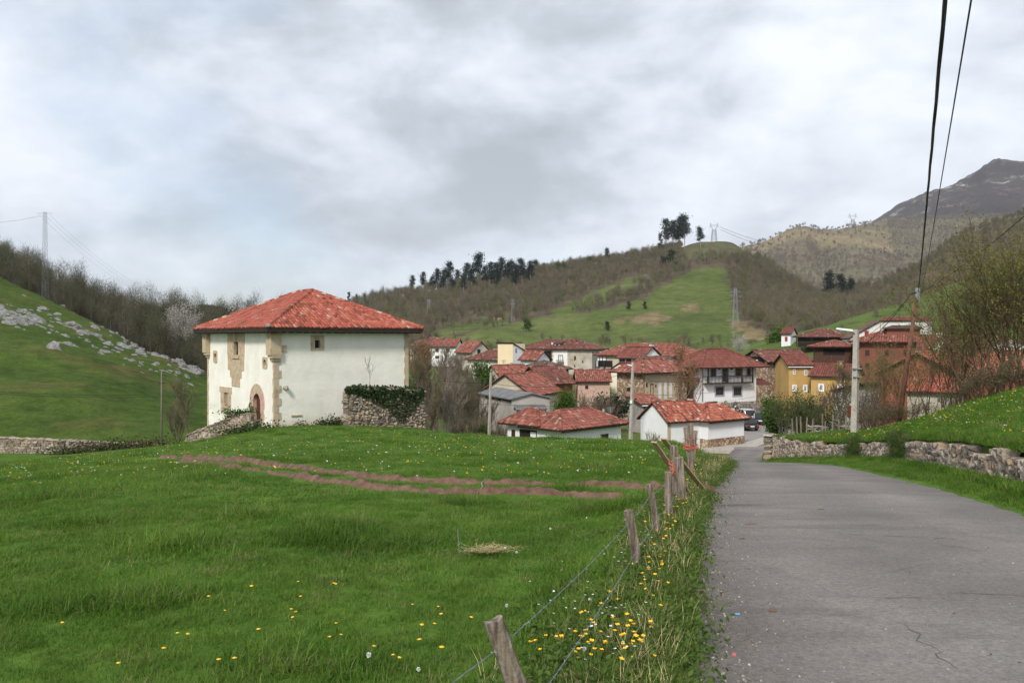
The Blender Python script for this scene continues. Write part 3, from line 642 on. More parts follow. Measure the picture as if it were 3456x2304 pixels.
def tile_list(poly, tw, tl, rr, jit=1.0):
    """frames of single barrel tiles: (centre-bottom, e, up, n, width, length)"""
    o, e, up, n, st, cols = plane_cols(poly, tw); out = []
    for a, s0, s1 in cols:
        s = math.floor(s0 / tl) * tl
        if s < s0 - .5 * tl: s += tl
        while s + .35 * tl < s1:
            ln = min(tl * 1.12, s1 - s + .05)
            out.append((o + e * (a + rr.gauss(0, .008 * jit)) + up * (s + rr.gauss(0, .02 * jit)) + n * .02, (e + up * rr.gauss(0, .03 * jit)).normalized(), up, n, st, ln)); s += tl
    return out
def tile_geo(fr, h=.09):
    c, e, up, n, w, ln = fr; vs = []
    for s, dz, k in ((0, .035, 1.0), (ln, 0, .88)):
        for x, z in TV: vs.append(c + e * (x * w * k) + up * s + n * (z * h + dz))
    return vs, [(0, 1, 5, 4), (1, 2, 6, 5), (2, 3, 7, 6), (3, 2, 1, 0)]
def tiles_mesh(polys, tw, tl, ridges, seed, lo=0.0, hi=1.0, jit=1.0, h=.09, frames=None):
    rr = random.Random(seed); mb = MB()
    for poly in polys:
        fl = tile_list(poly, tw, tl, rr, jit) if frames is None else []
        for fr in fl:
            t = min(1, max(0, rr.gauss(.5, .2))); t = t if rr.random() > .03 else rr.choice([0.0, 0.0, 1.0])
            mb.add(*tile_geo(fr, h), lo + (hi - lo) * t)
    for fr in (frames or []):
        t = min(1, max(0, rr.gauss(.5, .2))); t = t if rr.random() > .03 else rr.choice([0.0, 0.0, 1.0])
        mb.add(*tile_geo(fr, h), t)
    for a, b in ridges:
        a = Vector(a); b = Vector(b); d = b - a; k = max(1, int(d.length / (tl * .9))); u = d / k
        e = u.cross(Vector((0, 0, 1))).normalized(); n = e.cross(u).normalized()
        if n.z < 0: n = -n
        for i in range(k):
            c = a + u * i + n * (.05 + rr.uniform(-.01, .01)); t = rr.choice([.05, .2, .35, .5, .6, .8, 1.0])
            mb.add(*tile_geo((c, e, u.normalized(), n, tw * 1.25, u.length * 1.1), h * 1.5), t)
    return mb

class House:
    def __init__(s, name, label, A, B, back, eave, zb, wall, cat='house', group=None):
        pa = P(A[0], HY, A[1]); pb = P(B[0], HY, B[1]); s.ux = (pb - pa).normalized(); s.w = (pb - pa).length
        s.uy = Vector((-s.ux.y, s.ux.x, 0)); s.b = back
        s.zb = zb; s.h = (HY - eave) / F * A[1] - zb; s.o = Vector((pa.x, pa.y, zb)); s.wall = wall
        s.root = empty(name, s.o, math.atan2(s.ux.y, s.ux.x)); tag(s.root, label, cat, group)
        s.roofpart = None; s.gab = []
    def loc(s, p): d = Vector(p) - s.o; return Vector((d.dot(s.ux), d.dot(s.uy), d.z))
    def face(s, k):
        return {'F': (Vector((0, 0, 0)), Vector((1, 0, 0)), Vector((0, -1, 0))), 'R': (Vector((s.w, 0, 0)), Vector((0, 1, 0)), Vector((1, 0, 0))),
                'L': (Vector((0, s.b, 0)), Vector((0, -1, 0)), Vector((-1, 0, 0)))}[k]
    def at(s, k, px, py):
        """where a pixel's ray meets a wall face: (u along the wall, height above base)"""
        o, u, n = s.face(k); wo = s.o + s.ux * o.x + s.uy * o.y; wn = s.ux * n.x + s.uy * n.y; wu = s.ux * u.x + s.uy * u.y
        r = Vector(((px - CX) / F, 1, (HY - py) / F)); t = wo.dot(wn) / r.dot(wn); q = r * t - wo
        return q.dot(wu), q.z
    def fp(s, k, u, v, n):
        o, uu, nn = s.face(k); return o + uu * u + nn * n + Vector((0, 0, v))
    def fbox(s, mb, k, u0, u1, v0, v1, n0, n1, tint=.5):
        c = [(u0, n0), (u1, n0), (u1, n1), (u0, n1)]
        return mb.hexa([s.fp(k, u, v0, n) for u, n in c[::-1]] + [s.fp(k, u, v1, n) for u, n in c[::-1]], tint)
    def walls(s, rooftype='hip', rise=0.0, mat=None):
        mb = MB(); w, b, h = s.w, s.b, s.h
        mb.box(0, 0, -1.2, w, b, h)
        if rooftype == 'gx':
            for x in (0, w): mb.prism([(x, 0, h), (x, b, h), (x, b / 2, h + rise)], (.25 if x == 0 else -.25, 0, 0))
        if rooftype == 'gy':
            for y in (0, b): mb.prism([(0, y, h), (w, y, h), (w / 2, y, h + rise)], (0, .25 if y == 0 else -.25, 0))
        if rooftype == 'sl':
            mb.hexa([(0, 0, h), (w, 0, h), (w, b, h), (0, b, h), (0, 0, h + .01), (w, 0, h + rise), (w, b, h + rise), (0, b, h + .01)])
        if rooftype == 'sb':
            mb.hexa([(0, 0, h), (w, 0, h), (w, b, h), (0, b, h), (0, 0, h + max(0, rise) * 0 + .01), (w, 0, h + .01), (w, b, h + rise), (0, b, h + rise)]) if rise > 0 else None
        s.wallpart = mb.build('wall', mat or s.wall, s.root)
    def roof(s, typ, rise, ov=.5, mat='tile_old', tw=.3, tl=.5, lo=0.0, hi=1.0, seed=1, slab='timber', sides=None, jit=1.0):
        w, b, h = s.w, s.b, s.h; polys = []; ridges = []
        if typ == 'hip':
            if w >= b: sl = rise / (b / 2); r0 = (b / 2, b / 2); r1 = (w - b / 2, b / 2)
            else: sl = rise / (w / 2); r0 = (w / 2, w / 2); r1 = (w / 2, b - w / 2)
            ze = h - ov * sl; zr = h + rise
            c = [(-ov, -ov, ze), (w + ov, -ov, ze), (w + ov, b + ov, ze), (-ov, b + ov, ze)]; A = (r0[0], r0[1], zr); B = (r1[0], r1[1], zr)
            if w >= b: polys = [[c[0], c[1], B, A], [c[1], c[2], B], [c[2], c[3], A, B], [c[3], c[0], A]]; hips = [(c[0], A), (c[1], B), (c[2], B), (c[3], A)]
            else: polys = [[c[0], c[1], A], [c[1], c[2], B, A], [c[2], c[3], B], [c[3], c[0], A, B]]; hips = [(c[0], A), (c[1], A), (c[2], B), (c[3], B)]
            ridges = hips + ([(A, B)] if (Vector(B) - Vector(A)).length > .3 else [])
        elif typ == 'gx':
            sl = rise / (b / 2); ze = h - ov * sl; x0, x1 = -ov * .7, w + ov * .7
            A = (x0, b / 2, h + rise); B = (x1, b / 2, h + rise)
            polys = [[(x0, -ov, ze), (x1, -ov, ze), B, A], [(x1, b + ov, ze), (x0, b + ov, ze), A, B]]; ridges = [(A, B)]
        elif typ == 'gy':
            sl = rise / (w / 2); ze = h - ov * sl; y0, y1 = -ov * .7, b + ov * .7
            A = (w / 2, y0, h + rise); B = (w / 2, y1, h + rise)
            polys = [[(w + ov, y0, ze), (w + ov, y1, ze), B, A], [(-ov, y1, ze), (-ov, y0, ze), A, B]]; ridges = [(A, B)]
        elif typ == 'sb':      # eave at the front, rising (or falling) to the back
            sl = rise / b; polys = [[(-ov, -ov, h - ov * sl), (w + ov, -ov, h - ov * sl), (w + ov, b + ov, h + rise + ov * sl), (-ov, b + ov, h + rise + ov * sl)]]
        elif typ == 'sl':
            sl = rise / w; polys = [[(-ov, b + ov, h - ov * sl), (-ov, -ov, h - ov * sl), (w + ov, -ov, h + rise + ov * sl), (w + ov, b + ov, h + rise + ov * sl)]]
        mb = MB()
        for p in polys: mb.prism([Vector(q) + Vector((0, 0, .02)) for q in p], (0, 0, .10))
        s.roofpart = mb.build('roof', M[slab], s.root)
        up = Vector((0, 0, .12)); s.polys = [[Vector(q) + up for q in p] for p in polys]; s.ridges = [(Vector(a) + up, Vector(c_) + up) for a, c_ in ridges]
        if mat:
            t = tiles_mesh(s.polys, tw, tl, s.ridges, seed, lo, hi, jit).build('roof_tiles', M[mat], s.roofpart, tint=True); tag(t, kind='stuff')
    def rect(s, k, r): (u0, v1), (u1, v0) = s.at(k, r[0], r[1]), s.at(k, r[2], r[3]); return min(u0, u1), max(u0, u1), v0, v1
    def window(s, k, r, frame='brownwood', surround=None, fw=.09, sur=.18, name='window', pane='glass', bars=(1, 0), px=True, proud=.05):
        u0, u1, v0, v1 = s.rect(k, r) if px else r
        mb = MB()
        if surround:
            sb = MB()
            for a in ((u0 - sur, u1 + sur, v1, v1 + sur), (u0 - sur, u1 + sur, v0 - sur, v0), (u0 - sur, u0, v0, v1), (u1, u1 + sur, v0, v1)): s.fbox(sb, k, a[0], a[1], a[2], a[3], -.02, proud + .03)
        for a in ((u0, u1, v1 - fw, v1), (u0, u1, v0, v0 + fw), (u0, u0 + fw, v0 + fw, v1 - fw), (u1 - fw, u1, v0 + fw, v1 - fw)): s.fbox(mb, k, a[0], a[1], a[2], a[3], -.02, proud)
        iu0, iu1, iv0, iv1 = u0 + fw, u1 - fw, v0 + fw, v1 - fw
        for i in range(bars[0]): c = iu0 + (iu1 - iu0) * (i + 1) / (bars[0] + 1); s.fbox(mb, k, c - .03, c + .03, iv0, iv1, -.02, proud - .006)
        for i in range(bars[1]): c = iv0 + (iv1 - iv0) * (i + 1) / (bars[1] + 1); s.fbox(mb, k, iu0, iu1, c - .025, c + .025, -.02, proud - .010)
        o = mb.build(name, M[frame], s.root)
        pb = MB(); s.fbox(pb, k, iu0 + .002, iu1 - .002, iv0 + .002, iv1 - .002, -.02, .012); pb.build('pane' if name == 'window' else 'leaf', M[pane], o)
        if surround: sb.build('surround', M[surround], o)
        return o
    def slab(s, k, r, mat, name, n0=-.02, n1=.03, px=True, parent=None):
        u0, u1, v0, v1 = s.rect(k, r) if px else r
        mb = MB(); s.fbox(mb, k, u0, u1, v0, v1, n0, n1); return mb.build(name, M[mat], parent or s.root)
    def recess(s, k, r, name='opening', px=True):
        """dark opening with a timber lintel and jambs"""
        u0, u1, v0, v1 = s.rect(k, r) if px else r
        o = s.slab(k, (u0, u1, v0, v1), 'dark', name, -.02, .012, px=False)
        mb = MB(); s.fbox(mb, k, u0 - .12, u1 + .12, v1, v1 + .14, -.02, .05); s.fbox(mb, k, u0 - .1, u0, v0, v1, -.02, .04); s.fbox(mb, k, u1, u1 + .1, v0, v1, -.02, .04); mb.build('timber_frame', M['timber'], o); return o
    def chimney(s, x, y, z0, z1, w=.55, mat='dirtywhite', name='chimney'):
        mb = MB(); mb.box(x - w / 2, y - w / 2, z0, x + w / 2, y + w / 2, z1); o = mb.build(name, M[mat], s.roofpart)
        c = MB(); c.box(x - w * .65, y - w * .65, z1 + .002, x + w * .65, y + w * .65, z1 + .12); c.build('chimney_cap', M['cement'], o)
    def balcony(s, k, r, depth=1.0, posts=None, top=None, n=24, mat='timber'):
        u0, u1, v0, v1 = s.rect(k, r)
        mb = MB(); s.fbox(mb, k, u0, u1, v0 - .12, v0, -.02, depth); o = mb.build('balcony', M[mat], s.root)
        rb = MB(); s.fbox(rb, k, u0, u1, v1 - .1, v1, depth - .1, depth); s.fbox(rb, k, u0, u0 + .08, v1 - .1, v1, 0, depth - .1); s.fbox(rb, k, u1 - .08, u1, v1 - .1, v1, 0, depth - .1); rb.build('rail', M[mat], o)
        for i in range(n + 1):
            c = u0 + .04 + (u1 - u0 - .08) * i / n; bb = MB(); s.fbox(bb, k, c - .035, c + .035, v0, v1 - .1, depth - .08, depth - .02); bb.build('baluster', M[mat], o)
        for q in (posts or []):
            c = u0 + (u1 - u0) * q; bb = MB(); s.fbox(bb, k, c - .09, c + .09, v0, top, depth - .16, depth + .004); bb.build('post', M[mat], o)
        return o

# ---------------------------------------------------------------- stones
def stone_variants(mat, n=7):
    out = []
    for k in range(n):
        bm = bmesh.new(); bmesh.ops.create_cube(bm, size=1.0); bmesh.ops.subdivide_edges(bm, edges=bm.edges[:], cuts=1, use_grid_fill=True)
        rr = random.Random(k * 17 + 3)
        for v in bm.verts:
            c = v.co.copy(); c = c * .66 + c.normalized() * .5 * .36; v.co = c + Vector((rr.uniform(-.12, .12) for _ in range(3)))
        me = bpy.data.meshes.new('stone'); bm.to_mesh(me); bm.free(); me.materials.append(M[mat]); out.append(me)
    return out
STV = stone_variants('stone_obj')
STG = [([v.co.copy() for v in me.vertices], [tuple(p.vertices) for p in me.polygons]) for me in STV]
def stone_wall(name, label, pts, thick, ssz=.26, parts=300, seed=1, cap=False, group=None, skip=None, front_only=None, cat='wall', squash=1.0):
    """pts: [(x, y, zbottom, ztop)] along the wall; courses of separate irregular stones on an earth core"""
    rr = random.Random(seed); base = Vector((pts[0][0], pts[0][1], pts[0][2])); root = empty(name, base); tag(root, label, cat, group)
    seg = [0.0]
    for a, b in zip(pts[:-1], pts[1:]): seg.append(seg[-1] + math.hypot(b[0] - a[0], b[1] - a[1]))
    A = np.array(pts)
    def at(t): return [float(np.interp(t, seg, A[:, i])) for i in range(4)]
    core = MB(); k = max(2, int(seg[-1] / .6)); ring = []
    for i in range(k + 1):
        t = seg[-1] * i / k; x, y, z0, z1 = at(t); x2, y2, _, _ = at(min(t + .1, seg[-1])); x1, y1, _, _ = at(max(t - .1, 0)); d = Vector((x2 - x1, y2 - y1, 0)).normalized(); n = Vector((-d.y, d.x, 0)) * thick * .40
        p = Vector((x, y, 0)) - base
        ring.append([p + n + Vector((0, 0, z0 - .3)), p - n + Vector((0, 0, z0 - .3)), p - n + Vector((0, 0, z1 - .06)), p + n + Vector((0, 0, z1 - .06))])
    vs = [q for r_ in ring for q in r_]; fs = []
    for i in range(k):
        for j in range(4): j2 = (j + 1) % 4; fs.append((i * 4 + j, i * 4 + j2, i * 4 + 4 + j2, i * 4 + 4 + j))
    fs += [(3, 2, 1, 0), tuple(k * 4 + j for j in range(4))]
    core.add(vs, fs); core.build('wall_core', M['mortar'], root)
    st = []
    t = 0.0
    hmax = max(p[3] - p[2] for p in pts); zc = 0.0; row_ = 0
    while zc < hmax:
        ch = ssz * rr.uniform(.65, 1.15) * squash; t = rr.uniform(-.2, 0)
        while t < seg[-1]:
            ln = ssz * rr.uniform(.7, 1.6); tc = t + ln / 2
            if 0 <= tc <= seg[-1]:
                x, y, z0, z1 = at(tc); x2, y2, _, _ = at(min(tc + .15, seg[-1])); x1, y1, _, _ = at(max(tc - .15, 0))
                if z0 + zc + ch * .45 < z1 and not (skip and skip(tc, zc)):
                    ang = math.atan2(y2 - y1, x2 - x1)
                    hh = ch * rr.uniform(.7, 1.55)
                    st.append((Vector((x + rr.gauss(0, .012), y + rr.gauss(0, .012), z0 + zc + ch / 2)) - base, ang + rr.gauss(0, .05), Vector((ln * 1.06, thick * rr.uniform(.98, 1.12), hh))))
            t += ln
        zc += ch
    if cap:
        t = 0.0
        while t < seg[-1]:
            ln = ssz * rr.uniform(1.6, 2.8); tc = min(t + ln / 2, seg[-1]); x, y, z0, z1 = at(tc); xa, ya, _, za = at(max(0, tc - .2)); xb, yb, _, zb_ = at(min(seg[-1], tc + .2))
            st.append((Vector((x, y, z1 + .03)) - base, math.atan2(yb - ya, xb - xa), Vector((ln * 1.04, thick * 1.25, ssz * .55)), -math.atan2(zb_ - za, math.hypot(xb - xa, yb - ya)))); t += ln
    cen = [(base + s_[0]) for s_ in st]
    order = sorted(range(len(st)), key=lambda i: -(st[i][2].x * st[i][2].z) / max(.1, cen[i].length) ** 2)
    single = set(order[:parts]); rest = MB()
    for i, s_ in enumerate(st):
        vi = rr.randrange(len(STV)); eu = Euler((rr.gauss(0, .08), (s_[3] if len(s_) > 3 else 0) + rr.gauss(0, .10), s_[1] + (math.pi if rr.random() < .5 and len(s_) < 4 else 0)))
        if i in single:
            o = link('stone', STV[vi], root); o.location = s_[0]; o.rotation_euler = eu; o.scale = s_[2]
        else:
            mt = Matrix.Translation(s_[0]) @ eu.to_matrix().to_4x4() @ Matrix.Diagonal((*s_[2], 1)); rest.add([mt @ v for v in STG[vi][0]], STG[vi][1], rr.random())
    if rest.v: tag(rest.build('stones', M['stone'], root, smooth=False, tint=True), kind='stuff')
    return root

# ---------------------------------------------------------------- the white tower house on the meadow
def tower_house():
    C = P(926, HY, 62.0); ur = Vector((.78, .626, 0)).normalized(); L_, M_ = 11.6, 14.6
    B = C + ur * L_
    H = House('tower_house', 'white plastered hip-roofed stone house with sandstone corners and an arched door on the meadow', (926, 62.0), (CX + B.x / B.y * F, B.y), M_, 1092, -7.35, M['plaster'])
    w, b, h = H.w, H.b, H.h
    zg = .45                                      # ground at the near corner, above the base level
    # wall shell with real openings: list of (face, u0, u1, v0, v1)
    ops = {'F': [H.rect('F', (1062, 1148, 1080, 1174))],
           'L': [H.rect('L', (791, 1153, 806, 1198)), H.rect('L', (757, 1323, 771, 1368)), H.rect('L', (856, 1326, 880, 1432)),
                 H.rect('L', (724, 1192, 732, 1212)), H.rect('L', (890, 1212, 899, 1234))]}
    mb = MB(); T = .8
    for k, wd in (('F', w), ('L', b)):
        us = sorted({0, wd} | {round(x, 4) for o in ops[k] for x in o[:2]}); vs = sorted({-1.5, h} | {round(x, 4) for o in ops[k] for x in o[2:]})
        for i in range(len(us) - 1):
            for j in range(len(vs) - 1):
                cu, cv = (us[i] + us[i + 1]) / 2, (vs[j] + vs[j + 1]) / 2
                if any(o[0] < cu < o[1] and o[2] < cv < o[3] for o in ops[k]): continue
                mb.quad(*[H.fp(k, u, v, 0) for u, v in ((us[i], vs[j]), (us[i + 1], vs[j]), (us[i + 1], vs[j + 1]), (us[i], vs[j + 1]))])
    mb.quad((w, 0, -1.5), (w, b, -1.5), (w, b, h), (w, 0, h)); mb.quad((w, b, -1.5), (0, b, -1.5), (0, b, h), (w, b, h))
    # plaster with an ochre splash zone low on the wall
    m, nt, bs_, N, L = newmat('white_plaster_stained'); c = coords(N, 'obj')
    col = ramp(N, L, tnoise(N, L, c, 0.7, 7), [(0.25, (0.74, 0.71, 0.63)), (0.5, (0.80, 0.77, 0.69)), (0.75, (0.83, 0.805, 0.735))])
    rs = tnoise(N, L, c, 2.2, 6, 0.6, 0.2, stretch=(1, 1, 0.09)); col = mixc(N, L, ramp(N, L, rs, [(0.52, (0, 0, 0)), (0.74, (.10, .10, .10))]), col, (0.52, 0.48, 0.40))
    bl = tnoise(N, L, c, 0.35, 5, 0.6); col = mixc(N, L, 0.5, col, ramp(N, L, bl, [(0.3, (0.86, 0.86, 0.85)), (0.6, (1.03, 1.03, 1.03))]), 'MULTIPLY')
    sp = N('ShaderNodeSeparateXYZ'); L(c, sp.inputs[0]); ad = N('ShaderNodeMath'); ad.operation = 'ADD'; L(sp.outputs[2], ad.inputs[0])
    nn = N('ShaderNodeMath'); nn.operation = 'MULTIPLY'; L(tnoise(N, L, c, 1.3, 5), nn.inputs[0]); nn.inputs[1].default_value = -1.4; L(nn.outputs[0], ad.inputs[1])
    mr = N('ShaderNodeMapRange'); L(ad.outputs[0], mr.inputs[0]); mr.inputs[1].default_value = -.25; mr.inputs[2].default_value = .75; mr.inputs[3].default_value = .75; mr.inputs[4].default_value = 0.0
    gt = N('ShaderNodeMath'); gt.operation = 'GREATER_THAN'; L(sp.outputs[0], gt.inputs[0]); gt.inputs[1].default_value = .02; ml = N('ShaderNodeMath'); ml.operation = 'MULTIPLY'; L(gt.outputs[0], ml.inputs[0]); L(mr.outputs[0], ml.inputs[1])
    col = mixc(N, L, ml.outputs[0], col, (0.46, 0.34, 0.20)); L(col, bs_.inputs['Base Color']); bs_.inputs['Roughness'].default_value = .92
    bump(N, L, bs_, tnoise(N, L, c, 3.2, 6), .55, .05)
    mb.build('wall', m, H.root)
    # ---- front-face window: four sandstone blocks around a deep dark opening with an iron bar
    def ring(k, o, wd, name, mats, proud=.04, n=None):
        u0, u1, v0, v1 = o; fr = empty(name, (0, 0, 0), 0, H.root)
        for i, a in enumerate(((u0 - wd, u1 + wd, v1, v1 + wd * 1.15), (u0 - wd, u1 + wd, v0 - wd * .55, v0), (u0 - wd, u0, v0 + .003, v1 - .003), (u1, u1 + wd, v0 + .003, v1 - .003))):
            q = MB(); H.fbox(q, k, a[0], a[1], a[2], a[3], -T * .9, proud + .004 * i); q.build('stone_block', M[mats[i % len(mats)]], fr)
        q = MB(); H.fbox(q, k, u0 + .003, u1 - .003, v0 + .003, v1 - .003, -.30, -.26); q.build('pane', M['dark'], fr)
        return fr
    ring('F', ops['F'][0], .34, 'window', ['sand'])
    # ---- left-face upper window: tall ashlar panel tapering in steps below the sill
    k = 'L'; o = ops['L'][0]; u0, u1, v0, v1 = o
    fr = empty('window', (0, 0, 0), 0, H.root); full = H.rect(k, (769, 1108, 826, 1206)); U0, U1, V0, V1 = full
    blocks = [(U0, U1, v1 + 1.05, V1, .10), (U0 + .03, U1 - .03, v1, v1 + 1.047, .06), (U0 + .03, u0, v0, v1 - .003, .06), (u1, U1 - .03, v0, v1 - .003, .065),
              (u0 - .25, u1 + .25, v0 - .28, v0 - .003, .16), (U0 + .08, u0 - .253, v0 - .28, v0 - .003, .05), (u1 + .253, U1 - .08, v0 - .28, v0 - .003, .05)]
    ww = U1 - U0
    y = v0 - .283
    for i, (f, hh) in enumerate(((.94, .95), (.66, .62), (.46, .72))):
        c = (U0 + U1) / 2; blocks.append((c - ww * f / 2, c + ww * f / 2, y - hh, y - .003, .05 + .003 * i)); y -= hh
    for i, a in enumerate(blocks):
        q = MB(); H.fbox(q, k, a[0], a[1], a[2], a[3], -T * .9, a[4]); q.build('stone_block', M['sand'], fr)
    q = MB(); H.fbox(q, k, u0 + .003, u1 - .003, v0 + .003, v1 - .003, -.22, -.18); q.build('pane', M['dark'], fr)
    q = MB(); c = (u0 + u1) / 2; q.prism([H.fp(k, c - .16, v1 + .003, .075), H.fp(k, c + .16, v1 + .003, .075), H.fp(k, c + .05, v1 + .35, .075), H.fp(k, c + .02, v1 + .9, .075), H.fp(k, c - .02, v1 + .9, .075), H.fp(k, c - .05, v1 + .35, .075)], H.ux * 0 + Vector((-.05, 0, 0))); q.build('carved_finial', M['sand'], fr)
    # ---- left-face lower window with lintel, jambs, mullion, sill and apron
    o = ops['L'][1]; u0, u1, v0, v1 = o; fr = empty('window', (0, 0, 0), 0, H.root); full = H.rect(k, (745, 1303, 782, 1394)); U0, U1, V0, V1 = full
    for i, a in enumerate(((U0 - .12, U1 + .05, v1, V1, .07), (U0 + .1, u0, v0, v1 - .003, .05), (u1, U1 - .1, v0, v1 - .003, .05), (u0 - .25, u1 + .25, v0 - .22, v0 - .003, .2), (U0 + .1, U1 - .1, V0, v0 - .223, .05))):
        q = MB(); H.fbox(q, k, a[0], a[1], a[2], a[3], -T * .9, a[4]); q.build('stone_block', M['sand'], fr)
    q = MB(); c = (u0 + u1) / 2; H.fbox(q, k, c - .07, c + .07, v0 + .003, v1 - .003, -.14, -.05); q.build('mullion', M['sand'], fr)
    q = MB(); H.fbox(q, k, u0 + .003, u1 - .003, v0 + .003, v1 - .003, -.22, -.18); q.build('pane', M['brownwood'], fr)
    # ---- two small oval windows
    for o, r in ((ops['L'][3], (721, 1182, 734, 1224)), (ops['L'][4], (887, 1204, 903, 1244))):
        u0, u1, v0, v1 = o; U0, U1, V0, V1 = H.rect(k, r); fr = empty('oval_window', (0, 0, 0), 0, H.root); q = MB(); n = 20
        cu, cv = (u0 + u1) / 2, (v0 + v1) / 2; ru, rv = (u1 - u0) / 2 * .98, (v1 - v0) / 2 * .98
        inn = [(cu + ru * math.cos(2 * math.pi * i / n), cv + rv * math.sin(2 * math.pi * i / n)) for i in range(n)]
        outp = []
        for i in range(n):
            ca, sa = math.cos(2 * math.pi * i / n), math.sin(2 * math.pi * i / n); f = 1 / max(abs(ca), abs(sa)); cu2, cv2 = (U0 + U1) / 2, (V0 + V1) / 2
            outp.append((cu2 + (U1 - U0) / 2 * ca * f, cv2 + (V1 - V0) / 2 * sa * f))
        for i in range(n):
            j = (i + 1) % n
            q.quad(H.fp(k, *outp[i], .05), H.fp(k, *outp[j], .05), H.fp(k, *inn[j], .05), H.fp(k, *inn[i], .05))
            q.quad(H.fp(k, *inn[i], .05), H.fp(k, *inn[j], .05), H.fp(k, *inn[j], -.5), H.fp(k, *inn[i], -.5)); q.quad(H.fp(k, *outp[j], .05), H.fp(k, *outp[i], .05), H.fp(k, *outp[i], -.02), H.fp(k, *outp[j], -.02))
        q.build('stone_frame', M['sand'], fr)
        q = MB(); q.add([H.fp(k, *p, -.14) for p in inn], [tuple(range(n))]); q.build('pane', M['dark'], fr)
    # ---- arched door with a ring of voussoirs
    o = ops['L'][2]; u0, u1, v0, v1 = o; cu = (u0 + u1) / 2; rad = (u1 - u0) / 2; vs_ = v1 - rad; dr = empty('door', (0, 0, 0), 0, H.root)
    U0, U1, V0, V1 = H.rect(k, (843, 1292, 893, 1432)); R2 = V1 - vs_
    n = 11
    for i in range(n):
        a0, a1 = math.pi * i / n + .006, math.pi * (i + 1) / n - .006; q = MB()
        pts = [(cu - rad * math.cos(a0), vs_ + rad * math.sin(a0)), (cu - rad * math.cos((a0 + a1) / 2), vs_ + rad * math.sin((a0 + a1) / 2)), (cu - rad * math.cos(a1), vs_ + rad * math.sin(a1)),
               (cu - R2 * math.cos(a1), vs_ + R2 * math.sin(a1)), (cu - R2 * math.cos((a0 + a1) / 2), vs_ + R2 * math.sin((a0 + a1) / 2)), (cu - R2 * math.cos(a0), vs_ + R2 * math.sin(a0))]
        q.prism([H.fp(k, *p, .045 + .004 * (i % 3)) for p in pts], Vector((1, 0, 0)) * .7); q.build('voussoir', M['sandpink' if i in (0, 1, 2, 8, 9, 10) else 'sand'], dr)
    for sd in (-1, 1):
        y = vs_
        for i in range(4):
            hh = (vs_ - v0) / 4; q = MB(); a, c = sorted((cu + sd * rad, cu + sd * (R2 - .12 * (i % 2)))); H.fbox(q, k, a, c, y - hh + .004, y - .004, -.7, .04 + .005 * (i % 2)); q.build('jamb_stone', M['sandpink' if i < 2 else 'sand'], dr); y -= hh
    q = MB(); q.add([H.fp(k, cu - rad + .01, v0, -.26), H.fp(k, cu + rad - .01, v0, -.26), H.fp(k, cu + rad - .01, vs_, -.26)] + [H.fp(k, cu + rad * math.cos(a), vs_ + rad * math.sin(a), -.26) for a in np.linspace(.1, math.pi - .1, 9)] + [H.fp(k, cu - rad + .01, vs_, -.26)], [tuple(range(13))])
    leaf = q.build('door_leaf', M['doorred'], dr)
    for i in range(7):
        c = u0 + (u1 - u0) * (i + .5) / 7; q = MB(); H.fbox(q, k, c - .085, c + .085, v0 + .02, vs_ + math.sqrt(max(0, rad ** 2 - (c - cu) ** 2)) * .97, -.257, -.235); q.build('plank', M['doorred'], leaf)
    # ---- quoins
    def quoin(corner, du, dv, z0, z1, name='quoin', long=(.62, .42)):
        z = z0; i = 0
        while z < z1 - .1:
            hh = min(R.uniform(.42, .62), z1 - z); a, c = (long if i % 2 else long[::-1]); q = MB(); x, y = corner
            xs = sorted((x + du * a, x - du * .05)); ys = sorted((y + dv * (.16 if i % 2 else .24), y - dv * .05))
            q.box(xs[0], ys[0], z + .006, xs[1], ys[1], z + hh - .006); q.build(name, M['sand'], H.root); z += hh; i += 1
    vc = H.at('F', 930, 1188)[1]
    quoin((0, 0), 1, 1, -.4, vc, long=(.50, .30)); quoin((w, 0), -1, 1, -.4, h - .12, long=(.36, .30)); quoin((0, b), 1, -1, -.4, h - 2.5, long=(.4, .18))
    q = MB(); q.box(-.07, -.07, vc + .005, .95, .3, vc + .5); q.build('quoin', M['sand'], H.root)
    # ---- the two corner turrets: square pilasters on stepped corbels
    for y0 in (-.28, b - .62):
        tr = empty('corner_turret', (0, 0, 0), 0, H.root); z = h - .14; i = 0
        zb_ = h - 2.35
        while z > zb_ + .1:
            hh = min(.5, z - zb_); q = MB(); q.box(-.40, y0, z - hh + .006, .45, y0 + .90, z); q.build('stone_block', M['sand'], tr); z -= hh
        for i, (e, hh) in enumerate(((.30, .22), (.16, .2), (.06, .16))):
            q = MB(); q.box(-e, y0 + .12 * i, z - hh, .4, y0 + .85 - .12 * i, z - .004); q.build('corbel', M['sand'], tr); z -= hh
    # ---- roof
    H.roof('hip', 2.75, .95, None)
    tl = []
    rr = random.Random(4)
    for p in H.polys: tl.append(tile_list(p, .30, .46, rr, 1.9))
    # eave boards and rafter ends
    q = MB(); q.box(-.93, -.93, h - .62, w + .93, b + .93, h - .30); q.build('soffit', M['timber'], H.roofpart)
    for i in range(22):
        x = -.7 + (w + 1.4) * i / 21; q = MB(); q.box(x - .06, -.93, h - .70, x + .06, 0, h - .622); q.build('rafter_end', M['timber'], H.roofpart)
    for i in range(26):
        y = -.7 + (b + 1.4) * i / 25; q = MB(); q.box(-.93, y - .06, h - .70, 0, y + .06, h - .622); q.build('rafter_end', M['timber'], H.roofpart)
    allf = [(f, i) for i, l in enumerate(tl) for f in l if i in (0, 3)]
    def wpos(f): q_ = f[0]; return H.o + H.ux * q_.x + H.uy * q_.y + Vector((0, 0, q_.z))
    allf.sort(key=lambda q_: (q_[1] != 0, wpos(q_[0]).length))
    var = []
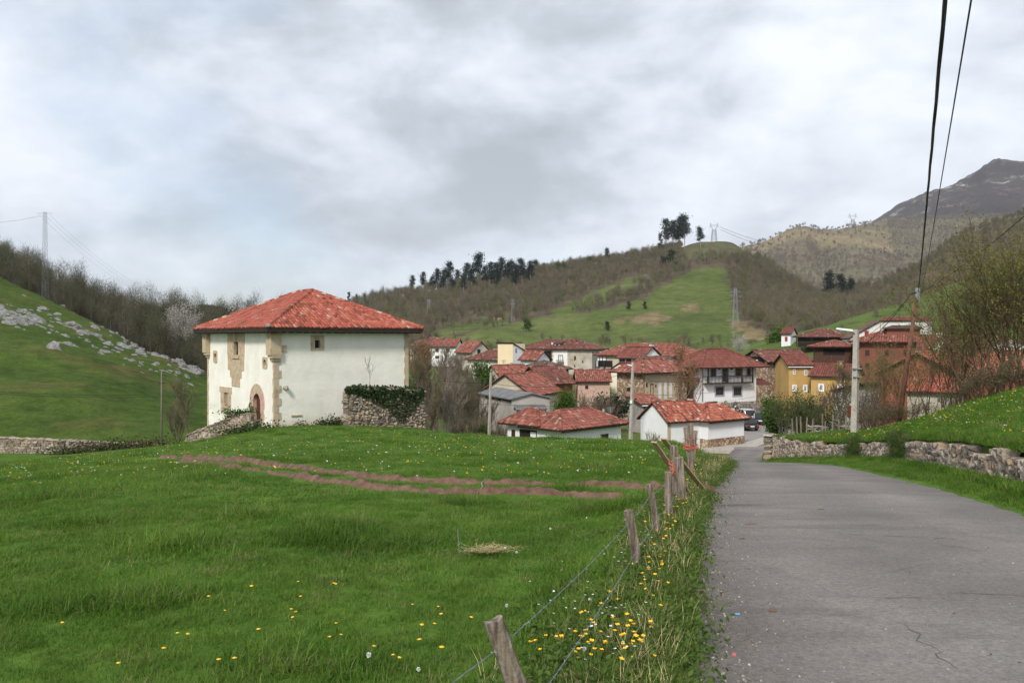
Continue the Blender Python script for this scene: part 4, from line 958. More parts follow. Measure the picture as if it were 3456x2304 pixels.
    for k_ in range(4):
        vs, fs = tile_geo((Vector((0, 0, 0)), Vector((1, 0, 0)), Vector((0, 1, 0)), Vector((0, 0, 1)), .30, .52), .13); q = MB(); rj = random.Random(k_)
        q.add([v + Vector((rj.uniform(-.008, .008), rj.uniform(-.015, .015), rj.uniform(-.006, .006))) for v in vs], fs); var.append(q.mesh('roof_tile', M['tile_red_obj'], True))
    for i, (f, _) in enumerate(allf[:300]):
        c, e, up, n, wd, ln = f; o_ = link('roof_tile', var[i % 4], H.roofpart); e = (e - up * e.dot(up)).normalized(); mt = Matrix((e, up, n)).transposed().to_4x4(); mt.translation = c; o_.matrix_local = mt @ Matrix.Rotation(rr.gauss(0, .02), 4, 'Z')
    rest = [f for f, _ in allf[300:]] + tl[1] + tl[2]
    rr.shuffle(rest)
    t = tiles_mesh([], .30, .46, H.ridges, 3, frames=rest, h=.13).build('roof_tiles', M['tile_red'], H.roofpart, smooth=False, tint=True); tag(t, kind='stuff')
    # ---- small fittings on the long wall
    u, v = H.at('F', 961, 1308); q = MB(); q.tube([H.fp('F', u, v, -.05), H.fp('F', u, v + .02, .28), H.fp('F', u + .02, v - .14, .36)], [.16, .17, .12], 9); q.build('stone_spout', M['concrete'], H.root, True)
    u, v = H.at('F', 1000, 1401); q = MB(); H.fbox(q, 'F', u - .42, u + .42, v - .05, v + .04, -.02, .09); q.build('stone_ledge', M['sand'], H.root)
    return H
TH = tower_house()
# ---- walled stair up to the door, and the ivy-clad garden wall
def wl(H, x, y): return H.o + H.ux * x + H.uy * y
def stair_walls():
    k = 'L'; b = TH.b
    du = TH.rect('L', (856, 1326, 880, 1432)); yd = b - (du[0] + du[1]) / 2
    def line(px0, px1, d0, d1, tops, n=7, depth_in=1.2):
        out = []
        for i in range(n + 1):
            t = i / n; px = px0 + (px1 - px0) * t; d = d0 + (d1 - d0) * t; x = (px - CX) / F * d; top = float(np.interp(px, [q[0] for q in tops], [q[1] for q in tops])); z1 = (HY - top) / F * d
            out.append((x, d, min(gz(x, d) - .2, z1 - .5), z1))
        return out
    stone_wall('stair_wall', 'low sloping stone parapet of the stair, on the meadow side', line(646, 872, 62.6, 61.6, [(646, 1488), (700, 1480), (800, 1452), (855, 1422), (872, 1420)]), .42, .24, 160, 21, cap=True)
    stone_wall('stair_wall', 'low sloping stone parapet of the stair, against the white house wall', line(630, 800, 65.0, 64.3, [(630, 1472), (700, 1442), (760, 1418), (800, 1404)]), .42, .24, 160, 22, cap=True)
    stone_wall('landing_wall', 'short ivy-topped stone wall beside the arched door', line(772, 852, 64.6, 63.4, [(772, 1402), (852, 1396)]), .4, .24, 120, 23, cap=True)
    # steps between the parapets
    root = empty('stone_stair', P(760, 1470, 63.2)); tag(root, 'worn stone stair between two sloping parapets, climbing to the arched door', 'stair')
    for i in range(9):
        t = i / 8; px = 690 + 150 * t; d = 63.6 - .9 * t; z = (HY - np.interp(px, [690, 840], [1492, 1436])) / F * d; x = (px - CX) / F * d; q = MB(); c = Vector((x, d, z)) - root.location
        q.box(c.x - .25, c.y - .75, c.z - .8, c.x + .30, c.y + .9, c.z); q.build('step', M['sand'], root)
stair_walls()
def ivy_wall():
    a = P(1166, HY, 61.5); b_ = P(1240, HY, 62.3); c = P(1428, HY, 65.5)
    tops = [1318, 1306, 1312, 1320]; out = []
    for i in range(13):
        t = i / 12; px = 1166 + 262 * t; d = 61.5 + 4.0 * t; x = (px - CX) / F * d; top = np.interp(px, [1166, 1195, 1240, 1330, 1428], [1318, 1308, 1311, 1312, 1316]); z1 = (HY - top) / F * d; out.append((x, d, gz(x, d) - .25, z1))
    r = stone_wall('garden_wall', 'tall rubble stone garden wall half covered in dark ivy beside the white house', out, .9, .25, 300, 31, cap=False)
    return out
IVW = ivy_wall()
# ---- wall along the foot of the rocky pasture
def far_wall():
    out = []
    for px in range(-260, 640, 60):
        d = 83.5; x = (px - CX) / F * d; top = np.interp(px, [-260, 0, 300, 420, 640], [1468, 1477, 1490, 1497, 1508]); out.append((x, d, gz(x, d) - .3, (HY - top) / F * d))
    stone_wall('field_wall', 'long low dry-stone wall at the foot of the rocky green slope', out, .5, .28, 120, 33, cap=True)
far_wall()
# ---- roadside retaining wall
def road_wall():
    out = []
    for y in np.arange(9.0, 53.6, 1.0):
        x = float(XW(y)); out.append((x, y, float(zroad(y)) + .05, float(ZW(y)) - .12 + .07 * math.sin(y * 1.9) + .05 * math.sin(y * 4.3)))
    gaps = [(27.2, 28.6), (33.2, 34.2), (23.0, 24.2)]
    stone_wall('roadside_wall', 'irregular dry-stone retaining wall holding the grass bank along the lane', out, .34, .19, 300, 41)
    out = []
    for t in np.linspace(0, 1, 7):
        x = 16.6 + 3.4 * t; y = 54 + 5 * t; out.append((x, y, gz(x - 1.2, y) - .6, float(ZW(y)) + .1))
    stone_wall('garden_corner_wall', 'stone garden wall turning the corner at the bottom of the lane', out, .5, .2, 100, 42)
road_wall()
# ---------------------------------------------------------------- the village
def H_(name, label, A, B, back, eave, zb, wall, roof, rise, ov=.5, tile='tile_old', seed=1, **kw):
    h = House(name, label, A, B, back, eave, zb, M[wall], cat=kw.get('cat', 'house'))
    half = {'hip': min(h.w, back) / 2, 'gx': back / 2, 'gy': h.w / 2, 'sb': back, 'sl': h.w}[roof]
    r2 = rise / (1 + ov / half); h.h += (rise - r2) if rise > 0 else 0; rise = r2 if rise > 0 else rise   # the given eave is the tile edge, not the wall top
    h.walls(roof, rise)
    h.roof(roof, rise, ov, tile, kw.get('tw', .34), kw.get('tl', .55), seed=seed, slab=kw.get('slab', 'timber'), jit=kw.get('jit', 1.0)); return h
def village():
    # --- back row, left to right
    h = H_('farmhouse', 'old farmhouse with dark wooden gallery and brownish hip roof beyond the tower house', (1385, 236), (1462, 230), 9, 1169, -8, 'oldwall', 'hip', 2.6, .7, 'tile_old', 1)
    h.recess('F', (1392, 1178, 1450, 1196), 'gallery'); h.slab('F', (1386, 1197, 1455, 1200), 'redwall', 'gallery_beam', n1=.3)
    for i in range(4): h.slab('F', (1391 + i * 15, 1188, 1395 + i * 15, 1196), 'dirtywhite', 'gallery_panel', n1=.06)
    h = H_('farmhouse', 'white farmhouse with bright red roof and brown shutters next to the old gallery', (1458, 226), (1538, 225), 9, 1172, -8.2, 'white', 'gx', 2.2, .6, 'tile_mid', 2)
    for r in ((1469, 1176, 1481, 1188), (1504, 1176, 1518, 1188), (1469, 1200, 1482, 1210)): h.window('F', r, 'brownwood', pane='brownwood')
    h = H_('barn', 'red tiled barn with bare grey gable right of the white farmhouse', (1540, 219), (1592, 213), 5.5, 1191, -8, 'oldwall', 'gx', 2.9, .6, 'tile_mid', 3, cat='barn')
    h.recess('R', (1612, 1180, 1620, 1195))
    h = H_('cottage', 'cottage with long drooping dark red hip roof behind the green bushes', (1578, 194), (1700, 188), 8, 1215, -10, 'dirtywhite', 'hip', 2.3, .8, 'tile_old', 4)
    h.window('F', (1600, 1224, 1610, 1236), 'brownwood')
    h = H_('shed', 'low dark red shed roof below the tall cream house', (1685, 184), (1748, 180), 5, 1240, -10.5, 'rubble', 'gx', 1.4, .7, 'tile_old', 5, cat='shed')
    h = H_('house', 'tall narrow house with blank cream party wall', (1680, 178), (1731, 175.5), 4.2, 1160, -9.5, 'cream', 'sb', -1.6, .25, 'tile_new', 6)
    h.slab('R', (1733, 1168, 1762, 1240), 'white', 'white_side_wall', n1=.02); h.window('R', (1739, 1176, 1744, 1190), 'timber')
    h.slab('F', (1722, 1224, 1731, 1238), 'rubble', 'brick_patch')
    h = H_('house_wing', 'small white wing with sloping red tile roof beside the cream house', (1757, 171), (1812, 168.5), 4.5, 1217, -10.3, 'white', 'gx', 1.9, .6, 'tile_mid', 7)
    h = H_('manor_house', 'long two-storey manor with loggia, white bay and hip roof', (1752, 212), (1998, 204), 11, 1179, -10.2, 'oldwall', 'hip', 2.3, .9, 'tile_old', 8)
    h.slab('F', (1758, 1183, 1808, 1240), 'tan', 'plaster_panel', n1=.02)
    o = h.recess('F', (1812, 1186, 1861, 1222), 'loggia')
    for x in (1812, 1837, 1861): h.slab('F', (x - 1.2, 1184, x + 1.2, 1240), 'timber', 'loggia_post', n1=.3)
    h.slab('F', (1810, 1221, 1863, 1224), 'brownwood', 'loggia_rail', n1=.32); h.recess('F', (1822, 1228, 1858, 1248))
    h.window('F', (1828, 1199, 1838, 1218), 'timber', name='door', pane='greyplaster', proud=.08); h.window('F', (1845, 1196, 1857, 1221), 'timber', name='door', pane='glass', proud=.08)
    h.slab('F', (1864, 1182, 1917, 1262), 'white', 'white_bay', n1=.04)
    for x in (1862, 1915):
        for i in range(7): h.slab('F', (x, 1185 + i * 11, x + 5 + (i % 2) * 1.5, 1194 + i * 11), 'sand', 'quoin', n1=.07)
    h.window('F', (1886, 1199, 1899, 1222), 'timber', 'sand', proud=.08); h.window('F', (1886, 1236, 1898, 1247), 'timber', 'sand', sur=.1, proud=.08)
    h.balcony('F', (1881, 1214, 1904, 1223), .7, n=9, mat='cement')
    for r in ((1938, 1201, 1944, 1215), (1938, 1231, 1942, 1238), (1965, 1217, 1969, 1224)): h.window('F', r, 'timber', 'sand', sur=.06)
    h.chimney(h.w * .71, 3.4, h.h + .9, h.h + 2.7, .6, 'redwall'); h.chimney(h.w * .42, 2.4, h.h + .7, h.h + 1.5, .5, 'dirtywhite')
    dm = MB(); x = h.w * .50; dm.box(x - .7, 1.6, h.h + .4, x + .7, 3.2, h.h + 1.15); o = dm.build('dormer', M['dirtywhite'], h.roofpart)
    dm = MB(); dm.hexa([(x - .9, 1.3, h.h + 1.16), (x + 1.3, 1.3, h.h + 1.16), (x + 1.3, 4, h.h + 1.7), (x - .9, 4, h.h + 1.7), (x - .9, 1.3, h.h + 1.26), (x + 1.3, 1.3, h.h + 1.26), (x + 1.3, 4, h.h + 1.8), (x - .9, 4, h.h + 1.8)]); dm.build('dormer_roof', M['tile_brown'], o)
    dm = MB(); dm.box(x - .35, 1.57, h.h + .6, x + .35, 1.60, h.h + 1.05); dm.build('pane', M['glass'], o)
    h = H_('granary', 'squat wooden granary with mossy brown hip roof in front of the manor', (1752, 164), (1858, 160), 7, 1248, -12, 'timber', 'hip', 1.7, .8, 'tile_brown', 9, cat='granary')
    # --- middle cluster
    h = H_('barn', 'small barn with striped tile roof and pale gable, above the grey shed', (1697, 142), (1800, 146), 6, 1288, -12, 'oldwall', 'gx', 2.6, .6, 'tile_mid', 10, cat='barn'); h.recess('L', (1684, 1290, 1692, 1300))
    h = H_('barn', 'ruinous barn with brick gable and sagging dark tile roof', (1835, 138), (1932, 142), 6.5, 1300, -12, 'brick', 'gx', 2.9, .7, 'tile_old', 11, cat='barn', jit=3.0)
    h = H_('barn', 'barn with big steep patched tile roof sloping towards the grey shed', (1790, 116), (1887, 124), 8, 1338, -12, 'tan', 'gx', 2.9, .6, 'tile_mid', 12, cat='barn', jit=2.0); h.slab('L', (1745, 1315, 1765, 1345), 'brick', 'brick_infill')
    h = House('farm_shed', 'grey rendered farm shed with fibre cement roof and dark side openings', (1727, 100), (1855, 101.8), 12, 1346, -12, M['greyplaster'], cat='shed'); h.walls('gy', .55); h.roof('gy', .55, .45, None, slab='cement')
    cm = MB()
    for p in h.polys:
        o_, e, up, n, st, cols = plane_cols(p, .22)
        for a, s0, s1 in cols:
            for aa, bb, za, zb in ((-.5, -.17, 0, .05), (-.17, .17, .05, .05), (.17, .5, .05, 0)):
                q = [o_ + e * (a + x * st) + up * s + n * z for x, s, z in ((aa, s0, za), (bb, s0, zb), (bb, s1, zb), (aa, s1, za))]; cm.quad(*q, .5)
    tag(cm.build('corrugated_sheet', M['cement'], h.roofpart), kind='stuff')
    for r in ((1640, 1337, 1660, 1349), (1663, 1339, 1690, 1353), (1693, 1343, 1724, 1356)): h.recess('L', r)
    aw = MB(); u0, u1, v0, v1 = h.rect('F', (1733, 1368, 1838, 1378)); aw.hexa([h.fp('F', u0, v0, .9), h.fp('F', u1, v0, .9), h.fp('F', u1, v1, 0), h.fp('F', u0, v1, 0), h.fp('F', u0, v0 + .05, .9), h.fp('F', u1, v0 + .05, .9), h.fp('F', u1, v1 + .05, 0), h.fp('F', u0, v1 + .05, 0)]); o = aw.build('awning', M['cement'], h.root)
    for x in (1750, 1838): h.slab('F', (x - 2, 1378, x + 1, 1420), 'greyplaster', 'post', n0=.7, n1=.85, parent=o)
    h.window('F', (1781, 1380, 1813, 1400), 'steel', pane='glass', bars=(2, 0)); h.window('F', (1770, 1380, 1780, 1412), 'brownwood', name='door', pane='dark'); h.window('F', (1734, 1376, 1740, 1382), 'timber')
    h = H_('cottage', 'pink-walled cottage with low red roof behind the bare bushes', (1950, 142), (2058, 142), 6, 1290, -12, 'sandpink', 'gx', 1.9, .6, 'tile_mid', 13); h.window('F', (1975, 1300, 1985, 1312), 'timber')
    # --- centre
    h = H_('gallery_house', 'long hip-roofed house with white and timber glazed gallery corner', (2018, 181), (2330, 170), 10, 1200, -10, 'tan', 'hip', 2.5, .8, 'tile_mid', 14)
    h.slab('F', (2017, 1204, 2046, 1216), 'white', 'white_panel', n1=.05)
    for x in (2024, 2034, 2046): h.slab('F', (x - 1, 1203, x + 1, 1217), 'timber', 'timber_stud', n1=.09)
    h.recess('F', (2023, 1218, 2066, 1238), 'gallery'); h.balcony('F', (2016, 1236, 2068, 1250), .8, [0, .18, .55, 1], h.at('F', 2020, 1217)[1], n=12); h.slab('F', (2013, 1218, 2020, 1250), 'white', 'white_pier', n1=.5)
    h = H_('house', 'house with smooth dark red gable roof, white gable and glazed gallery', (2088, 170), (2170, 165), 5.6, 1210, -10, 'white', 'gx', 2.3, .6, 'tile_new', 15, tw=.5, tl=.9, jit=.2)
    h.window('F', (2091, 1211, 2110, 1228), 'timber', bars=(2, 0)); h.window('F', (2113, 1211, 2131, 1228), 'timber', bars=(2, 0)); h.window('F', (2136, 1214, 2143, 1228), 'timber'); h.chimney(h.w * .9, 3.4, h.h + 1.3, h.h + 2.6, .7, 'dirtywhite')
    h = H_('cottage', 'little pale gabled cottage with smooth red roof under the gallery house', (2063, 150), (2121, 147.5), 6, 1250, -11.5, 'palecream', 'gy', 1.3, .35, 'tile_new', 16, tw=.5, tl=.9, jit=.2)
    h = H_('cottage', 'tan rendered cottage with thin dark roof edge behind the stone house', (2140, 149), (2248, 145), 5, 1224, -11.5, 'tan', 'gx', 1.0, .3, 'tile_brown', 17); h.window('F', (2154, 1243, 2160, 1253), 'timber')
    h = H_('stone_house', 'old two-faced stone house with ochre walls and sagging red roof', (2172, 118), (2318, 124), 5.2, 1262, -12, 'rubble', 'hip', 1.9, .9, 'tile_mid', 18, jit=2.0)
    h.slab('F', (2176, 1264, 2290, 1378), 'sand', 'ochre_render', n1=.02)
    for r in ((2180, 1292, 2185, 1306), (2211, 1298, 2215, 1306)): h.window('F', r, 'timber')
    h.recess('F', (2196, 1298, 2203, 1330)); h.slab('F', (2221, 1290, 2232, 1346), 'dirtywhite', 'white_panel', n1=.04); h.slab('F', (2241, 1290, 2250, 1346), 'dirtywhite', 'white_panel', n1=.04); h.slab('F', (2258, 1292, 2268, 1340), 'dirtywhite', 'white_panel', n1=.04)
    h.recess('L', (2148, 1356, 2166, 1372)); h.recess('L', (2118, 1310, 2126, 1320))
    h = H_('porch', 'small porch with low red tile roof and white fascia behind the white shed', (2168, 103), (2240, 104), 4, 1366, -11.7, 'greyplaster', 'sb', .8, .4, 'tile_mid', 19, cat='porch'); h.slab('F', (-.2, h.w + .2, h.h - .2, h.h - .08), 'white', 'fascia', n1=.42, px=False); h.recess('F', (2175, 1376, 2195, 1410))
    # --- white house with the balcony
    h = House('balcony_house', 'white two-storey house with dark wooden balcony and stone base on the square', (2370, 122), (2552, 126.5), 6.4, 1225, -12.4, M['white'])
    h.walls('hip'); h.roof('hip', 1.9, 1.35, 'tile_new', .42, .6, seed=20, jit=.3)
    z = h.at('F', 2450, 1357)[1]
    b_ = MB(); b_.box(-.06, -.06, -1, h.w + .06, h.b + .06, z); b_.build('stone_base', M['rubblegrey'], h.root)
    for r in ((2415, 1306, 2441, 1332), (2475, 1306, 2501, 1333)): h.window('F', r, 'brownwood', 'blueframe', sur=.19)
    for r in ((2398, 1242, 2415, 1268), (2438, 1242, 2456, 1287), (2482, 1242, 2499, 1268), (2521, 1242, 2532, 1266)): h.window('F', r, 'brownwood', 'blueframe', sur=.14)
    for x in (2426, 2467): h.slab('F', (x - 2, 1240, x + 3, 1247), 'timber', 'wall_lamp', n1=.2)
    u0, u1, v0, v1 = h.rect('F', (2372, 1268, 2528, 1288)); h.balcony('F', (2372, 1268, 2528, 1288), 1.0, [.03, .42, .75, .985], h.h - .62, n=34)
    h.recess('F', (2430, 1366, 2446, 1392), 'garage_door'); o = h.slab('F', (2474, 1368, 2483, 1386), 'white', 'notice_board', n1=.1)
    h.slab('F', (2475, 1377, 2482, 1380), 'yellow', 'printed_band', n0=.1, n1=.106, parent=o); h.slab('F', (2475.5, 1370, 2479, 1375), 'blueframe', 'printed_picture', n0=.1, n1=.106, parent=o)
    for r in ((2312, 1240, 2318, 1258), (2331, 1240, 2337, 1258), (2351, 1240, 2357, 1258)): h.window('L', r, 'timber', 'blueframe', sur=.1)
    pr = MB(); u0, u1, v0, v1 = h.rect('L', (2300, 1277, 2362, 1290)); pr.hexa([h.fp('L', u0, v0, 1.4), h.fp('L', u1, v0, 1.4), h.fp('L', u1, v0, 0), h.fp('L', u0, v0, 0), h.fp('L', u0, v0 + .1, 1.4), h.fp('L', u1, v0 + .1, 1.4), h.fp('L', u1, v1 + .3, 0), h.fp('L', u0, v1 + .3, 0)]); pr.build('porch_roof', M['tile_new'], h.root); h.recess('L', (2320, 1300, 2340, 1345), 'doorway')
    h.slab('F', (2369.5, 1245, 2371.5, 1355), 'steel', 'drainpipe', n1=.12)
    sh = MB(); A = h.fp('F', h.w, h.at('F', 2540, 1290)[1], 0); sh.hexa([A + Vector(q) for q in ((0.005, -1, -.4), (2.6, -1, -.4), (2.6, 2, -.4), (0.005, 2, -.4), (0.005, .4, .5), (1.6, .4, .5), (1.6, .8, .5), (.005, .8, .5))]); sh.build('side_canopy', M['tile_new'], h.root)
    # --- low sheds in front
    h = H_('pavilion', 'small white pavilion with curved red hip roof just below the meadow edge', (1818, 76), (1886, 78), 4.0, 1442, -11.9, 'white', 'hip', 1.35, .65, 'tile_mid', 23, tw=.26, tl=.42)
    h.window('L', (1727, 1449, 1739, 1474), 'brownwood', bars=(1, 0)); h.recess('L', (1757, 1452, 1810, 1480), 'porch_opening')
    h = H_('outbuilding', 'long low white outbuilding with red tile roof joined to the pavilion', (1892, 74), (2096, 80), 4.4, 1456, -11.9, 'white', 'hip', 1.45, .55, 'tile_mid', 24, tw=.26, tl=.42); h.recess('F', (2030, 1470, 2050, 1480), 'low_window'); h.slab('F', (-.3, h.w + .3, h.h - .34, h.h - .22), 'timber', 'gutter', n0=.38, n1=.5, px=False)
    h = House('white_shed', 'white gabled shed with mottled orange tile roof and sandstone corner piers', (2252, 84), (2386, 86.5), 4.4, 1420, -11.9, M['white'], cat='shed'); h.walls('gx', 1.6); h.roof('gx', 1.6, .38, 'tile_mix', .27, .42, seed=25, jit=1.4)
    for k, u in (('F', .02), ('F', h.w - .42)): h.slab(k, (u, u + .38, -1, h.h - .1), 'sand', 'corner_pier', n0=-.02, n1=.05, px=False)
    h = House('white_shed', 'lower white shed on a rubble stone plinth with overhanging tile roof beside the square', (2390, 85.2), (2511, 88.6), 4.0, 1414, -12.0, M['white'], cat='shed'); h.walls('hip'); h.roof('hip', 1.25, .55, 'tile_mix', .27, .42, seed=26, lo=.25, hi=1.0)
    z = h.at('F', 2450, 1476)[1]; b_ = MB(); b_.box(-.05, -.05, -1, h.w + .05, h.b + .05, z); b_.build('stone_plinth', M['rubble'], h.root); h.slab('F', (-.3, h.w + .3, h.h - .42, h.h - .30), 'doorred', 'fascia_board', n0=.36, n1=.48, px=False)
    pv = MB(); ring = [P(2360, 1522, 84), P(2470, 1524, 83), P(2540, 1516, 84.5), P(2592, 1497, 90)]; back_ = [P(2575, 1490, 94), P(2505, 1505, 89), P(2390, 1508, 86)]
    pts = [Vector((p.x, p.y, -11.36)) for p in ring + back_]; pv.prism([p + Vector((0, 0, -.5)) for p in pts], (0, 0, .62)); o = pv.build('pavement', M['concrete']); tag(o, 'raised concrete pavement along the white shed', 'pavement', kind='structure')
    # --- right cluster
    h = H_('barn', 'open-fronted stone barn with dark gable and mossy red roof', (2590, 138), (2736, 142), 6.2, 1224, -12.4, 'rubble', 'gx', 1.9, .8, 'tile_old', 27, cat='barn', jit=2.0); h.recess('F', (2624, 1238, 2664, 1292)); h.recess('L', (2535, 1205, 2580, 1230), 'dark_gable_opening')
    h.slab('L', (2552, 1213, 2558, 1219), 'white', 'white_plate', n1=.06)
    h = H_('yellow_house', 'ochre yellow house with stepped dark red roofs and white trim', (2662, 118), (2736, 118), 6, 1236, -12.2, 'yellow', 'gx', 1.5, .5, 'tile_new', 28, jit=.3)
    h.window('F', (2676, 1246, 2684, 1263), 'white', bars=(0, 1)); h.window('F', (2714, 1248, 2724, 1266), 'white'); h.slab('F', (-.2, h.w + .2, h.h - .34, h.h - .24), 'white', 'gutter', n0=.36, n1=.48, px=False); h.window('F', (2676, 1300, 2686, 1318), 'white', 'white', sur=.1); h.window('F', (2712, 1300, 2722, 1320), 'white', 'white', sur=.1)
    h = H_('yellow_house', 'long low ochre yellow wing with single dark red roof slope', (2737, 116), (2884, 113), 6, 1272, -12.2, 'yellow', 'gx', 1.6, .5, 'tile_new', 29, jit=.3)
    for r in ((2765, 1297, 2778, 1318), (2830, 1297, 2842, 1318)): h.window('F', r, 'white', 'white', sur=.12)
    h.chimney(h.w * .62, 2.0, h.h + .8, h.h + 1.9, .7, 'yellow')
    # raised granary
    h = House('raised_granary', 'dark wooden raised granary with broad red hip roof behind the village', (2692, 190), (2850, 185), 8.5, 1134, -8.0, M['timber'], cat='granary')
    zc = h.at('F', 2770, 1168)[1]; b_ = MB(); b_.box(0, 0, zc, h.w, h.b, h.h); b_.build('wooden_body', M['timber'], h.root)
    for x in (.4, h.w - .4, h.w * .5):
        for y in (.4, h.b - .4): q = MB(); q.hexa([(x - .4, y - .4, -1), (x + .4, y - .4, -1), (x + .4, y + .4, -1), (x - .4, y + .4, -1), (x - .22, y - .22, zc - .01), (x + .22, y - .22, zc - .01), (x + .22, y + .22, zc - .01), (x - .22, y + .22, zc - .01)]); q.build('pillar', M['sand'], h.root)
    h.roof('hip', 1.5, 1.0, 'tile_old', .34, .55, seed=30); h.balcony('F', (2690, 1152, 2852, 1168), .8, [0, .33, .66, 1], h.h - .2, n=30)
    h = H_('house', 'narrow white house with small dark red windows above the barn roofs', (2637, 204), (2668, 203), 9, 1129, -8, 'white', 'gx', 1.6, .5, 'tile_new', 31); h.window('F', (2649, 1136, 2658, 1152), 'redpaint', pane='redpaint'); h.window('F', (2648, 1168, 2658, 1183), 'redpaint', pane='redpaint')
    h = H_('house', 'big white house with blank wall behind the terracotta roofs', (2972, 150), (3130, 146), 8, 1085, -9, 'dirtywhite', 'gx', .6, .3, 'tile_new', 32, jit=.3); h.chimney(h.w * .36, 1.0, h.h - .1, h.h + .8, .6, 'redwall')
    h = H_('house_wing', 'white wing with steep one-sided roof leaning on the big white house', (2868, 151), (2970, 150), 7, 1145, -9, 'dirtywhite', 'sl', 3.2, .3, 'tile_brown', 33); h.window('F', (2918, 1116, 2932, 1138), 'redpaint', pane='redpaint')
    h = H_('terracotta_house', 'large terracotta red house with broad hip roof behind the hazel hedge', (2885, 122), (3112, 118), 9, 1157, -11.5, 'redwall', 'hip', 1.9, .9, 'tile_mid', 34, lo=.1, hi=.8)
    for r in ((2920, 1180, 2935, 1200), (2985, 1180, 3000, 1200), (3050, 1180, 3065, 1200), (2920, 1225, 2935, 1245), (2985, 1225, 3000, 1245)): h.window('F', r, 'brownwood')
    dm = MB(); x = h.w * .72; dm.box(x - 2.2, 1.8, h.h + .3, x + 2.2, 5, h.h + 1.7); o = dm.build('dormer', M['redwall'], h.roofpart)
    dm = MB(); dm.prism([(x - 2.7, 1.3, h.h + 1.72), (x + 2.7, 1.3, h.h + 1.72), (x + 2.7, 5.4, h.h + 1.72), (x - 2.7, 5.4, h.h + 1.72)], (0, 0, .12)); dm.prism([(x - 2.7, 1.3, h.h + 1.842), (x + 2.7, 1.3, h.h + 1.842), (x + 1.5, 3.4, h.h + 2.3), (x - 1.5, 3.4, h.h + 2.3)], (0, .3, 0)); dm.build('dormer_roof', M['tile_brown'], o)
    h = H_('barn', 'weathered low barn with red hip roof left of the terracotta house', (2748, 130), (2892, 128), 7, 1173, -11.8, 'brownwood', 'hip', 1.0, .9, 'tile_mid', 35, cat='barn'); h.recess('F', (2780, 1180, 2850, 1198), 'open_loft')
    h = H_('cream_house', 'cream house with dark red roof and gabled dormer window', (3098, 112), (3325, 108), 8, 1188, -10.5, 'palecream', 'gx', 2.1, .4, 'tile_new', 36, jit=.2)
    D = House('dormer_gable', 'x', (3148, 110.6), (3232, 109.3), 4.0, 1168, (HY - 1190) / F * 110.5, M['palecream']); D.walls('gy', .95); D.roof('gy', .95, .45, 'tile_new', .42, .6, seed=37, slab='palecream', jit=.3); D.window('F', (3177, 1164, 3204, 1183), 'timber')
    for o in list(D.root.children):
        mt = D.root.matrix_basis.copy(); o.parent = h.root; o.matrix_basis = h.root.matrix_basis.inverted() @ mt @ o.matrix_basis; o.name = {'wall': 'dormer_wall', 'roof': 'dormer_roof', 'window': 'dormer_window'}.get(o.name.split('.')[0], o.name)
    bpy.data.objects.remove(D.root); h.chimney(h.w * .30, 3.4, h.h + 1.2, h.h + 2.5, .7, 'palecream')
    h = H_('house', 'white gabled house behind the hazel stems at the right edge', (3322, 95), (3480, 95), 8, 1178, -10.5, 'white', 'gy', 1.35, .5, 'tile_mid', 38); h.window('F', (3418, 1205, 3434, 1226), 'brownwood'); h.window('F', (3360, 1205, 3374, 1226), 'brownwood')
    h = House('brick_barn', 'hollow-brick barn with broad salmon tile roof behind the hedge', (2974, 74), (3240, 68), 17, 1258, -9.5, M['brick'], cat='barn'); h.walls('gy', 1.7); h.roof('gy', 1.7, .45, 'tile_red', .30, .48, seed=39, lo=.5, hi=.95); h.slab('F', (3075, 1272, 3238, 1280), 'concrete', 'concrete_band', n1=.05)
    h = H_('shed', 'small rubble stone shed with one-sided roof behind the concrete lamp post', (2812, 82), (2890, 80), 4, 1324, -9.8, 'rubblegrey', 'sl', .75, .3, 'tile_brown', 40, cat='shed'); h.window('F', (2861, 1368, 2880, 1406), 'redpaint', name='door', pane='doorred')
    h = H_('lean_to', 'low lean-to with red tile roof below the brick barn gable', (3062, 64.5), (3236, 62.5), 3, 1326, -9, 'oldwall', 'sb', .8, .35, 'tile_red', 41, cat='shed', tw=.27, tl=.42)
    # far farmsteads on the hills
    h = H_('farmhouse', 'tiny orange farmhouse high on the meadow hill', (1668, 455), (1694, 455), 6, 1068, (HY - 1080) / F * 455 - 1, 'sandpink', 'gx', 2, .6, 'tile_mid', 42); h.slab('F', (1671, 1071, 1676, 1080), 'dark', 'open_byre', n1=.1)
    h = H_('farmhouse', 'tiny pale farmhouse in the far valley field', (2884, 560), (2912, 560), 7, 990, (HY - 1003) / F * 560 - 6, 'palecream', 'gx', 2, .6, 'tile_brown', 43)
    h = H_('farmhouse', 'tiny red brick farmhouse in the far valley', (2872, 480), (2908, 480), 7, 1006, (HY - 1020) / F * 480 - 6, 'brick', 'gx', 2.4, .6, 'tile_mid', 44)
village()

